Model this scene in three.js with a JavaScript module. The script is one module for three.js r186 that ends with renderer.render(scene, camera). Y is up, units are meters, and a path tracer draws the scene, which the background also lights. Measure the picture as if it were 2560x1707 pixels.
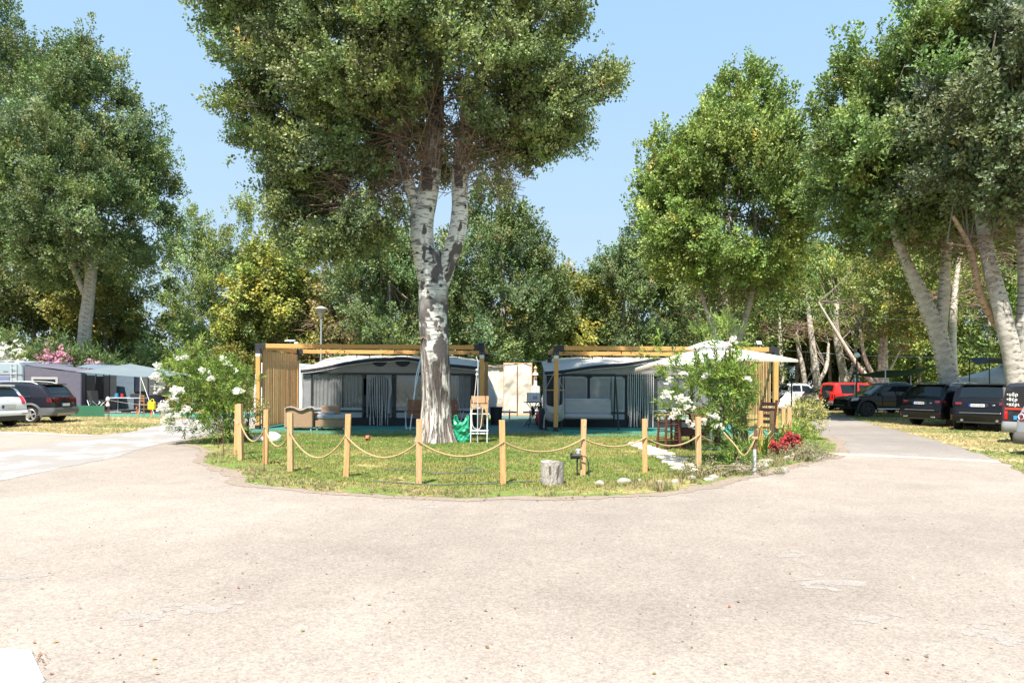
import * as THREE from 'three';
import { mergeGeometries, toCreasedNormals } from 'three/addons/utils/BufferGeometryUtils.js';
import { RoundedBoxGeometry } from 'three/addons/geometries/RoundedBoxGeometry.js';

// ------------------------------------------------------------------ camera, sky, sun, exposure
const EYE = 1.7, FOCAL = 1707, HORIZON = 957, ROLL = 0.007;
const scene = new THREE.Scene();
const camera = new THREE.PerspectiveCamera(53.13, 1024 / 682, 0.1, 900);
camera.position.set(0, EYE, 0);
camera.rotation.set(0, 0, ROLL);
camera.setViewOffset(2560, 1707, 0, 853.5 - HORIZON, 2560, 1707);   // rising front: uprights stay upright
const renderer = new THREE.WebGLRenderer({ antialias: true });
renderer.setSize(1024, 682);
renderer.toneMapping = THREE.LinearToneMapping;
renderer.toneMappingExposure = 2.15;
renderer.shadowMap.enabled = true;
{
  const w = 256, h = 256, data = new Float32Array(w * h * 4);
  for (let r = 0; r < h; r++) {
    const s = Math.sin(((r + 0.5) / h - 0.5) * Math.PI);
    const t = Math.pow(Math.max(0, s), 0.55);
    const c = [0.375 - 0.25 * t, 0.445 - 0.17 * t, 0.49 - 0.03 * t];
    if (s < 0) { c[0] = 0.34; c[1] = 0.33; c[2] = 0.30; }
    for (let k = 0; k < w; k++) data.set([c[0], c[1], c[2], 1], (r * w + k) * 4);
  }
  const sky = new THREE.DataTexture(data, w, h, THREE.RGBAFormat, THREE.FloatType);
  sky.mapping = THREE.EquirectangularReflectionMapping;
  sky.magFilter = sky.minFilter = THREE.LinearFilter;
  sky.needsUpdate = true;
  scene.background = sky;
  scene.environment = sky;
}
const sun = new THREE.DirectionalLight(new THREE.Color(1, 0.94, 0.85), 4.9);
sun.position.set(-12, 60, 13);
sun.target.position.set(0, 0, -20);
sun.castShadow = true;
sun.shadow.mapSize.set(4096, 4096);
sun.shadow.radius = 1.4;
Object.assign(sun.shadow.camera, { left: -60, right: 60, top: 60, bottom: -60, near: 1, far: 220 });
scene.add(sun, sun.target);

// ------------------------------------------------------------------ helpers
let seed = 7;
const rnd = () => { seed |= 0; seed = seed + 0x6D2B79F5 | 0; let t = Math.imul(seed ^ seed >>> 15, 1 | seed); t = t + Math.imul(t ^ t >>> 7, 61 | t) ^ t; return ((t ^ t >>> 14) >>> 0) / 4294967296; };
const rr = (a, b) => a + (b - a) * rnd();
const gauss = () => (rnd() + rnd() + rnd() + rnd() - 2) * 1.0;
const V = (x, y, z) => new THREE.Vector3(x, y, z);
// a place on the ground, and a place at a known distance, read off the photograph (its own pixels)
const spot = (px, py) => { const u = px - 1280, v = py - HORIZON, d = EYE * FOCAL / (v - ROLL * u); return [(u + ROLL * v) * d / FOCAL, -d]; };
const at = (px, py, d) => { const u = px - 1280, v = py - HORIZON; return V((u + ROLL * v) * d / FOCAL, EYE - (v - ROLL * u) * d / FOCAL, -d); };

const hash2 = (x, y, s) => { let h = Math.imul(x, 374761393) + Math.imul(y, 668265263) + Math.imul(s, 974634113) | 0; h = Math.imul(h ^ h >>> 13, 1274126177); return ((h ^ h >>> 16) >>> 0) / 4294967296; };
const vnoise = (x, y, per, s) => {
  const xi = Math.floor(x), yi = Math.floor(y), fx = x - xi, fy = y - yi, u = fx * fx * (3 - 2 * fx), v = fy * fy * (3 - 2 * fy);
  const m = (a) => per ? ((a % per) + per) % per : a;
  const a = hash2(m(xi), m(yi), s), b = hash2(m(xi + 1), m(yi), s), c = hash2(m(xi), m(yi + 1), s), d = hash2(m(xi + 1), m(yi + 1), s);
  return a + (b - a) * u + (c - a) * v + (a - b - c + d) * u * v;
};
const fbm = (x, y, per, s, oct = 4) => { let a = 0, w = 0.5, t = 0; for (let k = 0; k < oct; k++) { a += w * vnoise(x, y, per, s + k); t += w; x *= 2; y *= 2; if (per) per *= 2; w *= 0.5; } return a / t; };
const n3 = (x, y, z, s = 1) => (vnoise(x + z * 0.71, y - z * 0.37, 0, s) + vnoise(y + 17.3, z + x * 0.43, 0, s + 9) + vnoise(z - 5.1, x + y * 0.29, 0, s + 21)) / 3;
const smooth = (a, b, x) => { const t = Math.min(1, Math.max(0, (x - a) / (b - a))); return t * t * (3 - 2 * t); };

const toByte = (c) => { c = Math.min(1, Math.max(0, c)); return Math.round(255 * (c <= 0.0031308 ? 12.92 * c : 1.055 * Math.pow(c, 1 / 2.4) - 0.055)); };
// colour texture (linear values in, sRGB out) and, if asked, a height texture of the same size
function tex(w, h, f, height) {
  const d = new Uint8Array(w * h * 4), b = height ? new Uint8Array(w * h * 4) : null;
  for (let y = 0; y < h; y++) for (let x = 0; x < w; x++) {
    const c = f(x / w, y / h), k = (y * w + x) * 4;
    d[k] = toByte(c[0]); d[k + 1] = toByte(c[1]); d[k + 2] = toByte(c[2]); d[k + 3] = 255;
    if (b) { b[k] = b[k + 1] = b[k + 2] = Math.max(0, Math.min(255, c[3] * 255)); b[k + 3] = 255; }
  }
  const mk = (a, srgb) => { const t = new THREE.DataTexture(a, w, h); t.wrapS = t.wrapT = THREE.RepeatWrapping; t.magFilter = THREE.LinearFilter; t.minFilter = THREE.LinearMipmapLinearFilter; t.generateMipmaps = true; if (srgb) t.colorSpace = THREE.SRGBColorSpace; t.needsUpdate = true; return t; };
  return [mk(d, true), b ? mk(b, false) : null];
}
const lin = (r, g, b) => new THREE.Color().setRGB(r, g, b);
const mat = (c, rough = 0.8, o = {}) => new THREE.MeshStandardMaterial({ color: Array.isArray(c) ? lin(...c) : c, roughness: rough, side: THREE.DoubleSide, ...o });
const phys = (c, rough, o = {}) => new THREE.MeshPhysicalMaterial({ color: Array.isArray(c) ? lin(...c) : c, roughness: rough, side: THREE.DoubleSide, ...o });

const used = {};
const numbered = (n) => { used[n] = (used[n] ?? -1) + 1; return used[n] ? `${n}_${String(used[n]).padStart(3, '0')}` : n; };
const shadows = (o) => { o.castShadow = o.receiveShadow = true; return o; };
function tag(o, label, category, group, kind) { o.userData = { ...o.userData, ...(label && { label }), ...(category && { category }), ...(group && { group }), ...(kind && { kind }) }; return o; }
function thing(name, label, category, p = [0, 0, 0], turn = 0, group) {
  const g = new THREE.Group(); g.name = numbered(name); g.position.set(...(p.isVector3 ? p.toArray() : p)); g.rotation.y = turn; scene.add(g);
  return tag(g, label, category, group);
}
const norm = (list) => list.map((g) => { const n = g.index ? g.toNonIndexed() : g; for (const k of Object.keys(n.attributes)) if (!['position', 'normal', 'uv', 'color'].includes(k)) n.deleteAttribute(k); if (!n.attributes.uv) n.setAttribute('uv', new THREE.BufferAttribute(new Float32Array(n.attributes.position.count * 2), 2)); if (!n.attributes.normal) n.computeVertexNormals(); return n; });
const join = (list) => list.length === 1 ? list[0] : mergeGeometries(norm(list), false);
function part(name, geo, m, parent, label) { const o = shadows(new THREE.Mesh(Array.isArray(geo) ? join(geo) : geo, m)); o.name = name; if (label) o.userData.label = label; parent.add(o); return o; }
function solo(name, geo, m, label, category, group, kind) { const o = shadows(new THREE.Mesh(Array.isArray(geo) ? join(geo) : geo, m)); o.name = numbered(name); scene.add(o); return tag(o, label, category, group, kind); }
function copies(name, geo, m, mats, cols, parent, kind) {
  const o = shadows(new THREE.InstancedMesh(geo, m, mats.length)); o.name = parent === scene ? numbered(name) : name;
  mats.forEach((x, i) => { o.setMatrixAt(i, x); if (cols) o.setColorAt(i, cols[i]); });
  if (kind) o.userData.kind = kind;
  parent.add(o); return o;
}
const xf = (g, x = 0, y = 0, z = 0, rx = 0, ry = 0, rz = 0) => { if (rx || ry || rz) g.applyMatrix4(new THREE.Matrix4().makeRotationFromEuler(new THREE.Euler(rx, ry, rz, 'YXZ'))); g.translate(x, y, z); return g; };
const box = (w, h, d, x = 0, y = 0, z = 0, rx = 0, ry = 0, rz = 0) => xf(new THREE.BoxGeometry(w, h, d), x, y, z, rx, ry, rz);
const rbox = (w, h, d, r, x = 0, y = 0, z = 0, rx = 0, ry = 0, rz = 0, seg = 2) => xf(new RoundedBoxGeometry(w, h, d, seg, Math.min(r, w / 2.01, h / 2.01, d / 2.01)), x, y, z, rx, ry, rz);
const cyl = (r0, r1, h, x = 0, y = 0, z = 0, rx = 0, ry = 0, rz = 0, seg = 14) => xf(new THREE.CylinderGeometry(r1, r0, h, seg), x, y, z, rx, ry, rz);
const ball = (r, x = 0, y = 0, z = 0, sx = 1, sy = 1, sz = 1, seg = 14) => { const g = new THREE.SphereGeometry(r, seg, Math.max(6, seg * 0.7 | 0)); g.scale(sx, sy, sz); return g.translate(x, y, z); };
const lathe = (pts, seg = 18) => new THREE.LatheGeometry(pts.map(([a, b]) => new THREE.Vector2(a, b)), seg);
const curve = (pts) => new THREE.CatmullRomCurve3(pts.map((p) => p.isVector3 ? p : V(...p)));
const tube = (pts, r, seg = 16, rad = 6) => new THREE.TubeGeometry(curve(pts), seg, r, rad, false);
const quatTo = (d, from = V(0, 1, 0)) => new THREE.Quaternion().setFromUnitVectors(from, d.clone().normalize());
const rod = (a, b, r, seg = 8, r2 = r) => { a = a.isVector3 ? a : V(...a); b = b.isVector3 ? b : V(...b); const d = b.clone().sub(a), g = new THREE.CylinderGeometry(r2, r, d.length(), seg); g.applyQuaternion(quatTo(d)); const m = a.clone().add(b).multiplyScalar(0.5); return g.translate(m.x, m.y, m.z); };
// squared timber from a to b with chamfered edges; grain runs along u, in metres
function timber(a, b, w, h, ch = 0.008) {
  a = a.isVector3 ? a : V(...a); b = b.isVector3 ? b : V(...b);
  const L = a.distanceTo(b), s = new THREE.Shape(), x = w / 2, y = h / 2;
  s.moveTo(-x + ch, -y); s.lineTo(x - ch, -y); s.lineTo(x, -y + ch); s.lineTo(x, y - ch); s.lineTo(x - ch, y); s.lineTo(-x + ch, y); s.lineTo(-x, y - ch); s.lineTo(-x, -y + ch); s.closePath();
  const g = new THREE.ExtrudeGeometry(s, { depth: L, bevelEnabled: false }), p = g.attributes.position, n = g.attributes.normal, uv = g.attributes.uv, o1 = rnd() * 7, o2 = rnd() * 3;
  for (let i = 0; i < p.count; i++) uv.setXY(i, Math.abs(n.getZ(i)) > 0.5 ? p.getX(i) + o1 : p.getZ(i) + o1, (Math.abs(n.getX(i)) > 0.5 ? p.getY(i) : p.getX(i)) + o2);
  const d = b.clone().sub(a).normalize(), up = Math.abs(d.y) > 0.9 ? V(0, 0, 1) : V(0, 1, 0), rx = V().crossVectors(up, d).normalize(), ry = V().crossVectors(d, rx);
  g.applyMatrix4(new THREE.Matrix4().makeBasis(rx, ry, d).setPosition(a));
  return g;
}
const metric = (g, s = 1) => { const n = norm([g])[0], p = n.attributes.position, q = n.attributes.normal, uv = n.attributes.uv; for (let i = 0; i < p.count; i++) { const ax = Math.abs(q.getX(i)), ay = Math.abs(q.getY(i)), az = Math.abs(q.getZ(i)); if (ay >= ax && ay >= az) uv.setXY(i, p.getX(i) / s, p.getZ(i) / s); else if (ax >= az) uv.setXY(i, p.getZ(i) / s, p.getY(i) / s); else uv.setXY(i, p.getX(i) / s, p.getY(i) / s); } return n; };
// a sheet from a function of two parameters
function sheet(f, nu, nv, uvs = [1, 1]) {
  const pos = [], uv = [], idx = [];
  for (let j = 0; j <= nv; j++) for (let i = 0; i <= nu; i++) { const p = f(i / nu, j / nv); pos.push(p[0], p[1], p[2]); uv.push(i / nu * uvs[0], j / nv * uvs[1]); }
  for (let j = 0; j < nv; j++) for (let i = 0; i < nu; i++) { const a = j * (nu + 1) + i; idx.push(a, a + 1, a + nu + 2, a, a + nu + 2, a + nu + 1); }
  const g = new THREE.BufferGeometry(); g.setAttribute('position', new THREE.Float32BufferAttribute(pos, 3)); g.setAttribute('uv', new THREE.Float32BufferAttribute(uv, 2)); g.setIndex(idx); g.computeVertexNormals(); return g;
}
const poly2 = (pts) => new THREE.Shape(pts.map(([a, b]) => new THREE.Vector2(a, b)));
// flat polygon on the ground (x, z), uv in metres
function floorPoly(pts, y) { const g = new THREE.ShapeGeometry(poly2(pts.map(([x, z]) => [x, -z]))); g.rotateX(-Math.PI / 2); g.translate(0, y, 0); const p = g.attributes.position, uv = g.attributes.uv; for (let i = 0; i < p.count; i++) uv.setXY(i, p.getX(i), p.getZ(i)); return g; }
const inside = (pts, x, z) => { let c = false; for (let i = 0, j = pts.length - 1; i < pts.length; j = i++) { const [xi, zi] = pts[i], [xj, zj] = pts[j]; if ((zi > z) !== (zj > z) && x < (xj - xi) * (z - zi) / (zj - zi) + xi) c = !c; } return c; };
const roughen = (pts, step, amp, s) => { const c = new THREE.CatmullRomCurve3(pts.map(([x, z]) => V(x, 0, z)), true, 'centripetal'), n = Math.ceil(c.getLength() / step), out = []; for (let i = 0; i < n; i++) { const p = c.getPointAt(i / n), t = c.getTangentAt(i / n), o = (fbm(p.x * 1.7, p.z * 1.7, 0, s) - 0.5) * 2 * amp + (fbm(p.x * 7, p.z * 7, 0, s + 3) - 0.5) * amp; out.push([p.x - t.z * o, p.z + t.x * o]); } return out; };
const O = new THREE.Matrix4();
const place = (p, q, s) => new THREE.Matrix4().compose(p, q, s.isVector3 ? s : V(s, s, s));
// ------------------------------------------------------------------ ground, roads, lawn
const [roadMap, roadBump] = tex(1024, 1024, (u, v) => {
  const f = fbm(u * 200, v * 200, 200, 3, 2), g = fbm(u * 90, v * 90, 90, 31, 2), m = fbm(u * 9, v * 9, 9, 8, 4), st = hash2(u * 340 | 0, v * 340 | 0, 5);
  let k = 0.70 + 0.36 * (f - 0.5) + 0.2 * (g - 0.5) + 0.12 * (m - 0.5);
  if (st > 0.982) k *= 0.6; else if (st < 0.02) k *= 1.25;
  return [k, k * 0.97, k * 0.94, 0.45 * f + 0.55 * g];
}, true);
const roadMat = mat([1, 1, 1], 0.92, { map: roadMap, bumpMap: roadBump, bumpScale: 0.007, vertexColors: true });
const lawnEdge = roughen([[-7.4, -16.6], [-6.4, -14.4], [-5.0, -12.6], [-4.4, -11.4], [-2.6, -10.55], [-1.4, -10.1], [0.2, -10.15], [1.5, -10.4], [2.7, -11.0], [4.2, -12.6], [6.3, -14.9], [7.95, -16.9], [8.9, -18.8], [10.2, -22.5], [11.3, -25.5], [14, -32], [17, -40], [0, -42], [-9.0, -40], [-9.1, -30], [-9.2, -23], [-8.9, -18.8]], 0.14, 0.24, 3);
const concreteStrip = roughen([[-12.3, 6], [-8.4, 6], [-8.5, -8], [-8.7, -14], [-9.9, -22], [-10.3, -30], [-11, -46], [-15, -46], [-13.9, -30], [-12.3, -21], [-12.0, -14]], 0.4, 0.18, 8);
const vergeLeft = roughen([[-12.8, -21.2], [-16.5, -22], [-26, -21], [-50, -21], [-52, -44], [-17, -46], [-14.6, -30]], 0.3, 0.25, 12);
const vergeRight = roughen([[10.0, -13.2], [11.1, -15.4], [13.4, -21.9], [15.6, -29.1], [17.7, -35.8], [22, -49], [60, -54], [60, -8], [10.4, -6], [9.6, -10]], 0.3, 0.22, 15);
{
  // the ground sheet, out to the horizon
  const g = new THREE.PlaneGeometry(900, 900, 90, 90); g.rotateX(-Math.PI / 2); g.translate(0, 0, -200);
  const uv = g.attributes.uv, p = g.attributes.position; for (let i = 0; i < p.count; i++) uv.setXY(i, p.getX(i) / 3, p.getZ(i) / 3);
  const [dm, db] = tex(512, 512, (u, v) => { const a = fbm(u * 6, v * 6, 6, 40, 5), b = fbm(u * 120, v * 120, 120, 44, 2), k = 0.75 + 0.5 * (b - 0.5); const s = smooth(0.42, 0.6, a); return [(0.30 - 0.14 * s) * k, (0.235 - 0.075 * s) * k, (0.12 - 0.07 * s) * k, b]; }, true);
  tag(solo('ground', g, mat([1, 1, 1], 0.95, { map: dm, bumpMap: db, bumpScale: 0.02 }), 'dry earth and thin grass under the trees', null, null, 'structure'));
  // the road: a fine grid so that patches of dust and worn asphalt vary it
  const w = 46, d = 74, nx = 230, nz = 370, r = new THREE.PlaneGeometry(w, d, nx, nz); r.rotateX(-Math.PI / 2); r.translate(2, 0.004, 12 - d / 2);
  const q = r.attributes.position, ru = r.attributes.uv, col = new Float32Array(q.count * 3);
  for (let i = 0; i < q.count; i++) {
    const x = q.getX(i), z = q.getZ(i);
    ru.setXY(i, x / 2.6, z / 2.6);
    const a = fbm(x * 0.22 + 3, z * 0.3, 0, 50, 5), b = fbm(x * 0.9, z * 1.3, 0, 60, 4), pale = smooth(0.5, 0.72, a) * 0.55 + smooth(0.6, 0.78, b) * 0.5, dark = smooth(0.52, 0.3, a) * 0.4 + smooth(0.40, 0.26, b) * 0.28;
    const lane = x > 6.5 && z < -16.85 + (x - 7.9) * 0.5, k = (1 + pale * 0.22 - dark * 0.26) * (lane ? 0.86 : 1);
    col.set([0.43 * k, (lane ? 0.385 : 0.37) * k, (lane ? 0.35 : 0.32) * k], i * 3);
  }
  r.setAttribute('color', new THREE.BufferAttribute(col, 3));
  tag(solo('road', r, roadMat, 'sandy worn asphalt forecourt and lane', null, null, 'structure'));
  // the pale concrete lane on the left
  const [cm, cb] = tex(512, 512, (u, v) => { const a = fbm(u * 5, v * 5, 5, 70, 5), b = fbm(u * 100, v * 100, 100, 73, 2), k = 1 + 0.16 * (a - 0.5) + 0.16 * (b - 0.5); const s = smooth(0.46, 0.62, a); return [(0.29 + 0.06 * s) * k, (0.265 + 0.08 * s) * k, (0.24 + 0.11 * s) * k, b]; }, true);
  const cg = floorPoly(concreteStrip, 0.008); { const u2 = cg.attributes.uv; for (let i = 0; i < u2.count; i++) u2.setXY(i, u2.getX(i) / 3, u2.getY(i) / 3); }
  tag(solo('concrete_lane', cg, mat([1, 1, 1], 0.9, { map: cm, bumpMap: cb, bumpScale: 0.004 }), 'pale concrete lane running back on the left', null, null, 'structure'));
  // bare kerb line at the corner of the left verge
  tag(solo('verge_edging', floorPoly(roughen([[-12.9, -20.9], [-12.7, -20.6], [-16.5, -21.6], [-24, -20.8], [-24, -21.1], [-16.5, -21.95]], 0.25, 0.06, 77), 0.014), mat([0.62, 0.57, 0.5], 0.9), 'worn pale edging along the left verge', null, null, 'structure'));
  // strip of light mortar across the right-hand lane
  tag(solo('mortar_strip', floorPoly(roughen([[7.9, -16.95], [9.6, -16.3], [11.25, -15.35], [11.1, -15.05], [9.5, -15.95], [7.95, -16.6]], 0.2, 0.05, 79), 0.010), mat([0.66, 0.57, 0.42], 0.92), 'pale mortar strip across the right lane', null, null, 'structure'));
  // irregular pale patches laid over the asphalt colour
  const pm = mat([0.485, 0.435, 0.395], 0.92, { map: roadMap, bumpMap: roadBump, bumpScale: 0.012 });
  for (const [px, py, w2, d2] of [[332, 1541, 0.42, 0.2], [500, 1524, 0.5, 0.18], [38, 1444, 0.34, 0.22], [1980, 1389, 0.36, 0.22], [2095, 1458, 0.75, 0.3], [1080, 1269, 0.45, 0.26], [2180, 1548, 0.36, 0.16], [2490, 1590, 0.3, 0.26]]) {
    const [x, z] = spot(px, py), ring = []; for (let k = 0; k < 64; k++) { const a = k / 64 * Math.PI * 2, o = 0.05 + 1.0 * fbm(Math.cos(a) * 2.2 + px, Math.sin(a) * 2.2 + py, 0, 95, 4) + 0.18 * rnd(); ring.push([x + Math.cos(a) * w2 / 2 * o, z + Math.sin(a) * d2 / 2 * o]); }
    const bits = [floorPoly(ring, 0.0054)]; for (let b = 0; b < 16; b++) { const bx = x + gauss() * w2 * 0.55, bz = z + gauss() * d2 * 0.6, s = rr(0.02, 0.07), r2 = []; for (let k = 0; k < 10; k++) { const a = k / 10 * 6.283, o = rr(0.5, 1.3); r2.push([bx + Math.cos(a) * s * o, bz + Math.sin(a) * s * 0.8 * o]); } bits.push(floorPoly(r2, 0.0056 + b * 0.00005)); }
    tag(solo('pale_patch', bits, pm, 'irregular pale patch on the asphalt', null, null, 'structure'));
  }
  // corner of a white slab at the lower left of the picture
  const [sx, sz] = spot(95, 1707), [tx, tz] = spot(70, 1632);
  const sl = new THREE.ExtrudeGeometry(poly2([[sx, -sz - 2.5], [sx + 0.02, -sz], [tx, -tz], [tx - 0.6, -tz + 0.02], [tx - 3, -tz + 0.1], [tx - 3, -sz - 2.5]]), { depth: 0.008, bevelEnabled: true, bevelSize: 0.012, bevelThickness: 0.008, bevelSegments: 2 }); sl.rotateX(-Math.PI / 2); sl.translate(0, 0.004, 0);
  tag(solo('white_slab', sl, mat([0.86, 0.86, 0.85], 0.75), 'smooth white slab at the corner of the forecourt', null, null, 'structure'));

  // bare soil and dust round the lawn, wider than the grass in places
  { const ring = roughen([[-7.6, -16.6], [-6.6, -14.2], [-5.2, -12.4], [-4.6, -11.1], [-2.7, -10.25], [-1.4, -9.85], [0.2, -9.9], [1.6, -10.15], [2.9, -10.75], [4.4, -12.35], [6.5, -14.7], [8.15, -16.7], [9.15, -18.7], [10.5, -22.5], [9, -24], [-8.5, -24], [-9.2, -18.8]], 0.12, 0.2, 33), sg = floorPoly(ring, 0.0085), u2 = sg.attributes.uv; for (let i = 0; i < u2.count; i++) u2.setXY(i, u2.getX(i) / 3, u2.getY(i) / 3); tag(solo('soil_edge', sg, mat([0.39, 0.315, 0.25], 0.95, { map: roadMap, bumpMap: roadBump, bumpScale: 0.02 }), 'bare dusty soil at the lawn edge', null, null, 'structure')); }
  // lawn
  const [lm] = tex(1024, 1024, (u, v) => {
    const a = fbm(u * 7, v * 7, 7, 80, 5), b = fbm(u * 150, v * 150, 150, 84, 2), c = fbm(u * 22, v * 22, 22, 86, 3), k = 0.65 + 0.7 * b, s = smooth(0.44, 0.66, a * 0.65 + c * 0.35);
    return [(0.135 + 0.17 * s) * k, (0.19 + 0.07 * s) * k, (0.028 + 0.07 * s) * k];
  });
  const lg = floorPoly(lawnEdge, 0.012); { const u2 = lg.attributes.uv; for (let i = 0; i < u2.count; i++) u2.setXY(i, u2.getX(i) / 5, u2.getY(i) / 5); }
  tag(solo('lawn', lg, mat([1, 1, 1], 0.95, { map: lm }), 'lawn island', null, null, 'structure'));
  const [vm] = tex(1024, 1024, (u, v) => {
    const a = fbm(u * 5, v * 5, 5, 90, 5), b = fbm(u * 150, v * 150, 150, 94, 2), k = 0.65 + 0.7 * b, s = smooth(0.4, 0.62, a);
    return [(0.46 - 0.24 * s) * k, (0.355 - 0.13 * s) * k, (0.18 - 0.115 * s) * k];
  });
  for (const [e, n] of [[vergeLeft, 'left'], [vergeRight, 'right']]) {
    const g2 = floorPoly(e, 0.010), u2 = g2.attributes.uv; for (let i = 0; i < u2.count; i++) u2.setXY(i, u2.getX(i) / 6, u2.getY(i) / 6);
    tag(solo(`verge_${n}`, g2, mat([1, 1, 1], 0.95, { map: vm }), `straw coloured dry grass on the ${n}`, null, null, 'structure'));
  }

  // grass blades
  const tuft = (n, hgt, w2, s) => { seed = s; const pos = []; for (let k = 0; k < n; k++) { const a = rnd() * 6.283, r0 = rnd() * 0.035, lean = rr(0.2, 1.0), b = rnd() * 6.283, h = hgt * rr(0.5, 1.1), x = Math.cos(a) * r0, z = Math.sin(a) * r0, dx = Math.cos(b) * h * lean * 0.7, dz = Math.sin(b) * h * lean * 0.7, wx = -Math.sin(b) * w2, wz = Math.cos(b) * w2; pos.push(x - wx, 0, z - wz, x + wx, 0, z + wz, x + dx, h, z + dz); } const g3 = new THREE.BufferGeometry(); g3.setAttribute('position', new THREE.Float32BufferAttribute(pos, 3)); g3.computeVertexNormals(); return g3; };
  const blade = phys([1, 1, 1], 0.8, { transmission: 0.3, thickness: 0 });
  const scatter = (name, label, edge, bounds, n, tg, colour, size) => {
    const M = [], C = []; let tries = 0;
    while (M.length < n && tries++ < n * 12) {
      const t = rnd(), z = -(bounds[2] + (bounds[3] - bounds[2]) * Math.pow(t, 1.35)), x = rr(bounds[0], bounds[1]);
      if (Math.abs(x) > -z * 0.82 + 1 || !inside(edge, x, z)) continue;
      const c = colour(x, z); if (!c) continue;
      M.push(place(V(x, 0.012, z), new THREE.Quaternion().setFromAxisAngle(V(0, 1, 0), rnd() * 6.283), size(x, z) * rr(0.6, 1.25)));
      C.push(lin(...c));
    }
    tag(copies(name, tg, blade, M, C, scene, 'stuff'), label);
  };
  const edgeGap = (x, z) => { let n = 1e9; for (const e of lawnEdge) n = Math.min(n, (e[0] - x) ** 2 + (e[1] - z) ** 2); return Math.sqrt(n); };
  seed = 100;
  const tg = tuft(10, 0.05, 0.0045, 5);
  scatter('lawn_grass', 'short green and yellowing grass of the lawn', lawnEdge, [-9, 11, 9.8, 23.5], 52000, tg, (x, z) => {
    const a = fbm(x * 0.55, z * 0.8, 0, 120, 4) * 0.6 + fbm(x * 2.2, z * 2.2, 0, 125, 3) * 0.4; if (a > 0.66 && rnd() < 0.7) return null; const eg = edgeGap(x, z); if (eg < 0.5 && rnd() > 0.25 + 1.5 * eg) return null;
    const s = smooth(0.38, 0.62, a + rr(-0.12, 0.12)) , k = rr(0.75, 1.25);
    if (rnd() < 0.10 || (eg < 0.7 && rnd() < 0.45)) return [0.42 * k, 0.34 * k, 0.17 * k];
    return [(0.155 + 0.18 * s) * k, (0.245 + 0.06 * s) * k, (0.028 + 0.05 * s) * k];
  }, (x, z) => (x > 3 && z > -18 ? 1.25 : 1) * (0.65 + 0.7 * fbm(x, z, 0, 133, 3)) * (0.45 + 0.55 * smooth(0, 0.9, edgeGap(x, z) + (fbm(x * 4, z * 4, 0, 136, 2) - 0.5) * 0.8)));
  scatter('edge_weeds', 'straggling weeds and dry stalks along the kerbless edge', lawnEdge, [-7, 8.5, 9.8, 17.5], 1900, tuft(14, 0.10, 0.005, 9), (x, z) => {
    let near = 9; for (let k = 0; k < lawnEdge.length; k++) { const dx = lawnEdge[k][0] - x, dz = lawnEdge[k][1] - z; near = Math.min(near, dx * dx + dz * dz); }
    if (near > (x > 0.5 ? 0.75 : 0.16) || rnd() < 0.3 || fbm(x * 1.6, z * 1.6, 0, 150, 3) < 0.46) return null; const k = rr(0.7, 1.3); return rnd() < 0.5 ? [0.42 * k, 0.33 * k, 0.17 * k] : [0.19 * k, 0.21 * k, 0.06 * k];
  }, (x) => rr(0.5, 1.2) * (x > 2 ? 1.2 : 0.7));
  const straw = (x, z) => { const a = fbm(x * 0.35, z * 0.4, 0, 140, 4), s = smooth(0.42, 0.62, a + rr(-0.1, 0.1)), k = rr(0.7, 1.2); return [(0.50 - 0.28 * s) * k, (0.40 - 0.14 * s) * k, (0.20 - 0.13 * s) * k]; };
  scatter('dry_grass_left', 'dry yellow grass under the cars on the left', vergeLeft, [-26, -12, 20.5, 40], 12000, tg, straw, () => 1.1);
  scatter('dry_grass_right', 'dry yellow grass under the cars on the right', vergeRight, [9, 34, 10, 46], 20000, tg, straw, () => 1.1);

  // grit and dry leaves lying on the road
  const M = [], C = []; for (let k = 0; k < 650; k++) { const z = -3.4 - 16 * Math.pow(rnd(), 1.4), x = rr(-1, 1) * (-z * 0.8); if (inside(lawnEdge, x, z)) continue; M.push(place(V(x, 0.006, z), new THREE.Quaternion().setFromEuler(new THREE.Euler(rnd() * 3, rnd() * 6, rnd() * 3)), rr(0.003, 0.009))); const g4 = rnd(); C.push(g4 < 0.5 ? lin(0.12, 0.1, 0.085) : g4 < 0.8 ? lin(0.3, 0.2, 0.11) : lin(0.55, 0.52, 0.5)); }
  tag(copies('grit', new THREE.DodecahedronGeometry(1, 0), mat([1, 1, 1], 0.9), M, C, scene, 'stuff'), 'scattered grit and crumbs on the road');
  const L = [], D = [], lf = new THREE.BufferGeometry(); lf.setAttribute('position', new THREE.Float32BufferAttribute([0, 0, -0.5, -0.3, 0.12, 0, 0, 0.05, 0.5, 0, 0, -0.5, 0, 0.05, 0.5, 0.3, 0.15, 0], 3)); lf.computeVertexNormals();
  for (let k = 0; k < 700; k++) { const e = lawnEdge[Math.floor(rnd() * lawnEdge.length)]; if (e[1] < -24) continue; const x = e[0] + gauss() * 0.35, z = e[1] + gauss() * 0.3 + 0.12; L.push(place(V(x, 0.016, z), new THREE.Quaternion().setFromEuler(new THREE.Euler(rr(-0.3, 0.3), rnd() * 6, rr(-0.3, 0.3))), rr(0.03, 0.07))); D.push(lin(rr(0.25, 0.5), rr(0.16, 0.3), rr(0.08, 0.14))); }
  for (let k = 0; k < 70; k++) { const [x, z] = spot(rr(70, 130) + 25 * gauss(), rr(1635, 1707)); L.push(place(V(x, 0.012, z), new THREE.Quaternion().setFromEuler(new THREE.Euler(rr(-0.4, 0.4), rnd() * 6, rr(-0.4, 0.4))), rr(0.008, 0.028))); D.push(lin(rr(0.12, 0.3), rr(0.07, 0.18), rr(0.04, 0.09))); }
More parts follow.
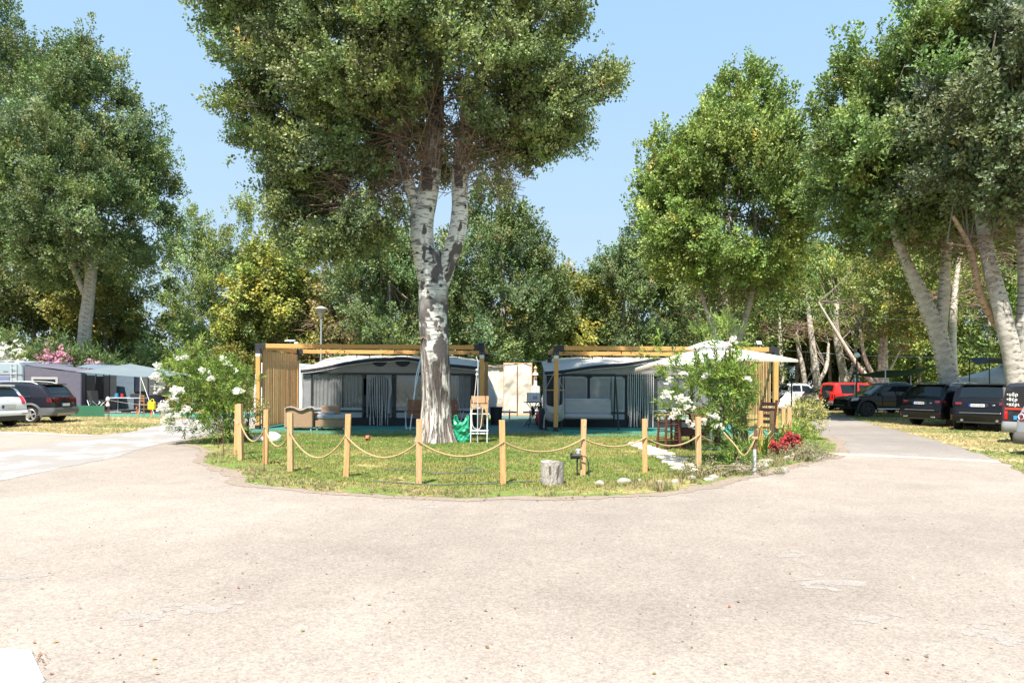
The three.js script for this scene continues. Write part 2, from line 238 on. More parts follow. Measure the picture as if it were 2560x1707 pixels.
  for (let k = 0; k < 90; k++) { const [x, z] = spot(rr(0, 2560), rr(1240, 1690)); L.push(place(V(x, 0.012, z), new THREE.Quaternion().setFromEuler(new THREE.Euler(rr(-0.3, 0.3), rnd() * 6, rr(-0.3, 0.3))), rr(0.015, 0.045))); D.push(lin(rr(0.15, 0.4), rr(0.09, 0.24), rr(0.05, 0.11))); }
  tag(copies('fallen_leaves', lf, mat([1, 1, 1], 0.9), L, D, scene, 'stuff'), 'fallen dry leaves along the lawn edge');
}
// ------------------------------------------------------------------ trees
// A limb that tapers along its path; u runs round it, v along it in metres
function limb(pts, rad, opt = {}) {
  const { around = 10, step = 0.35, rough = 0.08, tile = 1.1, flare = 0, s = 1, cap = true } = opt;
  const c = curve(pts), L = c.getLength(), n = Math.max(2, Math.ceil(L / step)), pos = [], uv = [], idx = [];
  const radAt = (t) => { const k = t * (rad.length - 1), i = Math.min(rad.length - 2, Math.floor(k)); return rad[i] + (rad[i + 1] - rad[i]) * (k - i); };
  let nx = V(1, 0, 0);
  const wraps = opt.wraps ?? Math.max(1, Math.round(2 * Math.PI * rad[0] / tile));
  for (let j = 0; j <= n; j++) {
    const t = j / n, p = c.getPointAt(t), d = c.getTangentAt(t), r = radAt(t), b = V().crossVectors(d, nx).normalize(); nx = V().crossVectors(b, d).normalize();
    for (let i = 0; i <= around; i++) {
      const a = (i % around) / around * Math.PI * 2, o = V().addScaledVector(nx, Math.cos(a)).addScaledVector(b, Math.sin(a));
      let k = r * (1 + rough * 2 * (n3(Math.cos(a) * 1.6 + s * 7, p.y * 1.5, Math.sin(a) * 1.6, s) - 0.5));
      if (flare) k *= 1 + flare * Math.exp(-p.y * 2.4) * (0.55 + 0.9 * Math.pow(0.5 + 0.5 * Math.sin(a * 5 + s), 2));
      if (opt.relief) k += opt.relief(i / around, p.y, r);
      const q = p.clone().addScaledVector(o, k); pos.push(q.x, q.y, q.z); uv.push(i / around * wraps, t * L / tile);
    }
  }
  for (let j = 0; j < n; j++) for (let i = 0; i < around; i++) { const a = j * (around + 1) + i; idx.push(a, a + 1, a + around + 2, a, a + around + 2, a + around + 1); }
  if (cap) { const k = pos.length / 3, p = c.getPointAt(1); pos.push(p.x, p.y, p.z); uv.push(0, 0); const a = n * (around + 1); for (let i = 0; i < around; i++) idx.push(a + i, a + i + 1, k); }
  const g = new THREE.BufferGeometry(); g.setAttribute('position', new THREE.Float32BufferAttribute(pos, 3)); g.setAttribute('uv', new THREE.Float32BufferAttribute(uv, 2)); g.setIndex(idx); g.computeVertexNormals();
  // close the seam's normals
  const nm = g.attributes.normal; for (let j = 0; j <= n; j++) { const a = j * (around + 1), b = a + around, x = nm.getX(a) + nm.getX(b), y = nm.getY(a) + nm.getY(b), z = nm.getZ(a) + nm.getZ(b), l = Math.hypot(x, y, z) || 1; nm.setXYZ(a, x / l, y / l, z / l); nm.setXYZ(b, x / l, y / l, z / l); }
  return g;
}
// a leafy shoot: folded leaves set round a stem
function shoot(n, len, ll, lw, s, o = {}) {
  const { tilt = [0.3, 1.1], droop = 0, spread = 0.04, tip = 0.15, shade = [0.7, 1.3] } = o; seed = s;
  const pos = [], col = [];
  for (let k = 0; k < n; k++) {
    const y = len * (tip + (1 - tip) * Math.pow(rnd(), 0.8)), a = rnd() * 6.283 + k * 2.4, t = rr(...tilt), sz = rr(0.7, 1.2), l = ll * sz, w = lw * sz;
    const dir = V(Math.cos(a) * Math.sin(t), Math.cos(t) - droop * rnd(), Math.sin(a) * Math.sin(t)).normalize(), roll = rr(-0.9, 0.9);
    const side = V().crossVectors(dir, V(0, 1, 0)); if (side.lengthSq() < 1e-4) side.set(1, 0, 0); side.normalize().applyAxisAngle(dir, roll);
    const up = V().crossVectors(side, dir), b = V(Math.cos(a) * spread * rnd() + gauss() * spread, y, Math.sin(a) * spread * rnd() + gauss() * spread).addScaledVector(dir, 0.25 * l * rnd());
    const e = b.clone().addScaledVector(dir, l).addScaledVector(up, -l * 0.1), L = b.clone().addScaledVector(dir, l * 0.45).addScaledVector(side, w / 2).addScaledVector(up, w * 0.16), R = b.clone().addScaledVector(dir, l * 0.45).addScaledVector(side, -w / 2).addScaledVector(up, w * 0.16);
    const c = rr(...shade), h = rr(0.88, 1.12), pale = o.pale && rnd() < o.pale;   // some leaves show their white felted underside
    for (const q of [b, L, e, b, e, R]) { pos.push(q.x, q.y, q.z); if (pale) col.push(c * 1.7, c * 1.55, c * 3.4); else col.push(c * h, c, c / h); }
  }
  const g = new THREE.BufferGeometry(); g.setAttribute('position', new THREE.Float32BufferAttribute(pos, 3)); g.setAttribute('color', new THREE.Float32BufferAttribute(col, 3)); g.computeVertexNormals(); return g;
}
const leafMat = phys([1, 1, 1], 0.85, { transmission: 0.31, thickness: 0, vertexColors: true, clearcoat: 0.25, clearcoatRoughness: 0.38 });
const nearShoot = [shoot(26, 0.55, 0.085, 0.072, 11, { spread: 0.05, pale: 0.12, shade: [0.6, 1.4] }), shoot(22, 0.6, 0.09, 0.075, 12, { spread: 0.06, tilt: [0.4, 1.3], pale: 0.12, shade: [0.6, 1.4] })];
const midShoot = [shoot(24, 0.85, 0.15, 0.12, 13, { spread: 0.1, pale: 0.13, shade: [0.6, 1.4] }), shoot(24, 0.8, 0.16, 0.12, 14, { spread: 0.12, tilt: [0.4, 1.4], pale: 0.13, shade: [0.6, 1.4] })];
const farShoot = [shoot(24, 1.1, 0.22, 0.17, 15, { spread: 0.2, pale: 0.1, shade: [0.6, 1.4] })];
const broadShoot = [shoot(30, 0.8, 0.185, 0.17, 16, { spread: 0.18, tilt: [0.9, 1.7], shade: [0.6, 1.35] })];

const [barkMap, barkBump] = tex(512, 512, (u, v) => {
  const a = fbm(u * 4, v * 6, 4, 200, 4), l = fbm(u * 12, v * 64, 12, 205, 2), d = smooth(0.62, 0.74, fbm(u * 5, v * 18, 5, 210, 4)), e = smooth(0.60, 0.72, fbm(u * 3, v * 4, 3, 216, 4)) * 0.35, len = smooth(0.66, 0.76, l), k = 1 + 0.45 * (a - 0.5), m = Math.max(d * 0.85, e, len * 0.6);
  return [(0.49 * (1 - m) + 0.13 * m) * k, (0.455 * (1 - m) + 0.105 * m) * k, (0.40 * (1 - m) + 0.09 * m) * k, 0.6 - 0.5 * m + 0.2 * a];
}, true);
const barkMat = mat([1, 1, 1], 0.85, { map: barkMap, bumpMap: barkBump, bumpScale: 0.02 });
const groveBark = mat([1.3, 1.27, 1.22], 0.85, { map: barkMap, bumpMap: barkBump, bumpScale: 0.02 });
const twigMat = mat([0.27, 0.175, 0.125], 0.9);
const branchMat = mat([0.20, 0.165, 0.13], 0.88);

// a tangle of dead twigs round the foot of a crown
function thicket(n, sx, sy, sz, s, r = 0.0095) {
  seed = s; const out = [];
  for (let k = 0; k < n; k++) {
    const a = rnd() * 6.283, q = Math.sqrt(rnd()), p = V(Math.cos(a) * q * sx, rr(-1, 1) * sy, Math.sin(a) * q * sz), L = rr(0.35, 1.2) * Math.min(1, sx), d = V(Math.cos(a) + gauss(), rr(-0.7, 0.6), Math.sin(a) + gauss()).normalize(), pts = [p.clone()];
    for (let j = 0; j < 3; j++) { p.addScaledVector(d, L / 3); d.add(V(gauss() * 0.4, gauss() * 0.35 - 0.08, gauss() * 0.4)).normalize(); pts.push(p.clone()); }
    out.push(new THREE.TubeGeometry(curve(pts), 4, r * rr(0.6, 1.4), 3, false));
  }
  return join(out);
}
const smallThicket = thicket(110, 0.8, 0.5, 0.8, 31, 0.009);

const Y = V(0, 1, 0);
// Leaf clumps: centre, size, how many shoots; shoots point outward from the heart of the crown and up
function leafClumps(list, heart, tint, o = {}) {
  const M = [], C = [], { scale = 1, vary = 0.28, up = 0.7, yellow = 0.015 } = o;
  for (const [p, r, n, ry = 1] of list) {
    const ct = rr(1 - vary, 1 + vary), warm = rr(0.88, 1.16), pale = rnd() < 0.18 ? 1.35 : 1;
    for (let k = 0; k < n; k++) {
      const q = V(gauss() * r, gauss() * r * ry, gauss() * r).add(p), d = q.clone().sub(heart).normalize().add(V(gauss() * 0.5, up + gauss() * 0.5, gauss() * 0.5)).normalize(), rot = quatTo(d); rot.multiply(new THREE.Quaternion().setFromAxisAngle(Y, rnd() * 6.283));
      const s = scale * rr(0.7, 1.25); M.push(place(q, rot, s));
      const b = ct * rr(0.8, 1.2) * pale, yl = rnd() < yellow;
      C.push(yl ? lin(tint[1] * 1.4 * b, tint[1] * 1.2 * b, tint[2] * 1.2 * b) : lin(tint[0] * b * warm * (pale > 1 ? 1.1 : 1), tint[1] * b, tint[2] * b / warm * (pale > 1 ? 1.5 : 1)));
    }
  }
  return [M, C];
}
// A crown inside an outline of revolution that bulges unevenly
function crownClumps({ x, z, y0, y1, R, n, per = 16, size = 0.55, shape = 'poplar', leanX = 0, leanZ = 0, s = 1, open = 0.5 }) {
  const out = []; let tries = 0;
  while (out.length < n && tries++ < n * 30) {
    const t = rnd(), a = rnd() * 6.283, prof = shape === 'dome' ? (t < 0.35 ? 0.55 + 0.45 * Math.pow(t / 0.35, 0.7) : Math.pow(1 - Math.pow((t - 0.35) / 0.65, 3), 0.6)) : shape === 'poplar' ? Math.pow(Math.sin(Math.PI * Math.pow(t * 0.94 + 0.06, 0.72)), 0.62) : Math.sqrt(Math.max(0, 1 - Math.pow(2 * t - 1, 2)));
    const bulge = 0.52 + 0.60 * n3(Math.cos(a) * 1.5 + s * 3.3, t * 4.2 + s, Math.sin(a) * 1.5, s + 5), lim = R * prof * bulge; if (rnd() > prof * 0.9 + 0.1) continue;
    const q = lim * Math.pow(rnd(), 0.42), px = x + Math.cos(a) * q + leanX * t, pz = z + Math.sin(a) * q + leanZ * t, py = y0 + (y1 - y0) * t + (n3(px * 0.4, 0, pz * 0.4, s + 8) - 0.5) * 3 * smooth(0.6, 1, t);
    if (n3(px * 0.55, py * 0.55, pz * 0.55, s + 2) < 0.40 + 0.1 * (open - 0.5)) continue;
    const up = smooth(0.72, 1, t);
    out.push([V(px, py, pz), size * rr(0.7, 1.3) * (1 - 0.35 * up), Math.round(per * (1 - 0.3 * up)), 1 + 0.8 * up]);
  }
  return out;
}
function branchwork(from, clumps, n, r0, r1 = 0.012) {
  const out = []; for (let k = 0; k < n && k < clumps.length; k++) { const e = clumps[Math.floor(rnd() * clumps.length)][0], f = from[Math.floor(rnd() * from.length)], m = f.clone().lerp(e, 0.5).add(V(gauss() * 0.3, -0.06 * f.distanceTo(e) + gauss() * 0.2, gauss() * 0.3)); out.push(limb([f, m, e], [r0 * rr(0.5, 1), r0 * 0.4, r1], { around: 5, step: 0.9, rough: 0.05, cap: false })); }
  return join(out);
}
let treeNo = 0;
// trunks: lists of [x, y, z, r] in metres, in the world; crown: what crownClumps takes
function tree(name, label, category, group, trunks, crown, o = {}) {
  const s = ++treeNo; seed = 1000 + s * 77;
  const [bx, , bz] = trunks[0][0], t = thing(name, label, category, [bx, 0, bz], 0, group), back = (g) => g.translate(-bx, 0, -bz);
  const stems = []; trunks.forEach((p, i) => { const g = limb(p.map((q) => V(q[0], q[1], q[2])), p.map((q) => q[3]), { around: o.around ?? 9, rough: 0.1, s: s + i, flare: p[0][1] ? 0 : 0.25, step: o.step ?? 0.5 }); if (p[0][1] === 0) stems.push([g]); else stems[stems.length - 1].push(g); });
  stems.forEach((l) => part('trunk', back(join(l)), o.bark ?? barkMat, t));
  const cl = crown.flatMap((c, i) => crownClumps({ s: s * 3 + i, ...c }));
  const c0 = crown[0], heart = V(c0.x, c0.y0 + (c0.y1 - c0.y0) * 0.3, c0.z), from = trunks.flatMap((p) => p.slice(-2).map((q) => V(q[0], q[1], q[2])));
  if (o.branches !== 0) part('branchwork', back(branchwork(from, cl, o.branches ?? 26, trunks[0][trunks[0].length - 1][3] * 0.8)), branchMat, t).userData.kind = 'stuff';
  const sh = o.shoots ?? midShoot, [M, C] = leafClumps(cl, heart, o.tint ?? [0.12, 0.15, 0.055], o);
  const off = new THREE.Matrix4().makeTranslation(-bx, 0, -bz); M.forEach((m) => m.premultiply(off));
  sh.forEach((g, k) => copies('crown', g, leafMat, M.filter((_, i) => i % sh.length === k), C.filter((_, i) => i % sh.length === k), t, 'stuff'));
  (o.dead ?? []).forEach(([x, y, z, k]) => { const d = part('dead_thicket', smallThicket, twigMat, t); d.position.set(x - bx, y, z - bz); d.scale.setScalar(k); d.rotation.y = x * 3 + y; d.userData.kind = 'stuff'; });
  return t;
}

// ---- the big white poplar on the lawn
{
  const bx = -2.12, bz = -19.3, t = thing('white_poplar', 'huge forked white poplar with black-marked bark standing on the lawn', 'tree', [bx, 0, bz]);
  // bark: white and smooth with black lens-shaped scars above, grey-brown and furrowed below
  const [pm, pb] = tex(1024, 2048, (u, v) => {
    const y = v * 8, wrap = (k, s, q) => fbm(u * k, y * q, 0, s, 4) * smooth(0, 0.08, u) + fbm((u + 1) * k, y * q, 0, s, 4) * (1 - smooth(0, 0.08, u));
    const base = wrap(6, 300, 1.2), fine = wrap(60, 310, 22), lent = wrap(10, 320, 34), blotch = wrap(5, 330, 1.6), fur = wrap(54, 340, 2.2), fur2 = wrap(110, 345, 5);
    const low = smooth(2.9, 2.0, y + (base - 0.5) * 2.2), midz = smooth(5.2, 3.2, y + (blotch - 0.5) * 3.0);
    let dark = smooth(0.60, 0.655, lent) * 0.75; dark = Math.max(dark, smooth(0.66, 0.71, blotch) * 0.95, midz * smooth(0.39, 0.47, wrap(7, 350, 1.9)) * 0.97);
    // scars
    for (let k = 0; k < 34; k++) { const su = hash2(k, 1, 77), sy = 1.9 + hash2(k, 2, 77) * 5.6, w = 0.014 + 0.03 * hash2(k, 3, 77), h = 0.035 + 0.05 * hash2(k, 4, 77); let du = Math.abs(u - su); du = Math.min(du, 1 - du); const dy = y - sy; if (du < w * 1.3 && Math.abs(dy) < h * 1.6) { const e = Math.abs(dy + du * du / (w * w) * h * 0.7 - h * 0.2) / (h * Math.max(0, 1 - du / w) + 0.004); dark = Math.max(dark, smooth(1.15, 0.7, e)); } }
    const k = 0.85 + 0.3 * fine, wht = [0.64 * k, 0.63 * k, 0.585 * k], blk = [0.065 * k, 0.052 * k, 0.052 * k], gro = smooth(0.38, 0.58, fur * 0.7 + fur2 * 0.3), b1 = [0.37 * k + 0.04 * base, 0.30 * k + 0.04 * base, 0.26 * k + 0.04 * base], b0 = [0.15, 0.115, 0.10], streak = smooth(0.42, 0.6, wrap(16, 360, 0.9));
    const scab = smooth(0.49, 0.56, wrap(8, 372, 1.7)) * smooth(0.7, 1.5, y), bark = [0, 1, 2].map((i) => (b0[i] * (1 - gro) + (b1[i] * (1 - streak * 0.6) + wht[i] * streak * 0.6) * gro) * (1 - 0.62 * scab)), top = [0, 1, 2].map((i) => wht[i] * (1 - dark) + blk[i] * dark);
    return [0, 1, 2].map((i) => bark[i] * low + top[i] * (1 - low)).concat([low * gro + (1 - low) * (0.75 - 0.35 * dark + 0.12 * fine)]);
  }, true);
  const trunkMat = mat([1, 1, 1], 0.82, { map: pm, bumpMap: pb, bumpScale: 0.045 });
  const rel = (u, y, r) => { const low = smooth(2.6, 0.6, y), f = Math.abs(Math.sin(u * 62 + 3 * fbm(u * 8, y * 1.3, 0, 410))) ; return low * 0.05 * (f - 0.6) + 0.03 * (fbm(u * 9, y * 1.6, 0, 420) - 0.5); };
  const uvFit = (g, s) => { const p = g.attributes.position, uv = g.attributes.uv; for (let i = 0; i < p.count; i++) uv.setXY(i, uv.getX(i), (p.getY(i) + s) / 8); return g; };
  const main = uvFit(limb([V(0, -0.1, 0), V(-0.01, 0.7, 0), V(-0.05, 2.2, 0), V(-0.12, 3.6, 0), V(-0.13, 4.7, 0), V(-0.24, 5.4, 0)], [0.46, 0.40, 0.39, 0.41, 0.42, 0.30], { around: 60, step: 0.06, rough: 0.07, flare: 0.36, relief: rel, wraps: 1, s: 4 }), 0);
  const left = uvFit(limb([V(-0.24, 4.3, 0), V(-0.40, 5.3, 0.02), V(-0.45, 6.2, 0), V(-0.30, 7.0, 0), V(-0.18, 8.2, -0.1), V(-0.1, 10.2, -0.2), V(-0.3, 12.5, -0.2), V(-0.1, 15, 0)], [0.26, 0.32, 0.29, 0.25, 0.19, 0.17, 0.13, 0.05], { around: 20, step: 0.14, rough: 0.08, wraps: 1, s: 7 }), 0.3);
  const lstub = uvFit(limb([V(-0.42, 5.9, 0), V(-0.62, 6.6, 0.05), V(-0.86, 7.4, 0.1), V(-1.2, 8.8, 0.2), V(-2.2, 10.8, 0.3)], [0.16, 0.17, 0.14, 0.11, 0.05], { around: 14, step: 0.16, rough: 0.1, wraps: 1, s: 9 }), 0);
  const right = uvFit(limb([V(0.02, 4.2, 0), V(0.22, 4.9, 0), V(0.52, 5.8, 0.05), V(0.62, 6.6, 0.05), V(0.60, 7.4, 0), V(0.72, 8.6, -0.1), V(1.1, 10.4, -0.3), V(1.6, 13, -0.4)], [0.22, 0.26, 0.235, 0.225, 0.19, 0.15, 0.11, 0.05], { around: 20, step: 0.14, rough: 0.08, wraps: 1, s: 12 }), 0.2);
  part('trunk', [main, left, lstub, right], trunkMat, t);
  // branch collars and cut stubs
  const knots = []; for (const [x, y, z, r, k] of [[-0.44, 4.85, 0.24, 0.15, 1], [-0.12, 5.0, 0.37, 0.10, 1], [0.16, 3.9, 0.36, 0.09, 0.8], [0.1, 3.15, 0.38, 0.11, 0.8], [-0.36, 2.9, 0.3, 0.14, 0.9], [0.62, 6.35, 0.2, 0.1, 0.9], [-0.1, 4.45, 0.40, 0.08, 0.7], [-0.38, 6.05, 0.25, 0.09, 1]]) knots.push(xf(new THREE.TorusGeometry(r * 0.42, r * 0.3, 8, 16, 3.6).rotateZ(-0.2).scale(1.25, 0.8, 0.8), x, y, z - 0.01, -0.2, x * 0.9, 0));
  part('branch_scar', knots, mat([0.42, 0.34, 0.30], 0.9, { map: barkMap, bumpMap: barkBump, bumpScale: 0.02 }), t);
  // crown
  seed = 555;
  const lobes = [[-3.4, 11.6, 0.2, 3.2, 2.6, 3, 95], [-5.2, 12.4, 0.5, 1.9, 1.6, 2, 48], [-4.5, 9.6, 0.2, 2.1, 1.6, 2.2, 58], [-3.3, 7.75, 0, 2.0, 1.15, 2, 46], [-2.9, 6.4, 0.2, 1.7, 0.8, 1.5, 34], [-4.2, 7.0, 0.3, 1.0, 0.7, 1.2, 20], [-3.5, 5.85, 0.3, 1.3, 0.55, 1.0, 20], [0.6, 9.7, 1.6, 1.9, 0.9, 1.2, 30], [-1.6, 9.4, 1.4, 1.5, 0.9, 1.2, 26], [-0.4, 11.2, 1.8, 2.8, 2.1, 2.2, 74], [-0.5, 9.6, -1.6, 2.6, 1.5, 1.8, 40], [2.1, 12.2, 0, 2.1, 1.9, 2.4, 52], [2.9, 9.9, 0, 1.25, 1.0, 1.5, 24], [3.2, 8.75, 0.2, 1.3, 0.45, 1.1, 15], [2.2, 8.3, -0.4, 1.2, 0.65, 1.1, 13], [-1, 15.4, 0, 4.6, 2.6, 4.2, 105], [-0.6, 18.2, 0, 2.6, 1.6, 2.4, 36], [0.8, 8.6, 1.0, 0.9, 0.5, 0.8, 6], [4.1, 9.7, 0.2, 0.5, 0.25, 0.3, 4], [4.9, 10.1, 0.2, 0.4, 0.3, 0.3, 3], [3.9, 13.4, 0.2, 1.1, 0.6, 1, 9], [-6.1, 12.9, 0.4, 0.8, 0.7, 0.9, 10]];
  const cl = []; for (const [x_, y, z, rx, ry, rz, n] of lobes) { const x = x_ < -2 ? x_ + 0.5 : x_ > 2 ? x_ - 0.45 : x_; for (let k = 0; k < n * 1.65; k++) { const a = rnd() * 6.283, c = rr(-1, 1), q = Math.pow(rnd(), 0.4), h = Math.sqrt(1 - c * c), p = V(x + Math.cos(a) * h * rx * q, y + c * ry * q, z + Math.sin(a) * h * rz * q); if (n3(p.x * 0.7, p.y * 0.7, p.z * 0.7, 88) < 0.435) continue; cl.push([p, rr(0.24, 0.44), Math.round(rr(17, 27)), 0.8]); } }
  const from = [V(-0.2, 8.2, -0.1), V(-0.3, 12, 0), V(0.7, 8.6, 0), V(1.1, 10.4, -0.3), V(-1.2, 8.8, 0.2), V(-0.86, 7.4, 0.1), V(-0.1, 10.2, -0.2)];
  const bw = []; for (const [e, f, r] of [[[-5.6, 12.2, 0.4], 4, 0.07], [[-4.8, 9.6, 0.3], 5, 0.07], [[-4.3, 7.6, 0.2], 5, 0.06], [[5.2, 10.1, 0.2], 2, 0.055], [[3.6, 8.8, 0.2], 2, 0.05], [[2.4, 8.2, -0.3], 2, 0.05], [[4.6, 13, 0.2], 3, 0.06], [[-3.2, 6.2, 0.2], 5, 0.05], [[-2.2, 12.8, 1.5], 4, 0.07], [[0.5, 12.5, 1.8], 2, 0.06]]) { const b = V(...e), a = from[f]; bw.push(limb([a, a.clone().lerp(b, 0.35).add(V(0, 0.12, 0)), a.clone().lerp(b, 0.7).add(V(0, -0.1, 0.1)), b], [r, r * 0.7, r * 0.4, 0.01], { around: 6, step: 0.4, rough: 0.06, cap: false })); }
  part('branchwork', [...bw, branchwork(from, cl, 90, 0.026, 0.005)], branchMat, t).userData.kind = 'stuff';
  const [M, C] = leafClumps(cl, V(-0.5, 9, 0), [0.172, 0.24, 0.055], { scale: 1, vary: 0.4, up: 0.25, yellow: 0.018 });
  nearShoot.forEach((g, k) => copies('crown', g, leafMat, M.filter((_, i) => i % 2 === k), C.filter((_, i) => i % 2 === k), t, 'stuff'));
  for (const [x, y, z, sx, sy, sz, n, s] of [[0.15, 8.35, 0.35, 1.5, 0.85, 0.9, 420, 41], [-2.0, 7.0, 0.3, 0.95, 0.75, 0.8, 280, 42], [1.35, 7.7, 0.2, 0.7, 0.7, 0.7, 260, 43], [-0.3, 9.6, 0.6, 1.6, 0.7, 1, 170, 44], [-1.0, 7.6, 0.4, 0.8, 0.6, 0.6, 120, 45]]) { const d = part('dead_thicket', thicket(n, sx, sy, sz, s), twigMat, t); d.position.set(x, y, z); d.userData.kind = 'stuff'; }
}

// ---- the trees around the camp
{
  const G1 = 'poplars of the grove on the right', G2 = 'trees closing the view at the back';
  const P = [0.165, 0.245, 0.05], DK = [0.14, 0.205, 0.05], BR = [0.195, 0.275, 0.042], YE = [0.235, 0.29, 0.035], GR = [0.235, 0.31, 0.075];
  // left side
  tree('poplar', 'tall broad poplar rising behind the grey caravan awning', 'tree', null, [[[-27.7, 0, -44, 0.46], [-27.6, 4.4, -44, 0.4], [-27.2, 8.8, -44, 0.33], [-27.1, 14, -44, 0.2]], [[-27.4, 6.8, -44, 0.22], [-28.5, 9.3, -44, 0.15], [-29.7, 13, -44, 0.09]]], [{ x: -27.8, z: -44, y0: 8.4, y1: 23.4, R: 5.6, n: 300, per: 25, size: 0.68 }], { tint: DK, branches: 40 });
  tree('poplar', 'poplar cut off by the left edge of the picture', 'tree', null, [[[-41.5, 0, -52, 0.5], [-41.5, 10, -52, 0.35], [-41.2, 18, -52, 0.2]]], [{ x: -41.2, z: -52, y0: 5, y1: 33.5, R: 8.2, n: 330, per: 25, size: 0.95 }], { tint: DK });
  tree('poplar', 'slender twin-topped poplar left of the yellow-green tree', 'tree', null, [[[-26.4, 0, -60, 0.22], [-26.4, 6, -60, 0.17], [-26.3, 13, -60, 0.08]], [[-24.2, 0, -61, 0.2], [-24.2, 7, -61, 0.14], [-24, 13, -61, 0.07]]], [{ x: -28.3, z: -60, y0: 1.0, y1: 16.2, R: 4.3, n: 110, per: 18, size: 0.75 }, { x: -24.4, z: -60.5, y0: 1.0, y1: 16.8, R: 4.2, n: 120, per: 18, size: 0.75 }], { tint: GR });
  tree('plane_tree', 'yellow-green broadleaf tree behind the left pergola', 'tree', null, [[[-16.6, 0, -48, 0.2], [-16.6, 4, -48, 0.14], [-16.4, 8, -48, 0.06]]], [{ x: -16.8, z: -48, y0: 1.2, y1: 10.6, R: 4.2, n: 130, per: 14, size: 0.65, shape: 'oval' }], { tint: YE, shoots: broadShoot, vary: 0.35, yellow: 0.12 });
  tree('plane_tree', 'yellow-green tree glowing through the gap beside the tall left poplar', 'tree', null, [[[-31, 0, -52, 0.2], [-31, 6, -52, 0.1]]], [{ x: -30.5, z: -52, y0: 1, y1: 12.0, R: 5, n: 110, per: 13, size: 0.7, shape: 'oval' }], { tint: [0.23, 0.25, 0.03], shoots: broadShoot });
  tree('plane_tree', 'thin yellow-green tree at the lamp post', 'tree', null, [[[-12.6, 0, -47, 0.13], [-12.2, 4, -47, 0.1], [-12.6, 7, -47, 0.05]], [[-12.3, 2.8, -47, 0.08], [-11.4, 5.6, -47, 0.05], [-11.2, 7.4, -47, 0.03]]], [{ x: -12.2, z: -47.5, y0: 0.8, y1: 9.6, R: 3.4, n: 46, per: 12, size: 0.6, shape: 'oval', open: 1.2 }], { tint: [0.23, 0.22, 0.05], shoots: broadShoot, dead: [[-12, 5, -46.5, 2.2], [-11.2, 4, -46.5, 1.8]] });
  // centre
  tree('poplar', 'dense dark poplar directly behind the big white trunk', 'tree', null, [[[-0.6, 0, -45, 0.3], [-0.6, 5, -45, 0.22], [-0.7, 10, -45, 0.12]]], [{ x: -0.9, z: -45, y0: 2.6, y1: 15.0, R: 5.2, n: 230, per: 20, size: 0.65 }], { tint: DK });
  tree('poplar', 'dark grey-green poplar showing left of the big white trunk', 'tree', null, [[[-7.9, 0, -43, 0.24], [-7.6, 4, -43, 0.2], [-7.8, 8, -43, 0.1]]], [{ x: -7.4, z: -43.5, y0: 2.2, y1: 12.5, R: 4.6, n: 170, per: 20, size: 0.65 }], { tint: DK });
  tree('plane_tree', 'bright yellow-green tree over the cream canvas screens', 'tree', null, [[[4.4, 0, -50, 0.2], [4.4, 6, -50, 0.1]]], [{ x: 3.9, z: -50, y0: 0.8, y1: 9.4, R: 3.9, n: 120, per: 14, size: 0.6, shape: 'oval' }], { tint: [0.26, 0.28, 0.03], shoots: broadShoot, vary: 0.35 });
  tree('poplar', 'dark round-crowned poplar with two pale stems above the right pergola', 'tree', null, [[[8.0, 0, -50, 0.22], [8.0, 5, -50, 0.16], [8.3, 9, -50, 0.08]], [[9.1, 0, -50, 0.2], [9.2, 5, -50, 0.14], [9.0, 9, -50, 0.07]]], [{ x: 8.9, z: -50, y0: 3.0, y1: 13.3, R: 4.7, n: 150, per: 19, size: 0.55 }], { tint: DK });
  // right
  tree('poplar', 'tall bright green poplar with several pale stems behind the parasol', 'tree', null, [[[12.6, 0, -38, 0.36], [12.5, 3.6, -38, 0.3], [11.9, 6.5, -38, 0.2], [12.1, 11, -38, 0.1]], [[12.5, 3.8, -38, 0.2], [13.3, 6.8, -38, 0.15], [13.5, 11, -38, 0.08]], [[12.4, 1.5, -38, 0.2], [10.9, 5.4, -37.8, 0.17], [10.1, 8, -38, 0.1]]], [{ x: 12.4, z: -38, y0: 7.4, y1: 17.8, R: 5.1, n: 290, per: 22, size: 0.62, shape: 'dome' }, { x: 9.4, z: -37.5, y0: 7.8, y1: 14.6, R: 2.6, n: 85, per: 20, size: 0.5, shape: 'dome' }], { tint: BR, branches: 40, dead: [[11, 6.2, -37.6, 1.7], [12.4, 7.2, -37.5, 1.6]] });
  tree('poplar', 'huge dark poplar on a leaning forked trunk behind the black cars', 'tree', null, [[[19.4, 0, -29.5, 0.44], [18.9, 2, -29.5, 0.37], [18.3, 4.2, -29.5, 0.34], [17.4, 6.2, -29.5, 0.22], [16.6, 8.2, -29.5, 0.2], [16.2, 12, -29.5, 0.1]], [[18.5, 3.9, -29.5, 0.26], [18.6, 5.8, -29.4, 0.22], [18.7, 8, -29.4, 0.18], [19, 12, -29.5, 0.1]]], [{ x: 17.8, z: -29.5, y0: 8.2, y1: 18.0, R: 5.2, n: 330, per: 21, size: 0.58, shape: 'dome' }, { x: 21.4, z: -30.5, y0: 8.6, y1: 23, R: 5.2, n: 210, per: 20, size: 0.65 }], { tint: P, around: 16, step: 0.25, dead: [[17.0, 7.4, -29, 1.2], [18.6, 7.6, -29, 1.1], [17.6, 9.2, -28.8, 1.3]] });
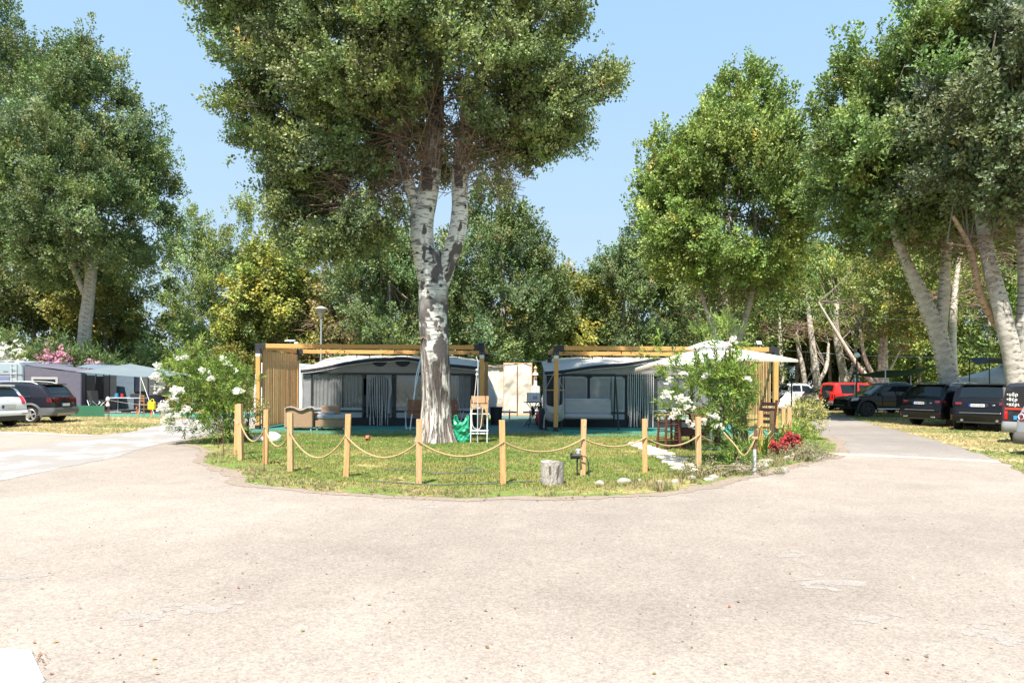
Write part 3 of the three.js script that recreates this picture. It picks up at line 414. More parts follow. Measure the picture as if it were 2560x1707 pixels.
  tree('poplar', 'leaning white-trunked poplar at the right edge beside the dark van', 'tree', null, [[[18.8, 0, -25.2, 0.38], [18.6, 2.2, -25.2, 0.32], [18.1, 4.4, -25.2, 0.27], [17.6, 7, -25.4, 0.22], [17.4, 11, -25.6, 0.12]], [[18.62, 1.7, -25.22, 0.2], [18.75, 3.2, -25.2, 0.25], [18.95, 5, -25.2, 0.23], [18.8, 8.5, -25.3, 0.2], [18.5, 12, -25.4, 0.1]]], [{ x: 19.2, z: -25.6, y0: 8.3, y1: 18.6, R: 4.7, n: 230, per: 20, size: 0.55 }], { tint: [0.135, 0.175, 0.06], around: 16, step: 0.25, dead: [[17.8, 6.6, -25, 1.1], [18.8, 7.2, -25, 1.1], [17.2, 6, -25, 0.9]] });
  tree('bare_tree', 'leaning dead reddish trunk crossing in front of the right edge poplar', 'tree', null, [[[20.4, 0, -26.6, 0.22], [19.0, 3.2, -26, 0.19], [17.6, 5.0, -25.6, 0.16], [17.0, 6.9, -25.4, 0.12], [16.3, 8.0, -25.3, 0.06]], [[17.0, 6.9, -25.4, 0.05], [16.1, 7.0, -25.3, 0.03]]], [{ x: 17.2, z: -25.6, y0: 9.4, y1: 11.2, R: 1.5, n: 12, per: 14, size: 0.4, shape: 'oval' }], { tint: P, branches: 5, bark: mat([0.9, 0.66, 0.5], 0.85, { map: barkMap }), dead: [[16.9, 7.0, -25.3, 0.7], [17.3, 5.4, -25.4, 0.5]] });
  // the grove of white trunks beyond the parked cars
  const labels = ['stout white trunk rising just behind the pergola end', 'thin pale trunk with a globe lamp at its foot', 'straight white trunk with a short snag to its right', 'thick forked trunk standing behind the small dark hatchback', 'thin white trunk left of the broad speckled one', 'broad white speckled trunk behind the red car', 'many-forked bare-limbed poplar behind the black pickup', 'white-footed trunk just right of the many-forked poplar', 'grey double trunk in shade right of the leaning giant', 'first thin trunk right of the pergola end', 'thin trunk between the globe lamp and the snag', 'slim trunk just left of the thick forked one', 'slim leaning trunk between forked and speckled trunks', 'slim reddish trunk left of the broad speckled one', 'slim trunk right of the broad speckled one', 'slim far trunk above the silver hatchback', 'slim far trunk behind the green shade sail'];
  const gv = [[1958, 60, 0.25, [[0, 0], [-0.3, 6]], 13], [1990, 66, 0.19, [[0, 0], [0.2, 6]], 13], [2022, 62, 0.26, [[0, 0], [-0.5, 3], [-1.1, 6.4]], 13.5], [2052, 60, 0.36, [[0, 0], [-0.3, 2.0], [-0.9, 6.6]], 14], [2078, 64, 0.17, [[0, 0], [-0.2, 6]], 13], [2126, 60, 0.42, [[0, 0], [-0.5, 2.4], [-1.3, 7]], 14.5], [2198, 47, 0.27, [[0, 0], [0.1, 1.8], [0.3, 5.2]], 11.5], [2218, 50, 0.27, [[0, 0], [-0.2, 5]], 12], [2395, 41, 0.26, [[0, 0], [-0.3, 4], [-0.2, 7]], 14], [1942, 63, 0.16, [[0, 0], [0.2, 6]], 12.5], [2006, 68, 0.16, [[0, 0], [-0.3, 6]], 13], [2036, 66, 0.15, [[0, 0], [0.3, 6]], 13], [2090, 67, 0.15, [[0, 0], [0.5, 3], [0.6, 6.5]], 13.5], [2104, 63, 0.17, [[0, 0], [-0.2, 6]], 13], [2152, 65, 0.17, [[0, 0], [0.3, 6.5]], 13.5], [2172, 68, 0.15, [[0, 0], [-0.3, 6.5]], 13.5], [2290, 58, 0.18, [[0, 0], [0.3, 6.5]], 13]];
  gv.forEach(([px, d, r, path, h], i) => {
    const x = at(px, 957, d).x, tr = [[...path.map(([a, y], k) => [x + a, y, -d, r * (1 - 0.16 * k)]), [x + path[path.length - 1][0] + rr(-0.4, 0.4), h * 0.72, -d, r * 0.3]]];
    if (i === 3) tr.push([[x - 0.3, 1.7, -d, 0.2], [x + 0.5, 3.2, -d, 0.17], [x + 0.7, 5.4, -d, 0.1]]);
    if (i === 2) tr.push([[x - 0.4, 1.9, -d, 0.09], [x + 0.3, 2.9, -d, 0.05]]);
    if (i === 5) tr.push([[x - 0.4, 1.7, -d, 0.2], [x + 0.35, 3.6, -d, 0.16], [x + 0.5, 6, -d, 0.1]]);
    if (i === 1) tr.push([[x, 2, -d, 0.14], [x + 0.8, 3.6, -d, 0.1], [x + 1, 5.5, -d, 0.06]]);
    if (i === 6) tr.push([[x, 1.4, -d, 0.2], [x - 1.4, 3.0, -d, 0.15], [x - 2.6, 4.8, -d, 0.12], [x - 4.2, 7.4, -d, 0.07]], [[x + 0.1, 1.7, -d, 0.17], [x - 0.9, 3.4, -d, 0.13], [x - 1.3, 5.6, -d, 0.08]], [[x + 0.2, 1.9, -d, 0.12], [x + 1.2, 3.6, -d, 0.07], [x + 1.8, 5, -d, 0.04]]);
    tree('grove_poplar', labels[i], 'tree', G1, tr, [{ x: x - 0.4, z: -d - 4, y0: i === 6 ? 6.4 : 5.2, y1: h, R: 4.3, n: i === 6 ? 22 : i === 7 ? 26 : i > 8 ? 60 : 100, per: 17, size: 0.7, shape: 'oval' }], { tint: i % 2 ? BR : [0.22, 0.275, 0.045], bark: groveBark, branches: 16, yellow: 0.1, dead: [[x - 0.4, 6.6, -d + 0.2, 1.7], ...(i === 6 ? [[x + 0.5, 4.9, -d + 0.2, 1.5], [x + 0.9, 4.0, -d + 0.2, 1.0]] : [])] });
  });
  // closing rows at the back
  const far = [[-54, -62, 17, GR], [-47, -56, 16, DK], [-41, -66, 15, P], [-37.5, -54, 13, [0.17, 0.19, 0.035]], [-21, -66, 12, DK], [-19, -58, 9, GR], [-11, -62, 10.5, P], [-4, -64, 10, DK], [13.6, -62, 12, P], [17.5, -56, 12.4, P], [21.5, -72, 14.6, GR], [27.5, -74, 16, BR], [33, -70, 16, BR], [38, -66, 17, BR], [42, -60, 17, BR], [48, -62, 18, P], [34, -57, 14, BR], [38.5, -50, 16, P], [8.5, -66, 9, GR], [2.5, -66, 8.5, DK]];
  const fl = ['at the far left edge', 'second from the far left edge', 'third from the far left edge', 'behind the white oleander', 'behind the slender twin poplar', 'low between the twin poplar and the yellow-green tree', 'behind the street lamp', 'behind the big trunk, half hidden', 'right of the dark round-crowned poplar', 'filling the gap right of the bright green poplar', 'over the white pickup', 'over the small dark hatchbacks', 'over the red car', 'behind the many-forked poplar', 'behind the leaning giant, farther', 'at the far right edge', 'shaded, behind the white gazebo', 'shaded, behind the dark van', 'behind the pale twin stems', 'low behind the cream canvas screens'];
  far.forEach(([x, z, h, tint], i) => tree('background_tree', `background poplar ${fl[i]}`, 'tree', G2, [[[x, 0, z, 0.25], [x + rr(-0.4, 0.4), h * 0.4, z, 0.18], [x, h * 0.7, z, 0.08]]], [{ x, z, y0: 0.8, y1: h, R: 3.9 + h * 0.09, n: 95, per: 15, size: 0.85, shape: i % 3 ? 'poplar' : 'oval' }], { tint, shoots: farShoot, branches: 10 }));
  // undergrowth between the trunks
  const under = [[-35, -47, 3.4, DK], [-29.5, -45, 4, [0.17, 0.2, 0.03]], [-22.5, -47, 4.6, GR], [-18.5, -44, 3.2, [0.2, 0.22, 0.03]], [-9.8, -50, 3.6, [0.25, 0.25, 0.03]], [-4.5, -50, 4.2, GR], [1.2, -48, 3.2, [0.19, 0.22, 0.03]], [6, -54, 3.6, [0.26, 0.24, 0.03]], [11.5, -52, 4, DK], [15.5, -48, 4.4, GR], [21, -70, 5, [0.24, 0.25, 0.03]], [27, -70, 5, BR], [33, -67, 5, [0.2, 0.22, 0.03]], [37, -64, 4, DK], [-43, -48, 4, DK], [-14.5, -54, 4, GR]];
  const ul = ['in the far left shade', 'glinting behind the pink oleander', 'under the slender twin poplar', 'left of the street lamp', 'right of the street lamp', 'behind the big trunk', 'behind the cream canvas, on its left', 'behind the cream canvas, on its right', 'under the pale twin stems', 'behind the parasol', 'behind the white pickup', 'behind the red car', 'behind the many-forked poplar', 'behind the green shade sail', 'behind the white oleander', 'below the yellow-green tree'];
  under.forEach(([x, z, h, tint], i) => tree('shrub', `loose green shrub ${ul[i]}`, 'shrub', 'undergrowth shrubs', [[[x, 0, z, 0.08], [x, h * 0.6, z, 0.03]]], [{ x, z, y0: 0.2, y1: h, R: 3.4, n: 60, per: 14, size: 0.55, shape: 'oval' }], { tint, shoots: i % 2 ? broadShoot : farShoot, branches: 6, scale: 0.8 }));
}
// ------------------------------------------------------------------ the two pitches: carpets, pergolas, caravans with awnings
const [pineMap, pineBump] = tex(512, 512, (u, v) => { const w = v * 14 + 1.6 * fbm(u * 3, v * 5, 0, 500, 3), g = 0.5 + 0.5 * Math.sin(w * 6.283), f = fbm(u * 16, v * 130, 0, 505, 2); let k = 0.86 + 0.2 * g * 0.6 + 0.3 * (f - 0.5); for (let q = 0; q < 5; q++) { const du = (u - hash2(q, 1, 9)) * 5, dv = (v - hash2(q, 2, 9)) * 9, d = du * du + dv * dv; if (d < 0.012) k *= 0.5 + 0.5 * smooth(0.003, 0.012, d); } return [k, k * (0.93 + 0.06 * g), k * (0.82 + 0.12 * g), f]; }, true);
const pine = mat([0.68, 0.36, 0.12], 0.62, { map: pineMap, bumpMap: pineBump, bumpScale: 0.004 });
const pineAlt = mat([0.62, 0.32, 0.105], 0.66, { map: pineMap, bumpMap: pineBump, bumpScale: 0.004 });
const paleTimber = mat([0.64, 0.39, 0.215], 0.75, { map: pineMap, bumpMap: pineBump, bumpScale: 0.004 });
const paleTimber2 = mat([0.66, 0.37, 0.17], 0.75, { map: pineMap, bumpMap: pineBump, bumpScale: 0.004 });
const slatMats = [[0.84, 0.52, 0.25], [0.62, 0.36, 0.15], [0.88, 0.58, 0.31], [0.54, 0.32, 0.14]].map((c) => mat(c, 0.75, { map: pineMap, bumpMap: pineBump, bumpScale: 0.003 }));
const black = mat([0.022, 0.023, 0.027], 0.55), blackGloss = mat([0.018, 0.018, 0.02], 0.35), steel = mat([0.42, 0.43, 0.44], 0.42, { metalness: 0.7 }), alu = mat([0.62, 0.63, 0.65], 0.45, { metalness: 0.35 }), whitePaint = mat([0.74, 0.74, 0.72], 0.5), rust = mat([0.16, 0.07, 0.045], 0.9);
const pane = phys([1, 1, 1], 0.04, { transmission: 1, thickness: 0, ior: 1.45 });
const [clothMap, clothBump] = tex(256, 256, (u, v) => { const a = fbm(u * 60, v * 60, 60, 520, 2), b = fbm(u * 6, v * 6, 6, 523, 4), k = 1 + 0.12 * (a - 0.5) + 0.22 * (b - 0.5); return [k * 0.9, k * 0.9, k * 0.9, a * 0.4 + b * 0.6]; }, true);
const cloth = (c, o) => mat(c, 0.85, { map: clothMap, bumpMap: clothBump, bumpScale: 0.01, ...o });

// carpets
{
  const mk = (label, x0, x1, z0, z1, c, y) => { const g = metric(rbox(x1 - x0, 0.012, z1 - z0, 0.004, (x0 + x1) / 2, y, (z0 + z1) / 2), 1.5); tag(solo('green_carpet', g, cloth(c, { roughness: 0.95 }), label, 'carpet', 'green ground carpets of the pitches')); };
  mk('teal green carpet under the left pergola', -9.0, -1.02, -29, -22.05, [0.035, 0.20, 0.165], 0.022);
  mk('teal green carpet under the right pergola', 1.3, 9.3, -29, -21.9, [0.04, 0.25, 0.19], 0.022);
  mk('grey green carpet in the alley between the two caravans', -1.0, 1.28, -36.5, -22.4, [0.075, 0.16, 0.15], 0.021);
}
const pergolas = [];
function pergola(label, X0, X1, side, slatSide) {
  const Z0 = -23.85, Z1 = -28.1, H = 3.0, b = 0.15, t = thing('pergola', label, 'pergola', [(X0 + X1) / 2, 0, (Z0 + Z1) / 2]), cx = (X0 + X1) / 2, cz = (Z0 + Z1) / 2, w = X1 - X0, d = Z0 - Z1, ly = H - b / 2;
  const F = 0.012;
  for (const sx of [-1, 1]) for (const sz of [-1, 1]) {
    const x = sx * w / 2, z = sz * d / 2;
    part('post', timber(V(x, 0.12, z), V(x, H - 0.33, z), b, b), pine, t);
    const br = part('corner_bracket', [rbox(b + 0.03, 0.34, b + 0.03, 0.008, x, H - 0.16, z), rbox(0.2, b + 0.03, b + 0.03, 0.008, x - sx * 0.17, H - b / 2 - 0.003, z), rbox(b + 0.026, b + 0.026, 0.2, 0.008, x, H - b / 2 - 0.004, z - sz * 0.17)], black, t);
    const bo = []; for (const k of [-1, 1]) bo.push(cyl(0.012, 0.012, 0.02, x + k * 0.04, H - 0.27, z + 0.092, Math.PI / 2, 0, 0, 6)); part('bolt', bo[0], steel, br); part('bolt', bo[1], steel, br);
    part('sleeve', rbox(b + 0.012, 0.12, b + 0.012, 0.004, x, H - 0.39, z), sz > 0 ? alu : black, t);
    part('post_foot', [rbox(b + 0.02, 0.16, b + 0.02, 0.006, x, 0.09, z), box(0.24, 0.01, 0.24, x, 0.034, z)], black, t);
  }
  for (const sz of [-1, 1]) part('long_beam', timber(V(-w / 2 + 0.27, ly, sz * d / 2), V(w / 2 - 0.27, ly, sz * d / 2), b, b), sz > 0 ? pine : pineAlt, t);
  for (const sx of [-1, 1]) part('cross_beam', timber(V(sx * w / 2, ly, -d / 2 + 0.27), V(sx * w / 2, ly, d / 2 - 0.27), b, b), pineAlt, t);
  // the slatted side
  const sx = slatSide, x = sx * w / 2, dense = sx < 0, pitch = dense ? 0.103 : 0.168, n = Math.floor((d - 0.3) / pitch), sw = dense ? 0.074 : 0.06;
  part('slat_rail', timber(V(x - sx * 0.03, H - 0.24, -d / 2 + 0.1), V(x - sx * 0.03, H - 0.24, d / 2 - 0.1), 0.04, 0.06), pineAlt, t);
  part('slat_rail', timber(V(x - sx * 0.03, 0.16, -d / 2 + 0.1), V(x - sx * 0.03, 0.16, d / 2 - 0.1), 0.04, 0.06), pineAlt, t);
  for (let k = 0; k < n; k++) { const z = -d / 2 + 0.2 + k * pitch; part('slat', timber(V(x - sx * (0.062 + 0.006 * rnd()), 0.06, z), V(x - sx * (0.062 + 0.006 * rnd()), H - 0.2 + rr(-0.015, 0.015), z + rr(-0.006, 0.006)), 0.018, sw * rr(0.92, 1.05), 0.003), slatMats[k * 7 % 4], t); }
  pergolas.push([X0, X1, Z0, Z1]); return t;
}
seed = 900;
pergola('pine pergola with a dense slatted screen on its left side', -8.87, -1.06, 1, -1);
pergola('pine pergola with an open slatted screen on its right side', 1.54, 9.22, 1, 1);

// strings of bulbs
{
  const glass = phys([1, 0.9, 0.72], 0.05, { transmission: 1, thickness: 0, ior: 1.45 }), fil = mat([0.55, 0.36, 0.14], 0.4);
  const string = (label, ends, bulbs) => {
    const t = thing('string_lights', label, 'string lights', [ends[0][0], 0, ends[0][2]], 0, 'festoon bulbs hung along the pergolas'), o = V(ends[0][0], 0, ends[0][2]), pts = [];
    for (let k = 0; k < ends.length - 1; k++) { const a = V(...ends[k]), b = V(...ends[k + 1]), sag = ends[k + 1][3] ?? 0.12; for (let j = 0; j < 10; j++) { const q = a.clone().lerp(b, j / 10); q.y -= sag * 4 * (j / 10) * (1 - j / 10); pts.push(q.sub(o)); } } pts.push(V(...ends[ends.length - 1].slice(0, 3)).sub(o));
    part('cable', tube(pts, 0.006, pts.length * 3, 5), black, t);
    const c = curve(pts); for (let k = 0; k < bulbs; k++) { const p = c.getPointAt((k + 0.5) / bulbs); const b = part('bulb', xf(lathe([[0, -0.125], [0.018, -0.12], [0.03, -0.1], [0.033, -0.085], [0.026, -0.06], [0.014, -0.045]], 10), p.x, p.y, p.z), glass, t); part('socket', cyl(0.019, 0.017, 0.05, p.x, p.y - 0.025, p.z, 0, 0, 0, 8), black, b); part('filament', cyl(0.008, 0.005, 0.05, p.x, p.y - 0.08, p.z, 0, 0, 0, 5), fil, b); }
  };
  string('string of bulbs swagged under the left pergola beam', [[-7.35, 2.86, -27.9], [-6.9, 2.84, -25.2, 0.1], [-6.0, 2.82, -24.0, 0.12], [-4.2, 2.84, -23.95, 0.22], [-2.9, 2.84, -23.95, 0.18], [-1.25, 2.83, -23.95, 0.2]], 20);
  string('string of bulbs swagged under the right pergola beam', [[1.65, 2.84, -24.0], [3.95, 2.84, -23.95, 0.2], [4.35, 2.84, -23.95, 0.02], [6.5, 2.84, -23.95, 0.26], [9.0, 2.84, -23.95, 0.22]], 22);
}
// lamps on the pergola tops
{
  const a = thing('flood_lamp', 'small white solar flood lamp on top of the right pergola corner', 'lamp', [8.62, 3.0, -23.85], 0.35); part('bracket', [box(0.05, 0.09, 0.05, 0, 0.045, 0)], black, a); part('housing', rbox(0.24, 0.16, 0.04, 0.01, 0, 0.15, 0, -0.5), black, a); part('panel', box(0.21, 0.13, 0.006, 0, 0.161, 0.02, -0.5), mat([0.75, 0.77, 0.8], 0.2), a);
  const b = thing('solar_lamp', 'round solar lamp on the right corner of the left pergola', 'lamp', [-1.1, 3.02, -23.85]); part('base', cyl(0.09, 0.1, 0.05, 0, 0.025, 0), black, b); part('cap', cyl(0.13, 0.11, 0.05, 0, 0.085, 0), mat([0.05, 0.25, 0.23], 0.3), b); part('stem', cyl(0.05, 0.05, 0.06, 0, 0.05, 0), steel, b);
  const c = thing('solar_lamp', 'flat solar lamp above the left pergola beam', 'lamp', [-7.95, 3.0, -24.4]); part('stem', cyl(0.012, 0.012, 0.14, 0, 0.07, 0), steel, c); part('panel', rbox(0.34, 0.03, 0.22, 0.01, 0, 0.15, 0, 0.2), mat([0.7, 0.72, 0.75], 0.3), c);
  const d = thing('flood_lamp', 'little white lamp on the left pergola beam beside the corner', 'lamp', [-7.55, 3.0, -23.85]); part('housing', rbox(0.13, 0.07, 0.1, 0.015, 0, 0.035, 0), whitePaint, d); part('lens', box(0.1, 0.04, 0.01, 0, 0.035, 0.052), mat([0.5, 0.5, 0.48], 0.2), d);
}

// caravans
const caravanWhite = phys([0.72, 0.72, 0.71], 0.4, { clearcoat: 0.25 }), caravanGrey = mat([0.42, 0.43, 0.45], 0.5), tint = phys([0.02, 0.03, 0.035], 0.06, { clearcoat: 1, clearcoatRoughness: 0.03 });
function caravanBody(pts, z0, z1, bevel = 0.12) { const g = new THREE.ExtrudeGeometry(poly2(pts), { depth: z0 - z1 - bevel * 2, bevelEnabled: true, bevelSize: bevel, bevelThickness: bevel, bevelSegments: 4, curveSegments: 4 }); g.translate(0, 0, z1 + bevel); return toCreasedNormals(g, 0.6); }
function caravan(label, x, z, nose) {
  const t = thing('caravan', label, 'caravan', [x, 0, z], 0, 'white touring caravans behind the awnings'), s = nose;
  // nose points to s; profile in x (length), y
  const pr = [[-s * 3.3, 0.45], [-s * 3.36, 1.2], [-s * 3.2, 2.35], [-s * 2.9, 2.58], [s * 2.6, 2.6], [s * 2.95, 2.4], [s * 3.3, 1.65], [s * 3.55, 1.0], [s * 3.5, 0.45]]; if (s < 0) pr.reverse();
  part('body', caravanBody(pr, 1.05, -1.05), caravanWhite, t);
  part('skirt_band', [box(6.6, 0.06, 2.24, 0, 0.62, 0)], caravanGrey, t); part('ground_skirting', [box(6.5, 0.5, 0.03, 0, 0.26, 0.95), box(6.5, 0.5, 0.03, 0, 0.26, -0.95), box(0.03, 0.5, 1.9, 3.25, 0.26, 0), box(0.03, 0.5, 1.9, -3.25, 0.26, 0)], caravanGrey, t);
  const zz = 1.055; for (const [a, b, c, d2, n] of [[-2.4, -1.2, 1.15, 1.85], [0.4, 1.5, 1.15, 1.85]]) { const w = part('window', rbox(b - a, d2 - c, 0.03, 0.08, (a + b) / 2, (c + d2) / 2, zz + 0.105), tint, t); }
  part('front_window', (() => { const a = V(s * 3.07, 2.12, 0), b = V(s * 3.36, 1.5, 0), d = b.clone().sub(a), g = rbox(0.03, d.length(), 1.7, 0.01); g.applyQuaternion(quatTo(d.clone().negate())); const m = a.add(b).multiplyScalar(0.5); return g.translate(m.x + s * 0.12, m.y + 0.06, 0); })(), tint, t);
  part('roof_vent', rbox(0.5, 0.12, 0.5, 0.05, -s * 0.6, 2.77, 0), whitePaint, t); part('roof_vent', rbox(0.75, 0.1, 0.6, 0.05, s * 1.7, 2.76, 0.1), whitePaint, t);
  for (const k of [-1, 1]) { const w = part('wheel', xf(new THREE.TorusGeometry(0.24, 0.09, 8, 20), -s * 0.3, 0.33, k * 0.98), black, t); part('hub', cyl(0.19, 0.19, 0.1, -s * 0.3, 0.33, k * 0.98, Math.PI / 2), alu, w); }
  part('drawbar', [rod([s * 3.3, 0.45, 0.4], [s * 4.5, 0.42, 0], 0.04), rod([s * 3.3, 0.45, -0.4], [s * 4.5, 0.42, 0], 0.04), cyl(0.03, 0.03, 0.5, s * 4.2, 0.27, 0)], steel, t);
  return t;
}
caravan('white caravan behind the left awning, its raked nose showing at the right', -4.3, -29.85, 1);
caravan('white caravan behind the right awning, its nose towards the alley', 5.0, -29.85, -1);

// awnings
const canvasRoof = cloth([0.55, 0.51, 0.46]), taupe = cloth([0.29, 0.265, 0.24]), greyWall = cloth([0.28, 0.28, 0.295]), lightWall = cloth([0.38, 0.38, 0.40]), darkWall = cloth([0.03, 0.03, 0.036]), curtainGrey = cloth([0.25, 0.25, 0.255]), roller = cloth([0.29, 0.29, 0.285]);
const ropeGrey = cloth([0.60, 0.58, 0.55]);
const pleats = (x0, x1, y0, y1, z, n, amp, s) => sheet((u, v) => { const a = u * n * 6.283 + 2.2 * Math.sin(u * 9 + s) + 0.5 * Math.sin(v * 2 + u * 11); return [x0 + (x1 - x0) * u, y0 + (y1 - y0) * v, z + Math.sin(a) * amp * (1.1 - 0.5 * v) + 0.01 * Math.sin(u * 31 + s)]; }, Math.ceil(n * 9), 6, [x1 - x0, y1 - y0]);
const slab = (x0, x1, y0, y1, z, th = 0.02) => metric(box(x1 - x0, y1 - y0, th, (x0 + x1) / 2, (y0 + y1) / 2, z), 1);
function awning(name, label, X, Z, W, eaves, peak, yE, yP, yR, parts) {
  const t = thing(name, label, 'awning', [X, 0, Z], 0, 'caravan awnings under the pergolas'), zb = -2.75;
  const edge = (x) => { const a = x < peak ? yE + (yP - yE) * x / peak : yP - (yP - yR) * (x - peak) / (W - peak), d = Math.abs(x - peak); return a - (d < 0.5 ? 0.09 * (1 - d / 0.5) ** 2 : 0) - 0.02 * Math.sin(x * 2.6); };
  part('roof', sheet((u, v) => { const x = -0.06 + u * (W + 0.12), y = edge(Math.min(W, Math.max(0, x))), k = v; return [x, y + (2.80 - 0.22 * Math.pow(Math.abs(2 * u - 1), 6) - y) * Math.pow(k, 0.8) - 0.07 * Math.sin(k * 3.14) * (0.6 + 0.5 * Math.sin(u * 14)) + 0.012 * Math.sin(u * 40), 0.12 + (zb - 0.12) * k]; }, 60, 12, [W, 2.8]), canvasRoof, t);
  part('roof_fringe', sheet((u, v) => { const x = -0.06 + u * (W + 0.12), y = edge(Math.min(W, Math.max(0, x))); return [x, y + 0.012 - 0.12 * v, 0.125 + 0.01 * Math.sin(u * 60) * v]; }, 80, 3, [W, 0.12]), darkWall, t);
  part('eave_cord', tube(Array.from({ length: 13 }, (_, k) => [k / 12 * W, edge(k / 12 * W) - 0.13, 0.14]), 0.008, 40, 5), whitePaint, t);
  // gable between the wall head and the roof edge
  const pts = [[0, 2.0], [W, 2.0]]; for (let k = 20; k >= 0; k--) pts.push([k / 20 * W, edge(k / 20 * W) - 0.02]);
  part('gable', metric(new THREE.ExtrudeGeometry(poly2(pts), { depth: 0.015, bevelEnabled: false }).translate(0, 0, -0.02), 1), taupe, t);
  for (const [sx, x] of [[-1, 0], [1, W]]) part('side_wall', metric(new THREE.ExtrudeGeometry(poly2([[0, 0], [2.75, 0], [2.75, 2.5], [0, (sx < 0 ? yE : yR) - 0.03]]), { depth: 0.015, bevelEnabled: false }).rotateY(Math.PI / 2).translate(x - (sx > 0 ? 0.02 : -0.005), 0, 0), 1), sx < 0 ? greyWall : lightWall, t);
  part('head_rail', rbox(W, 0.07, 0.05, 0.02, W / 2, 2.01, 0.02), black, t);
  part('skirt', slab(0.01, W - 0.01, 0.0, 0.34, -0.03), darkWall, t);
  parts(t, X); return t;
}
const blackStrand = cloth([0.035, 0.035, 0.045]);
const strands = (t, x0, x1, y0, y1, z, n, r, m, s) => { seed = s; for (let k = 0; k < n; k++) { const x = x0 + (x1 - x0) * (k + 0.5) / n, top = typeof y1 === 'function' ? y1(x) : y1, sway = rr(-0.05, 0.05), pts = [[x, top, z], [x + rr(-0.01, 0.01), top * 0.66 + y0 * 0.34, z + rr(-0.01, 0.01)], [x + sway * 0.5, top * 0.3 + y0 * 0.7, z + rr(-0.015, 0.015)], [x + sway, y0 + rr(0, 0.03), z + rr(-0.02, 0.02)]]; part('rope_strand', tube(pts, r * (k % 2 ? 1.15 : 1), 14, 6), k % 2 ? blackStrand : m, t); } };
const arch = (t, x0, x1, y0, top, wall, z) => { const w = x1 - x0, s = new THREE.Shape(); s.moveTo(x0, y0); s.lineTo(x1, y0); s.lineTo(x1, 2.0); s.lineTo(x0, 2.0); s.closePath(); const h = new THREE.Path(), a = x0 + 0.07, b = x1 - 0.07, r = (b - a) / 2; h.moveTo(a, y0 + 0.001); h.lineTo(a, top - r); h.absarc((a + b) / 2, top - r, r, Math.PI, 0, true); h.lineTo(b, y0 + 0.001); h.closePath(); s.holes.push(h); part('door_panel', metric(new THREE.ExtrudeGeometry(s, { depth: 0.018, bevelEnabled: false, curveSegments: 20 }).translate(0, 0, z), 1), wall, t); return (x) => top - r + Math.sqrt(Math.max(0, r * r - (x - (a + b) / 2) ** 2)); };
const glazed = (t, x0, x1, fill, n, s) => {   // a clear window with a curtain behind it and a white apron with a black band below
  const w = part('window', pane ? slab(x0, x1, 0.72, 1.97, 0.0, 0.004) : null, pane, t); part('window_frame', slab(x0 - 0.05, x0, 0.34, 1.98, 0.005, 0.03), black, w); part('window_frame', slab(x1, x1 + 0.05, 0.34, 1.98, 0.005, 0.03), black, w);
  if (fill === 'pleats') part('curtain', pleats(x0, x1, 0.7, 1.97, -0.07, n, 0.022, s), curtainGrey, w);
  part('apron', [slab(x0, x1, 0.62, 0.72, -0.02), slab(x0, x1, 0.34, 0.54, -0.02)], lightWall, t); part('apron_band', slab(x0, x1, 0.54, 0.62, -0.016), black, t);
};
awning('caravan_awning', 'grey caravan awning with an arched rope-curtain door under the left pergola', -7.97, -26, 6.67, 0, 3.35, 2.13, 2.70, 2.27, (t, X) => {
  glazed(t, 0.36, 2.27, 'pleats', 16, 1); part('mullion', slab(1.5, 1.54, 0.72, 1.97, 0.012), black, t);
  part('corner_panel', slab(0.02, 0.30, 0.34, 2.0, -0.02), greyWall, t);
  const f = arch(t, 2.42, 3.38, 0.34, 1.93, greyWall, -0.03); strands(t, 2.52, 3.28, 0.04, (x) => f(x) - 0.01, 0.02, 23, 0.0155, ropeGrey, 70);
  part('rolled_door', [tube([[3.32, 1.85, 0.05], [3.36, 1.4, 0.07], [3.3, 1.0, 0.06], [3.28, 0.5, 0.05]], 0.05, 16, 8)], lightWall, t);
  glazed(t, 3.56, 4.85, 'folds', 0, 2); part('clear_sheet', sheet((u, v) => [3.56 + 1.29 * u, 0.75 + 1.2 * v, -0.05 + 0.03 * Math.sin((u * 1.2 + v) * 26) * (1 - v * 0.6)], 50, 20), phys([0.5, 0.5, 0.5], 0.1, { transmission: 0.75, thickness: 0 }), t);
  glazed(t, 5.0, 6.42, 'pleats', 12, 3); part('corner_panel', slab(6.48, 6.65, 0.34, 2.0, -0.02), darkWall, t);
  for (const x of [2.62 + 0.3, 3.8]) part('vent', metric(new THREE.ExtrudeGeometry((() => { const s = new THREE.Shape(); s.absarc(0, 0, 0.27, Math.PI, 2 * Math.PI); s.closePath(); return s; })(), { depth: 0.012, bevelEnabled: false }).scale(1.05, 0.8, 1).translate(x, 2.50, 0.0), 1), darkWall, t);
  part('guy_strap', [tube([[4.5, 2.55, 0.2], [4.44, 1.9, 0.9], [4.48, 1.2, 1.6], [4.42, 0.03, 2.2]], 0.02, 20, 6), tube([[4.52, 2.55, 0.2], [4.50, 1.9, 0.9], [4.46, 1.2, 1.6], [4.43, 0.03, 2.2]], 0.018, 20, 6)], whitePaint, t);
});
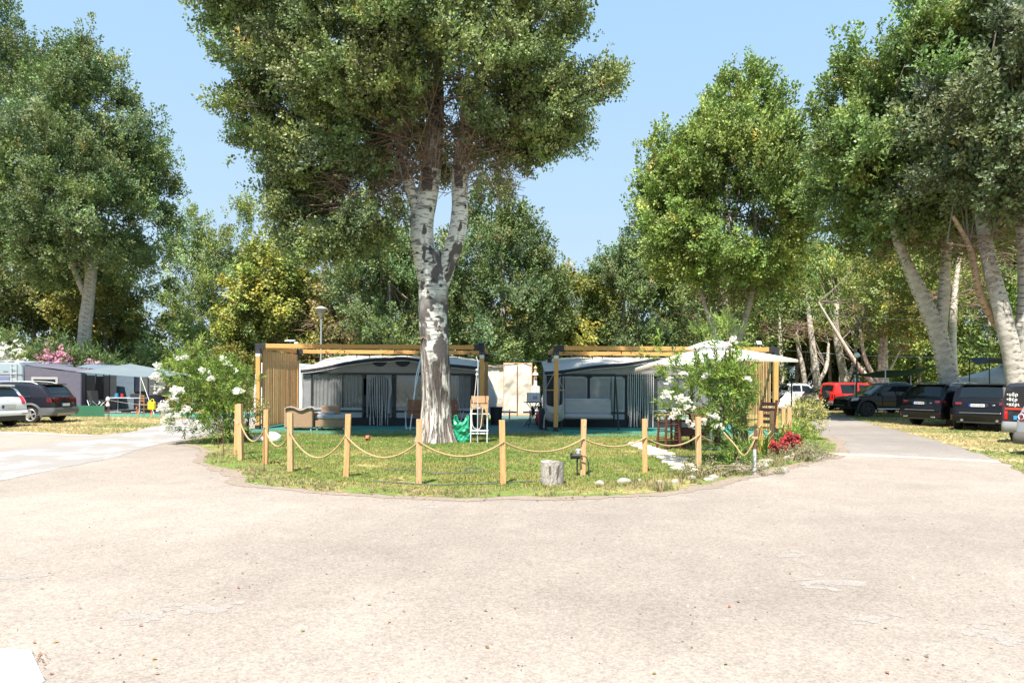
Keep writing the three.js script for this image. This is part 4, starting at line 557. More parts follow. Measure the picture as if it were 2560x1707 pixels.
awning('caravan_awning', 'grey caravan awning with roller blinds and a rope-strip doorway under the right pergola', 1.30, -26, 6.9, 0, 4.5, 2.13, 2.68, 2.2, (t) => {
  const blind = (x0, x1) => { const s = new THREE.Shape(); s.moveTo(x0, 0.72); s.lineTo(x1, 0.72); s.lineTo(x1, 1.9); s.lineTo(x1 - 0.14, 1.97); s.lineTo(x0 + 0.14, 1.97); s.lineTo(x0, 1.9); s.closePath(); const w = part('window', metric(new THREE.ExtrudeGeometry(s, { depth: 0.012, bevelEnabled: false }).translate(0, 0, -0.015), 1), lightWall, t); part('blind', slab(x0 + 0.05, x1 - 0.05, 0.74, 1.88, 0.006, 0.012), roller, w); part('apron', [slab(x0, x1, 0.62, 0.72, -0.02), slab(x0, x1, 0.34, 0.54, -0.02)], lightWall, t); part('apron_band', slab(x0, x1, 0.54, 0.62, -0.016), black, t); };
  part('corner_panel', slab(0.02, 0.42, 0.34, 2.0, -0.03), darkWall, t);
  blind(0.45, 1.57); part('mullion', slab(1.57, 1.68, 0.34, 2.0, -0.01), darkWall, t); blind(1.68, 3.0); part('mullion', slab(3.0, 3.1, 0.34, 2.0, -0.01), darkWall, t);
  strands(t, 3.1, 4.1, 0.04, 2.08, 0.03, 25, 0.0185, ropeGrey, 71);
  part('mullion', slab(4.1, 4.2, 0.34, 2.0, -0.01), darkWall, t);
  glazed(t, 4.24, 5.5, 'folds', 0, 2); part('clear_sheet', sheet((u, v) => [4.24 + 1.26 * u, 0.75 + 1.2 * v, -0.05 + 0.03 * Math.sin((u * 1.2 + v) * 26) * (1 - v * 0.6)], 50, 20), phys([0.5, 0.5, 0.5], 0.1, { transmission: 0.75, thickness: 0 }), t);
  glazed(t, 5.6, 6.8, 'pleats', 10, 5);
});

// garden swing in front of the blinds
{
  const t = thing('garden_swing', 'garden swing seat with pale cushions on black poles before the right awning', 'swing seat', [2.86, 0.03, -25.05]);
  part('frame', [rod([0.98, 0, 0.55], [0.93, 2.0, 0], 0.03), rod([0.98, 0, -0.6], [0.93, 2.0, 0], 0.03), rod([-1.08, 0, 0.55], [-1.03, 2.0, 0], 0.03), rod([-1.08, 0, -0.6], [-1.03, 2.0, 0], 0.03), rod([-1.05, 2.0, 0], [0.95, 2.0, 0], 0.03)], black, t);
  for (const x of [-0.93, 0.78]) part('chain', [rod([x, 0.5, 0.3], [x, 1.95, 0], 0.012, 5), rod([x, 0.9, -0.3], [x, 1.95, 0], 0.012, 5)], black, t);
  const cm = cloth([0.42, 0.395, 0.38]); part('seat_cushion', rbox(1.78, 0.14, 0.62, 0.06, -0.08, 0.47, 0.05, 0.08), cm, t); part('backrest', rbox(1.78, 0.58, 0.13, 0.06, -0.08, 0.82, -0.26, -0.16), cm, t); part('seat_frame', [box(1.82, 0.04, 0.6, -0.08, 0.385, 0.05, 0.08)], black, t);
}
// hammock chair
{
  const c = cloth([0.5, 0.475, 0.45]), t = thing('hammock_chair', 'cream hammock chair with fringe hung from the right pergola', 'hammock chair', [1.52, 0, -24.35]);
  part('spreader_bar', rod([-0.36, 1.45, 0], [0.36, 1.45, 0], 0.018), paleTimber, t); part('hanging_rope', [rod([0, 2.88, 0], [0, 2.1, 0], 0.012, 6), rod([0, 2.1, 0], [-0.34, 1.46, 0], 0.01, 6), rod([0, 2.1, 0], [0.34, 1.46, 0], 0.01, 6)], c, t);
  const st = []; for (const sx of [-1, 1]) for (let k = 0; k < 9; k++) { const u = k / 8; st.push(rod([sx * 0.34, 1.44, 0], [sx * (0.26 + 0.08 * Math.sin(u * 3)), 0.62 + 0.18 * u, -0.32 + 0.66 * u], 0.006, 4)); } part('suspension_cords', st, c, t).userData.kind = 'stuff';
  part('sling', sheet((u, v) => { const x = (u - 0.5) * 0.68, a = v * 2.4 - 0.3; return [x, 0.30 + 0.5 * Math.pow(Math.abs(v - 0.45) * 1.9, 2.2) + 0.12 * Math.pow(2 * u - 1, 2), 0.36 - 0.72 * v]; }, 14, 16, [1, 1]), c, t);
  const fr = []; seed = 5; for (let k = 0; k < 26; k++) { const u = k / 25; fr.push(rod([-0.36, 0.55, 0.3 - 0.6 * u], [-0.38 + rr(-0.02, 0.02), 0.08 + rr(0, 0.08), 0.3 - 0.6 * u], 0.007, 4)); } part('fringe', fr, c, t).userData.kind = 'stuff';
}
// cream canvas screens closing the alley
{
  const c = cloth([0.72, 0.62, 0.53]), bp = mat([0.3, 0.15, 0.07], 0.8), fold = (x0, x1, h, z, s) => sheet((u, v) => [x0 + (x1 - x0) * u, h * v, z + 0.10 * (fbm(u * 3 + s, v * 4, 0, 600 + s, 3) - 0.5) * 2 + 0.035 * Math.sin(u * 13 + 3 * v + s) * (1 - v * v) + 0.05 * Math.abs(2 * u - 1) * Math.sin(v * 9 + s)], 26, 34, [x1 - x0, h]);
  const a = thing('canvas_screen', 'wide cream canvas screen with a centre seam closing the alley', 'canvas screen', [0.26, 0, -34.6], 0, 'cream canvas screens'); part('cloth', fold(-0.67, 0.72, 2.68, 0, 1), c, a); part('seam_pole', [rod([0, 0.1, 0.14], [0, 2.62, 0.06], 0.022)], bp, a); part('pole', rod([-0.68, 0, 0], [-0.68, 2.72, 0], 0.025), paleTimber, a); part('pole', rod([0.74, 0, 0], [0.74, 2.72, 0], 0.03), paleTimber, a); part('bottom_board', timber(V(-0.66, 0.06, 0.06), V(0.66, 0.06, 0.06), 0.06, 0.12), paleTimber, a); part('top_rail', rod([-0.7, 2.7, 0], [0.74, 2.7, 0], 0.02), paleTimber, a);
  const b = thing('canvas_screen', 'slack cream canvas screen behind the left caravan nose', 'canvas screen', [-1.1, 0, -35.0], 0, 'cream canvas screens'); part('cloth', fold(-0.75, 0.75, 2.55, 0, 4), c, b); part('top_hem', fold(-0.72, 0.76, 0.1, 0.02, 7).translate(0, 2.5, 0), cloth([0.4, 0.36, 0.32]), b); part('pole', rod([-0.75, 0, 0], [-0.75, 2.8, 0], 0.025), steel, b); part('pole', rod([0.72, 0, -0.1], [0.72, 2.6, -0.1], 0.02), steel, b); part('roof_sheet', sheet((u, v) => [-1.6 + 1.3 * u, 2.75 - 0.3 * u * u - 0.2 * v, -0.6 * v], 8, 4), cloth([0.75, 0.74, 0.72]), b);
}
// slim white tower ornament
{
  const t = thing('tower_ornament', 'slim white tower ornament with a brown window beside the canvas screen', 'ornament', [1.13, 0, -33]); part('shaft', [new THREE.CylinderGeometry(0.1, 0.17, 2.1, 4).rotateY(Math.PI / 4).translate(0, 1.05, 0)], whitePaint, t); part('gallery', [cyl(0.17, 0.17, 0.05, 0, 1.55, 0), cyl(0.16, 0.1, 0.12, 0, 2.15, 0)], whitePaint, t); part('window', box(0.13, 0.14, 0.02, 0, 1.98, 0.115), mat([0.36, 0.15, 0.05], 0.7), t); part('lantern', [cyl(0.07, 0.07, 0.22, 0, 2.3, 0), cyl(0.1, 0.01, 0.14, 0, 2.48, 0)], mat([0.5, 0.36, 0.18], 0.6), t); part('drapery', sheet((u, v) => [-0.2 + 0.42 * u, 0.6 + 0.95 * v, 0.17 + 0.04 * Math.sin(u * 16)], 20, 4), cloth([0.8, 0.78, 0.75]), t);
}
// round iron table with a silver case, a loudspeaker, a gas bottle, a black bin
{
  const t = thing('iron_table', 'small round table on curved black iron legs in the alley', 'table', [0.82, 0.027, -26.2]); part('top', cyl(0.36, 0.36, 0.03, 0, 0.93, 0, 0, 0, 0, 28), mat([0.22, 0.12, 0.07], 0.6), t); part('ring', [xf(new THREE.TorusGeometry(0.3, 0.014, 6, 28), 0, 0.1, 0, Math.PI / 2)], black, t); for (let k = 0; k < 4; k++) { const a = k * Math.PI / 2 + 0.5, c = Math.cos(a), s = Math.sin(a); part('leg', tube([[c * 0.3, 0.92, s * 0.3], [c * 0.06, 0.62, s * 0.06], [c * 0.14, 0.35, s * 0.14], [c * 0.4, 0.012, s * 0.4]], 0.018, 18, 6), black, t); } part('centre_post', cyl(0.025, 0.025, 0.5, 0, 0.52, 0), black, t);
  const b = thing('silver_case', 'silver case with a blue mark standing on the iron table', 'case', [0.83, 0.972, -26.15], 0.02); part('shell', rbox(0.52, 0.36, 0.22, 0.02, 0, 0.18, 0), mat([0.60, 0.59, 0.62], 0.45, { metalness: 0.2 }), b); part('lid_line', box(0.522, 0.008, 0.222, 0, 0.1, 0), caravanGrey, b); part('mark', [box(0.15, 0.1, 0.006, 0.05, 0.17, 0.112)], mat([0.17, 0.17, 0.4], 0.6), b); part('mark_lettering', [box(0.03, 0.05, 0.004, 0.015, 0.17, 0.1165), box(0.03, 0.05, 0.004, 0.055, 0.17, 0.1165), box(0.012, 0.06, 0.004, 0.09, 0.17, 0.1165)], mat([0.5, 0.5, 0.62], 0.6), b);
  const s = thing('loudspeaker', 'tall black loudspeaker cabinet left of the hammock chair', 'loudspeaker', [1.12, 0.029, -24.7], 0.1); part('cabinet', rbox(0.27, 0.76, 0.3, 0.015, 0, 0.38, 0), black, s); part('woofer', cyl(0.1, 0.1, 0.02, 0, 0.25, 0.152, Math.PI / 2), blackGloss, s); part('tweeter', cyl(0.05, 0.05, 0.02, 0, 0.55, 0.152, Math.PI / 2), blackGloss, s);
  const g = thing('gas_bottle', 'red gas bottle behind the iron table', 'gas bottle', [1.12, 0.028, -27.9]); const rd = mat([0.42, 0.02, 0.03], 0.4); part('tank', lathe([[0, 0.02], [0.14, 0.02], [0.15, 0.06], [0.15, 0.36], [0.12, 0.45], [0.05, 0.5], [0, 0.5]], 20), rd, g); part('collar', xf(new THREE.TorusGeometry(0.08, 0.012, 6, 16), 0, 0.6, 0, Math.PI / 2), rd, g); part('valve', [cyl(0.02, 0.02, 0.1, 0, 0.54, 0), box(0.08, 0.02, 0.02, 0, 0.58, 0)], steel, g); part('foot_ring', cyl(0.13, 0.13, 0.03, 0, 0.015, 0), rd, g);
  const n = thing('storage_bin', 'black lidded storage bin at the left caravan nose', 'bin', [-0.62, 0.028, -27.3]); part('tub', new THREE.CylinderGeometry(0.34, 0.29, 0.66, 4).rotateY(Math.PI / 4).translate(0, 0.33, 0), black, n); part('lid', rbox(0.52, 0.05, 0.52, 0.02, 0, 0.685, 0), blackGloss, n);
}
// ------------------------------------------------------------------ rope fence
{
  const posts = [[591, 1139, 128], [602, 1152, 143], [663, 1162, 138], [726, 1182, 150], [865, 1195, 160], [1047, 1213, 165], [1258, 1213, 163], [1457, 1190, 142], [1613, 1184, 137], [1747, 1173, 131], [1900, 1136, 109], [1931, 1125, 98], [1959, 1118, 96], [1970, 1106, 88], [1976, 1101, 83]];
  const names = ['farthest left fence post, behind its neighbour beside the oleander', 'second fence post from the left, nearest the left oleander', 'fence post with the dark iron stake in front of it', 'fence post in front of the wicker armchair', 'fence post before the arched awning window', 'fence post in front of the big trunk, a little left', 'fence post left of the tree stump', 'fence post beside the black spotlight right of the stump', 'fence post left of the flagstone path', 'fence post right of the flagstone path', 'fence post behind the bound oleander stems', 'fence post left of the broad pergola post', 'fence post right of the broad pergola post', 'second last fence post before the variegated shrub', 'last fence post against the variegated shrub'];
  const tops = posts.map(([px, py, h], i) => {
    const [x, z] = spot(px, py), H = h * -z / FOCAL, lean = rr(-0.03, 0.03), t = thing('fence_post', names[i], 'fence post', [x, 0, z], rr(-0.25, 0.25), 'square timber posts of the rope fence'); t.rotation.z = lean;
    part('post', timber(V(0, -0.05, 0), V(0, H, 0), 0.095, 0.095, 0.006), i % 2 ? paleTimber : paleTimber2, t); part('rope_eye', xf(new THREE.TorusGeometry(0.018, 0.005, 6, 12), 0.0, H * 0.66, 0.055, 0, Math.PI / 2), steel, t);
    return V(x, H * 0.665, z);
  });
  const ropeMat = mat([0.52, 0.36, 0.18], 0.9, { map: clothMap, bumpMap: clothBump, bumpScale: 0.01 });
  const rl = ['rope between the two leftmost posts', 'rope sagging beside the white rock', 'rope sagging across the wicker armchair', 'rope dipping in front of the wicker ottoman', 'rope dipping in front of the teak chair and awning door', 'rope crossing in front of the big trunk', 'rope dipping below the iron table', 'rope dipping below the garden swing', 'rope dipping below the rope-strip door', 'rope dipping before the dark red stool', 'rope running behind the right oleander', 'short rope left of the broad pergola post', 'short rope crossing the broad pergola post', 'short rope before the variegated shrub', 'last short rope in the variegated shrub'];
  const sags = [0.05, 0.32, 0.3, 0.42, 0.32, 0.24, 0.2, 0.16, 0.19, 0.33, 0.25, 0.16, 0.14, 0.12, 0.1];
  for (let k = 0; k < tops.length - 1; k++) { const a = tops[k], b = tops[k + 1], pts = []; for (let j = 0; j <= 12; j++) { const u = j / 12, p = a.clone().lerp(b, u); p.y -= sags[k] * 4 * u * (1 - u); p.z += 0.05; pts.push(p); } tag(solo('fence_rope', tube(pts, 0.0155, 40, 8), ropeMat, rl[k], 'rope', 'ropes of the fence')); }
  // iron stakes
  const sl = ['thin rusty iron stake under the left oleander, left one', 'thin rusty iron stake under the left oleander, right one', 'dark iron stake leaning against the third fence post']; [[544, 1123, 81], [557, 1144, 89], [659, 1183, 112]].forEach(([px, py, h], i) => { const [x, z] = spot(px, py), H = h * -z / FOCAL; tag(solo('iron_stake', [cyl(0.009, 0.009, H, x, H / 2, z, 0, 0, 0.01, 7), cyl(0.013, 0.013, 0.03, x, H, z, 0, 0, 0, 7)], rust, sl[i], 'stake', 'rusty iron stakes')); });
  // galvanised pipe with knotted rope
  const [x, z] = spot(1887, 1186), t = thing('pipe_post', 'galvanised pipe stuck in the border stones, rusty top tied with rope', 'post', [x, 0, z]); part('pipe', cyl(0.032, 0.032, 0.48, 0, 0.24, 0), alu, t); part('rusty_top', cyl(0.028, 0.03, 0.38, 0.01, 0.66, 0, 0, 0, -0.03), rust, t); part('knot', [xf(new THREE.TorusGeometry(0.045, 0.016, 7, 16), 0, 0.7, 0, Math.PI / 2), xf(new THREE.TorusGeometry(0.045, 0.016, 7, 16), 0, 0.67, 0.005, 1.3), tube([[0, 0.7, 0.04], [-0.1, 0.5, 0.05], [-0.2, 0.36, 0], [-0.32, 0.55, -0.2], [-0.4, 0.75, -0.6]], 0.014, 24, 6)], ropeMat, t);
}
// ------------------------------------------------------------------ things on the lawn and the carpets
const [wickMap, wickBump] = tex(256, 256, (u, v) => { const r = Math.floor(v * 32), o = (r % 2) * 0.5, x = (u * 16 + o) % 1, yy = (v * 32) % 1, b = Math.sin(x * 3.14) * Math.sin(yy * 3.14), n = fbm(u * 40, v * 40, 40, 700, 2), k = 0.35 + 0.75 * b + 0.3 * (n - 0.5); return [k, k * 0.9, k * 0.8, b]; }, true);
const wicker = mat([0.72, 0.5, 0.33], 0.75, { map: wickMap, bumpMap: wickBump, bumpScale: 0.012 }), cushion = cloth([0.36, 0.35, 0.36]);
{
  const t = thing('wicker_armchair', 'brown wicker armchair with its back turned by the slatted screen', 'armchair', [-7.3, 0.03, -23.75]); part('shell', [metric(rbox(0.98, 0.66, 0.2, 0.04, 0, 0.41, 0.35), 0.5), metric(rbox(0.16, 0.52, 0.75, 0.04, -0.41, 0.34, -0.1), 0.5), metric(rbox(0.16, 0.52, 0.75, 0.04, 0.41, 0.34, -0.1), 0.5), metric(rbox(0.7, 0.2, 0.75, 0.04, 0, 0.2, -0.1), 0.5)], wicker, t); part('seat_cushion', rbox(0.66, 0.14, 0.66, 0.05, 0, 0.38, -0.12), cushion, t); part('blanket', sheet((u, v) => [-0.45 + 1.0 * u, 0.75 + 0.05 * Math.sin(u * 9) + 0.05 * fbm(u * 8, v * 5, 0, 3, 2) - Math.abs(v - 0.5) * 0.08, 0.52 - 0.34 * v], 20, 8), cloth([0.3, 0.25, 0.21]), t); for (const [a, b] of [[-0.42, 0.38], [0.42, 0.38], [-0.42, -0.4], [0.42, -0.4]]) part('foot', cyl(0.03, 0.025, 0.08, a, 0.04, b), alu, t);
  const o = thing('wicker_lounge_seat', 'wicker lounge seat with a grey cushion and low back', 'seat', [-6.3, 0.03, -23.85]); part('base', metric(rbox(1.1, 0.28, 0.75, 0.04, 0.05, 0.23, 0), 0.5), wicker, o); part('backrest', metric(rbox(0.66, 0.62, 0.14, 0.04, -0.12, 0.50, -0.36), 0.5), wicker, o); part('seat_cushion', rbox(1.1, 0.15, 0.72, 0.06, 0.05, 0.445, 0.02), cushion, o); part('seat_cushion', rbox(0.6, 0.12, 0.5, 0.05, -0.2, 0.56, -0.06), cushion, o); for (const [a, b] of [[-0.42, 0.3], [0.5, 0.3], [-0.42, -0.3], [0.5, -0.3]]) part('foot', cyl(0.03, 0.025, 0.09, a, 0.045, b), alu, o);
}
// teak folding chairs on aluminium legs, seen from behind
{
  const teak = mat([0.27, 0.095, 0.035], 0.6, { map: pineMap });
  const chair = (label, x, z, turn) => { const t = thing('folding_chair', label, 'chair', [x, 0.029, z], turn, 'teak and aluminium folding chairs'); for (let k = 0; k < 9; k++) part('back_slat', timber(V(-0.24, 0.5 + k * 0.066, 0.22 + k * 0.016), V(0.24, 0.5 + k * 0.066, 0.22 + k * 0.016), 0.016, 0.055, 0.003), teak, t); for (let k = 0; k < 5; k++) part('seat_slat', timber(V(-0.25, 0.44, -0.22 + k * 0.09), V(0.25, 0.44, -0.22 + k * 0.09), 0.075, 0.018, 0.003), teak, t); for (const s of [-1, 1]) { part('back_stile', rod([s * 0.27, 0.02, -0.2], [s * 0.265, 1.12, 0.38], 0.016), alu, t); part('rear_leg', rod([s * 0.29, 0, 0.42], [s * 0.28, 0.64, -0.18], 0.016), alu, t); part('armrest', timber(V(s * 0.29, 0.66, -0.25), V(s * 0.29, 0.68, 0.2), 0.05, 0.022, 0.004), teak, t); } part('stretcher', rod([-0.29, 0.06, 0.38], [0.29, 0.06, 0.38], 0.012), alu, t); };
  chair('teak folding chair left of the big trunk, on the carpet', -3.5, -24.3, 0.25); chair('teak folding chair right of the big trunk, half hidden', -2.05, -24.4, -0.3);
}
// green plastic sack
{
  const gm = phys([0.02, 0.30, 0.16], 0.3, { clearcoat: 0.3 }), t = thing('plastic_sack', 'crumpled green plastic sack leaning on the big trunk', 'bag', [-1.42, 0, -19.25]);
  part('sack', sheet((u, v) => { const a = u * 6.2832, r = (0.20 + 0.05 * Math.sin(v * 3)) * (1 + 0.28 * (fbm(u * 10, v * 8, 10, 710, 3) - 0.5) * 2), cr = 0.03 * (Math.abs(Math.sin(u * 40 + v * 13)) - 0.5), y = v * 0.66 + (v > 0.8 ? 0.12 * Math.sin(a * 2 + 1) : 0); return [Math.cos(a) * (r + cr), Math.max(0, y), Math.sin(a) * (r + cr) * 0.75]; }, 72, 26), gm, t);
  part('bottom', cyl(0.16, 0.16, 0.02, 0, 0.015, 0), gm, t); part('content', [ball(0.14, 0.02, 0.5, 0, 1, 0.6, 0.8)], cloth([0.2, 0.3, 0.24]), t); part('handle', [tube([[-0.16, 0.6, 0.08], [-0.2, 0.74, 0.06], [-0.14, 0.78, 0.05], [-0.08, 0.6, 0.1]], 0.012, 16, 5), tube([[0.12, 0.62, 0.06], [0.16, 0.78, 0.04], [0.2, 0.76, 0.02], [0.18, 0.58, 0]], 0.012, 16, 5)], gm, t);
}
// outdoor sink on a white frame with a standing tap pipe
{
  const t = thing('sink_stand', 'wooden sink box on a white tubular stand right of the big trunk', 'sink stand', [-0.93, 0, -19.35]); const bx = mat([0.50, 0.33, 0.19], 0.7, { map: pineMap });
  for (const [a, b] of [[-0.22, 0.18], [0.24, 0.18], [-0.22, -0.18], [0.24, -0.18]]) part('leg', [cyl(0.016, 0.016, 1.0, a, 0.5, b), cyl(0.025, 0.025, 0.04, a, 0.02, b)], whitePaint, t);
  part('rail', [rod([-0.25, 0.82, 0.18], [0.3, 0.82, 0.18], 0.014), rod([-0.25, 0.82, -0.18], [0.3, 0.82, -0.18], 0.014)], whitePaint, t); part('shelf', [rbox(0.52, 0.03, 0.4, 0.01, 0.01, 0.34, 0), rbox(0.52, 0.03, 0.4, 0.01, 0.01, 0.27, 0)], whitePaint, t);
  part('basin', [box(0.50, 0.2, 0.02, 0.02, 1.22, -0.2), box(0.5, 0.09, 0.02, 0.02, 1.06, 0.2), box(0.02, 0.2, 0.4, -0.22, 1.12, 0), box(0.02, 0.2, 0.4, 0.26, 1.12, 0), box(0.5, 0.02, 0.42, 0.02, 1.01, 0, 0.25)], bx, t); part('backboard', [box(0.06, 0.24, 0.02, 0.22, 0.88, 0.2, 0, 0, 0.2)], bx, t); part('tray', cyl(0.1, 0.08, 0.05, 0, 1.0, 0.24), steel, t);
  const p = thing('tap_pipe', 'tall thin pipe with a shower head and white hose at the sink', 'shower', [-0.95, 0, -19.0]); part('pipe', cyl(0.014, 0.014, 2.3, 0, 1.15, 0), alu, p); part('shower_head', [rod([0, 2.28, 0], [-0.05, 2.42, 0.02], 0.012), ball(0.035, -0.03, 2.05, 0.03), ball(0.035, -0.03, 1.92, 0.03)], whitePaint, p); part('hose', tube([[-0.02, 2.05, 0.03], [-0.08, 1.4, 0.05], [-0.16, 0.75, 0.06], [-0.1, 0.45, 0.1], [0.06, 0.42, 0.12], [0.12, 0.7, 0.1], [0.14, 1.0, 0.08]], 0.012, 40, 6), mat([0.6, 0.52, 0.46], 0.5), p);
}
// ball, rock, stump, hoses, spotlight
{
  const bm = tex(128, 64, (u, v) => { const s = (Math.sin(u * 18.85) * Math.sin(v * 12.5)) > 0.15; return s ? [0.10, 0.03, 0.025] : [0.55, 0.16, 0.08]; })[0];
  tag(solo('ball', ball(0.085, -4.12, 0.095, -19.5, 1, 1, 1, 22), mat([1, 1, 1], 0.6, { map: bm }), 'small worn orange ball lying on the lawn', 'ball'));
  const rockGeo = (r, s, sx, sy, sz) => { const g = new THREE.IcosahedronGeometry(r, 3), p = g.attributes.position; for (let i = 0; i < p.count; i++) { const x = p.getX(i), y = p.getY(i), z = p.getZ(i), k = 0.72 + 0.56 * n3(x / r * 1.1 + s, y / r * 1.1, z / r * 1.1 + s, s); p.setXYZ(i, x * k * sx, y * k * sy, z * k * sz); } g.computeVertexNormals(); return toCreasedNormals(g, 0.7); };
  const rockMat = mat([0.46, 0.41, 0.35], 0.9, { map: clothMap, bumpMap: clothBump, bumpScale: 0.02 }), whiteRock = mat([0.82, 0.82, 0.82], 0.85, { map: clothMap });
  tag(solo('white_rock', rockGeo(0.24, 3, 1, 0.75, 0.7).translate(-6.72, 0.1, -19.2), whiteRock, 'large white painted rock beside the left oleander', 'rock')); tag(solo('white_rock', rockGeo(0.16, 6, 1.3, 0.55, 0.8).translate(-7.1, 0.05, -19.25), whiteRock, 'smaller white rock left of the large one', 'rock'));
  // border stones
  const bl = [[1838, 1173], [1855, 1181], [1862, 1176], [1872, 1180], [1882, 1170], [1896, 1177], [1905, 1170], [1912, 1163], [1926, 1159], [1950, 1184], [1962, 1180], [1800, 1190], [1785, 1199], [1770, 1203], [1690, 1208], [1650, 1212], [1600, 1206], [1560, 1210], [2014, 1134], [2030, 1130], [2044, 1142], [2052, 1146], [2060, 1141], [1990, 1141], [1972, 1150], [1500, 1214], [1730, 1200], [2066, 1136]];
  const zone = (i) => i < 11 ? 0 : i > 17 && i < 25 ? 1 : 2, ord = ['first', 'second', 'third', 'fourth', 'fifth', 'sixth', 'seventh', 'eighth', 'ninth', 'tenth', 'eleventh'], stoneLabel = (px, i) => `${['pale rounded border stone by the galvanised pipe', 'pale stone at the far end of the right border', 'small pale stone half sunk in the right edge weeds'][zone(i)]}, ${ord[bl.filter((b, j) => zone(j) === zone(i) && (b[0] < px)).length]} from left`;
  bl.forEach(([px, py], i) => { const [x, z] = spot(px, py), r = rr(0.07, 0.13) * (i < 11 ? 1.1 : 0.75); tag(solo('border_stone', rockGeo(r, i + 20, rr(0.8, 1.3), rr(0.6, 0.9), rr(0.8, 1.1)).translate(x, r * 0.3, z), rockMat, stoneLabel(px, i), 'stone', i < 11 ? 'border stones at the pipe' : i > 17 && i < 25 ? 'border stones at the far end' : 'stones in the weeds')); });
  const [x, z] = spot(1380, 1213), [wm, wb] = tex(512, 256, (u, v) => { const f = fbm(u * 50, v * 6, 50, 720, 3), c = smooth(0.62, 0.72, fbm(u * 24, v * 1.5, 24, 724, 3)), k = 0.75 + 0.5 * f; return [0.37 * k * (1 - 0.7 * c), 0.325 * k * (1 - 0.7 * c), 0.29 * k * (1 - 0.7 * c), f - c * 0.6]; }, true);
  const t = thing('tree_stump', 'grey weathered wooden stump standing on the lawn edge', 'stump', [x, 0, z]), wood = mat([1, 1, 1], 0.9, { map: wm, bumpMap: wb, bumpScale: 0.02 });
  part('side', sheet((u, v) => { const a = u * 6.2832, r = 0.19 * (1 + 0.03 * Math.sin(a * 3) + 0.04 * (fbm(u * 12, 0, 12, 730, 2) - 0.5)); return [Math.cos(a) * r, v * (0.40 + 0.012 * Math.sin(a * 2)), Math.sin(a) * r]; }, 48, 6), wood, t); part('cut_top', sheet((u, v) => { const a = u * 6.2832, r = v * 0.19 * (1 + 0.03 * Math.sin(a * 3)); return [Math.cos(a) * r, 0.398 + 0.012 * Math.sin(a * 2) * v, Math.sin(a) * r]; }, 48, 4), wood, t);
  const hm = mat([0.09, 0.09, 0.085], 0.6), hp = (l, r) => l.map(([a, b, y]) => { const [p, q] = spot(a, b); return V(p, y ?? 0.035, q); });
  tag(solo('garden_hose', tube(hp([[962, 1177], [1010, 1178], [1050, 1182], [1085, 1188], [1140, 1187], [1195, 1184], [1208, 1178], [1185, 1173], [1165, 1176], [1170, 1182], [1190, 1185]]), 0.013, 90, 6), hm, 'grey hose lying in a loop on the lawn', 'hose')); tag(solo('garden_hose', tube(hp([[935, 1208], [1000, 1212], [1080, 1217], [1160, 1215], [1240, 1213], [1300, 1209], [1345, 1208]]), 0.011, 60, 6), hm, 'thin black pipe along the front edge of the lawn', 'hose'));
  tag(solo('garden_hose', tube(hp([[1812, 1195, 0.05], [1850, 1177, 0.2], [1885, 1156, 0.22], [1910, 1152, 0.1], [1925, 1156, 0.04]]), 0.018, 50, 6), hm, 'dark pipe slanting over the border stones', 'hose'));
  const [lx, lz] = spot(1443, 1192), s = thing('garden_spotlight', 'black spike spotlight with a hanging cable beside the fence post', 'spotlight', [lx, 0, lz]); part('spike', cyl(0.012, 0.016, 0.36, 0, 0.18, 0), black, s); part('head', [cyl(0.05, 0.05, 0.16, -0.03, 0.38, 0.02, 0, 0, Math.PI / 2), cyl(0.06, 0.06, 0.03, -0.11, 0.38, 0.02, 0, 0, Math.PI / 2)], black, s); part('hood', [box(0.05, 0.07, 0.05, 0.01, 0.46, 0.02), box(0.12, 0.03, 0.04, 0.01, 0.5, 0.02)], caravanGrey, s); part('cable', tube([[0.05, 0.38, 0], [0.16, 0.36, 0.02], [0.2, 0.2, 0.04], [0.2, 0.02, 0.05]], 0.01, 20, 5), black, s);
  // flagstone path
  const fm = [mat([0.66, 0.60, 0.54], 0.9, { map: clothMap }), mat([0.58, 0.52, 0.47], 0.9, { map: clothMap })]; seed = 61; const pth = [[1592, 1112], [1604, 1118], [1622, 1124], [1640, 1130], [1636, 1138], [1662, 1138], [1668, 1147], [1690, 1150], [1684, 1158], [1702, 1164], [1722, 1170], [1710, 1176], [1738, 1180]];
  const path = new THREE.Group(); path.name = 'flagstone_path'; path.userData = { kind: 'structure', label: 'path of pale flagstones across the lawn' }; scene.add(path);
  pth.forEach(([px, py], i) => { const [a, b] = spot(px, py), ring = []; const n = 9; for (let k = 0; k < n; k++) { const q = k / n * 6.283, r = rr(0.8, 1.15); ring.push([a + Math.cos(q) * 0.27 * r, -(b + Math.sin(q) * 0.34 * r)]); } const g = new THREE.ExtrudeGeometry(poly2(ring), { depth: 0.035, bevelEnabled: true, bevelSize: 0.008, bevelThickness: 0.008, bevelSegments: 1 }); g.rotateX(-Math.PI / 2); part('flagstone', metric(g.translate(0, 0.008 + 0.002 * (i % 3), 0), 1), fm[i % 2], path); });
}
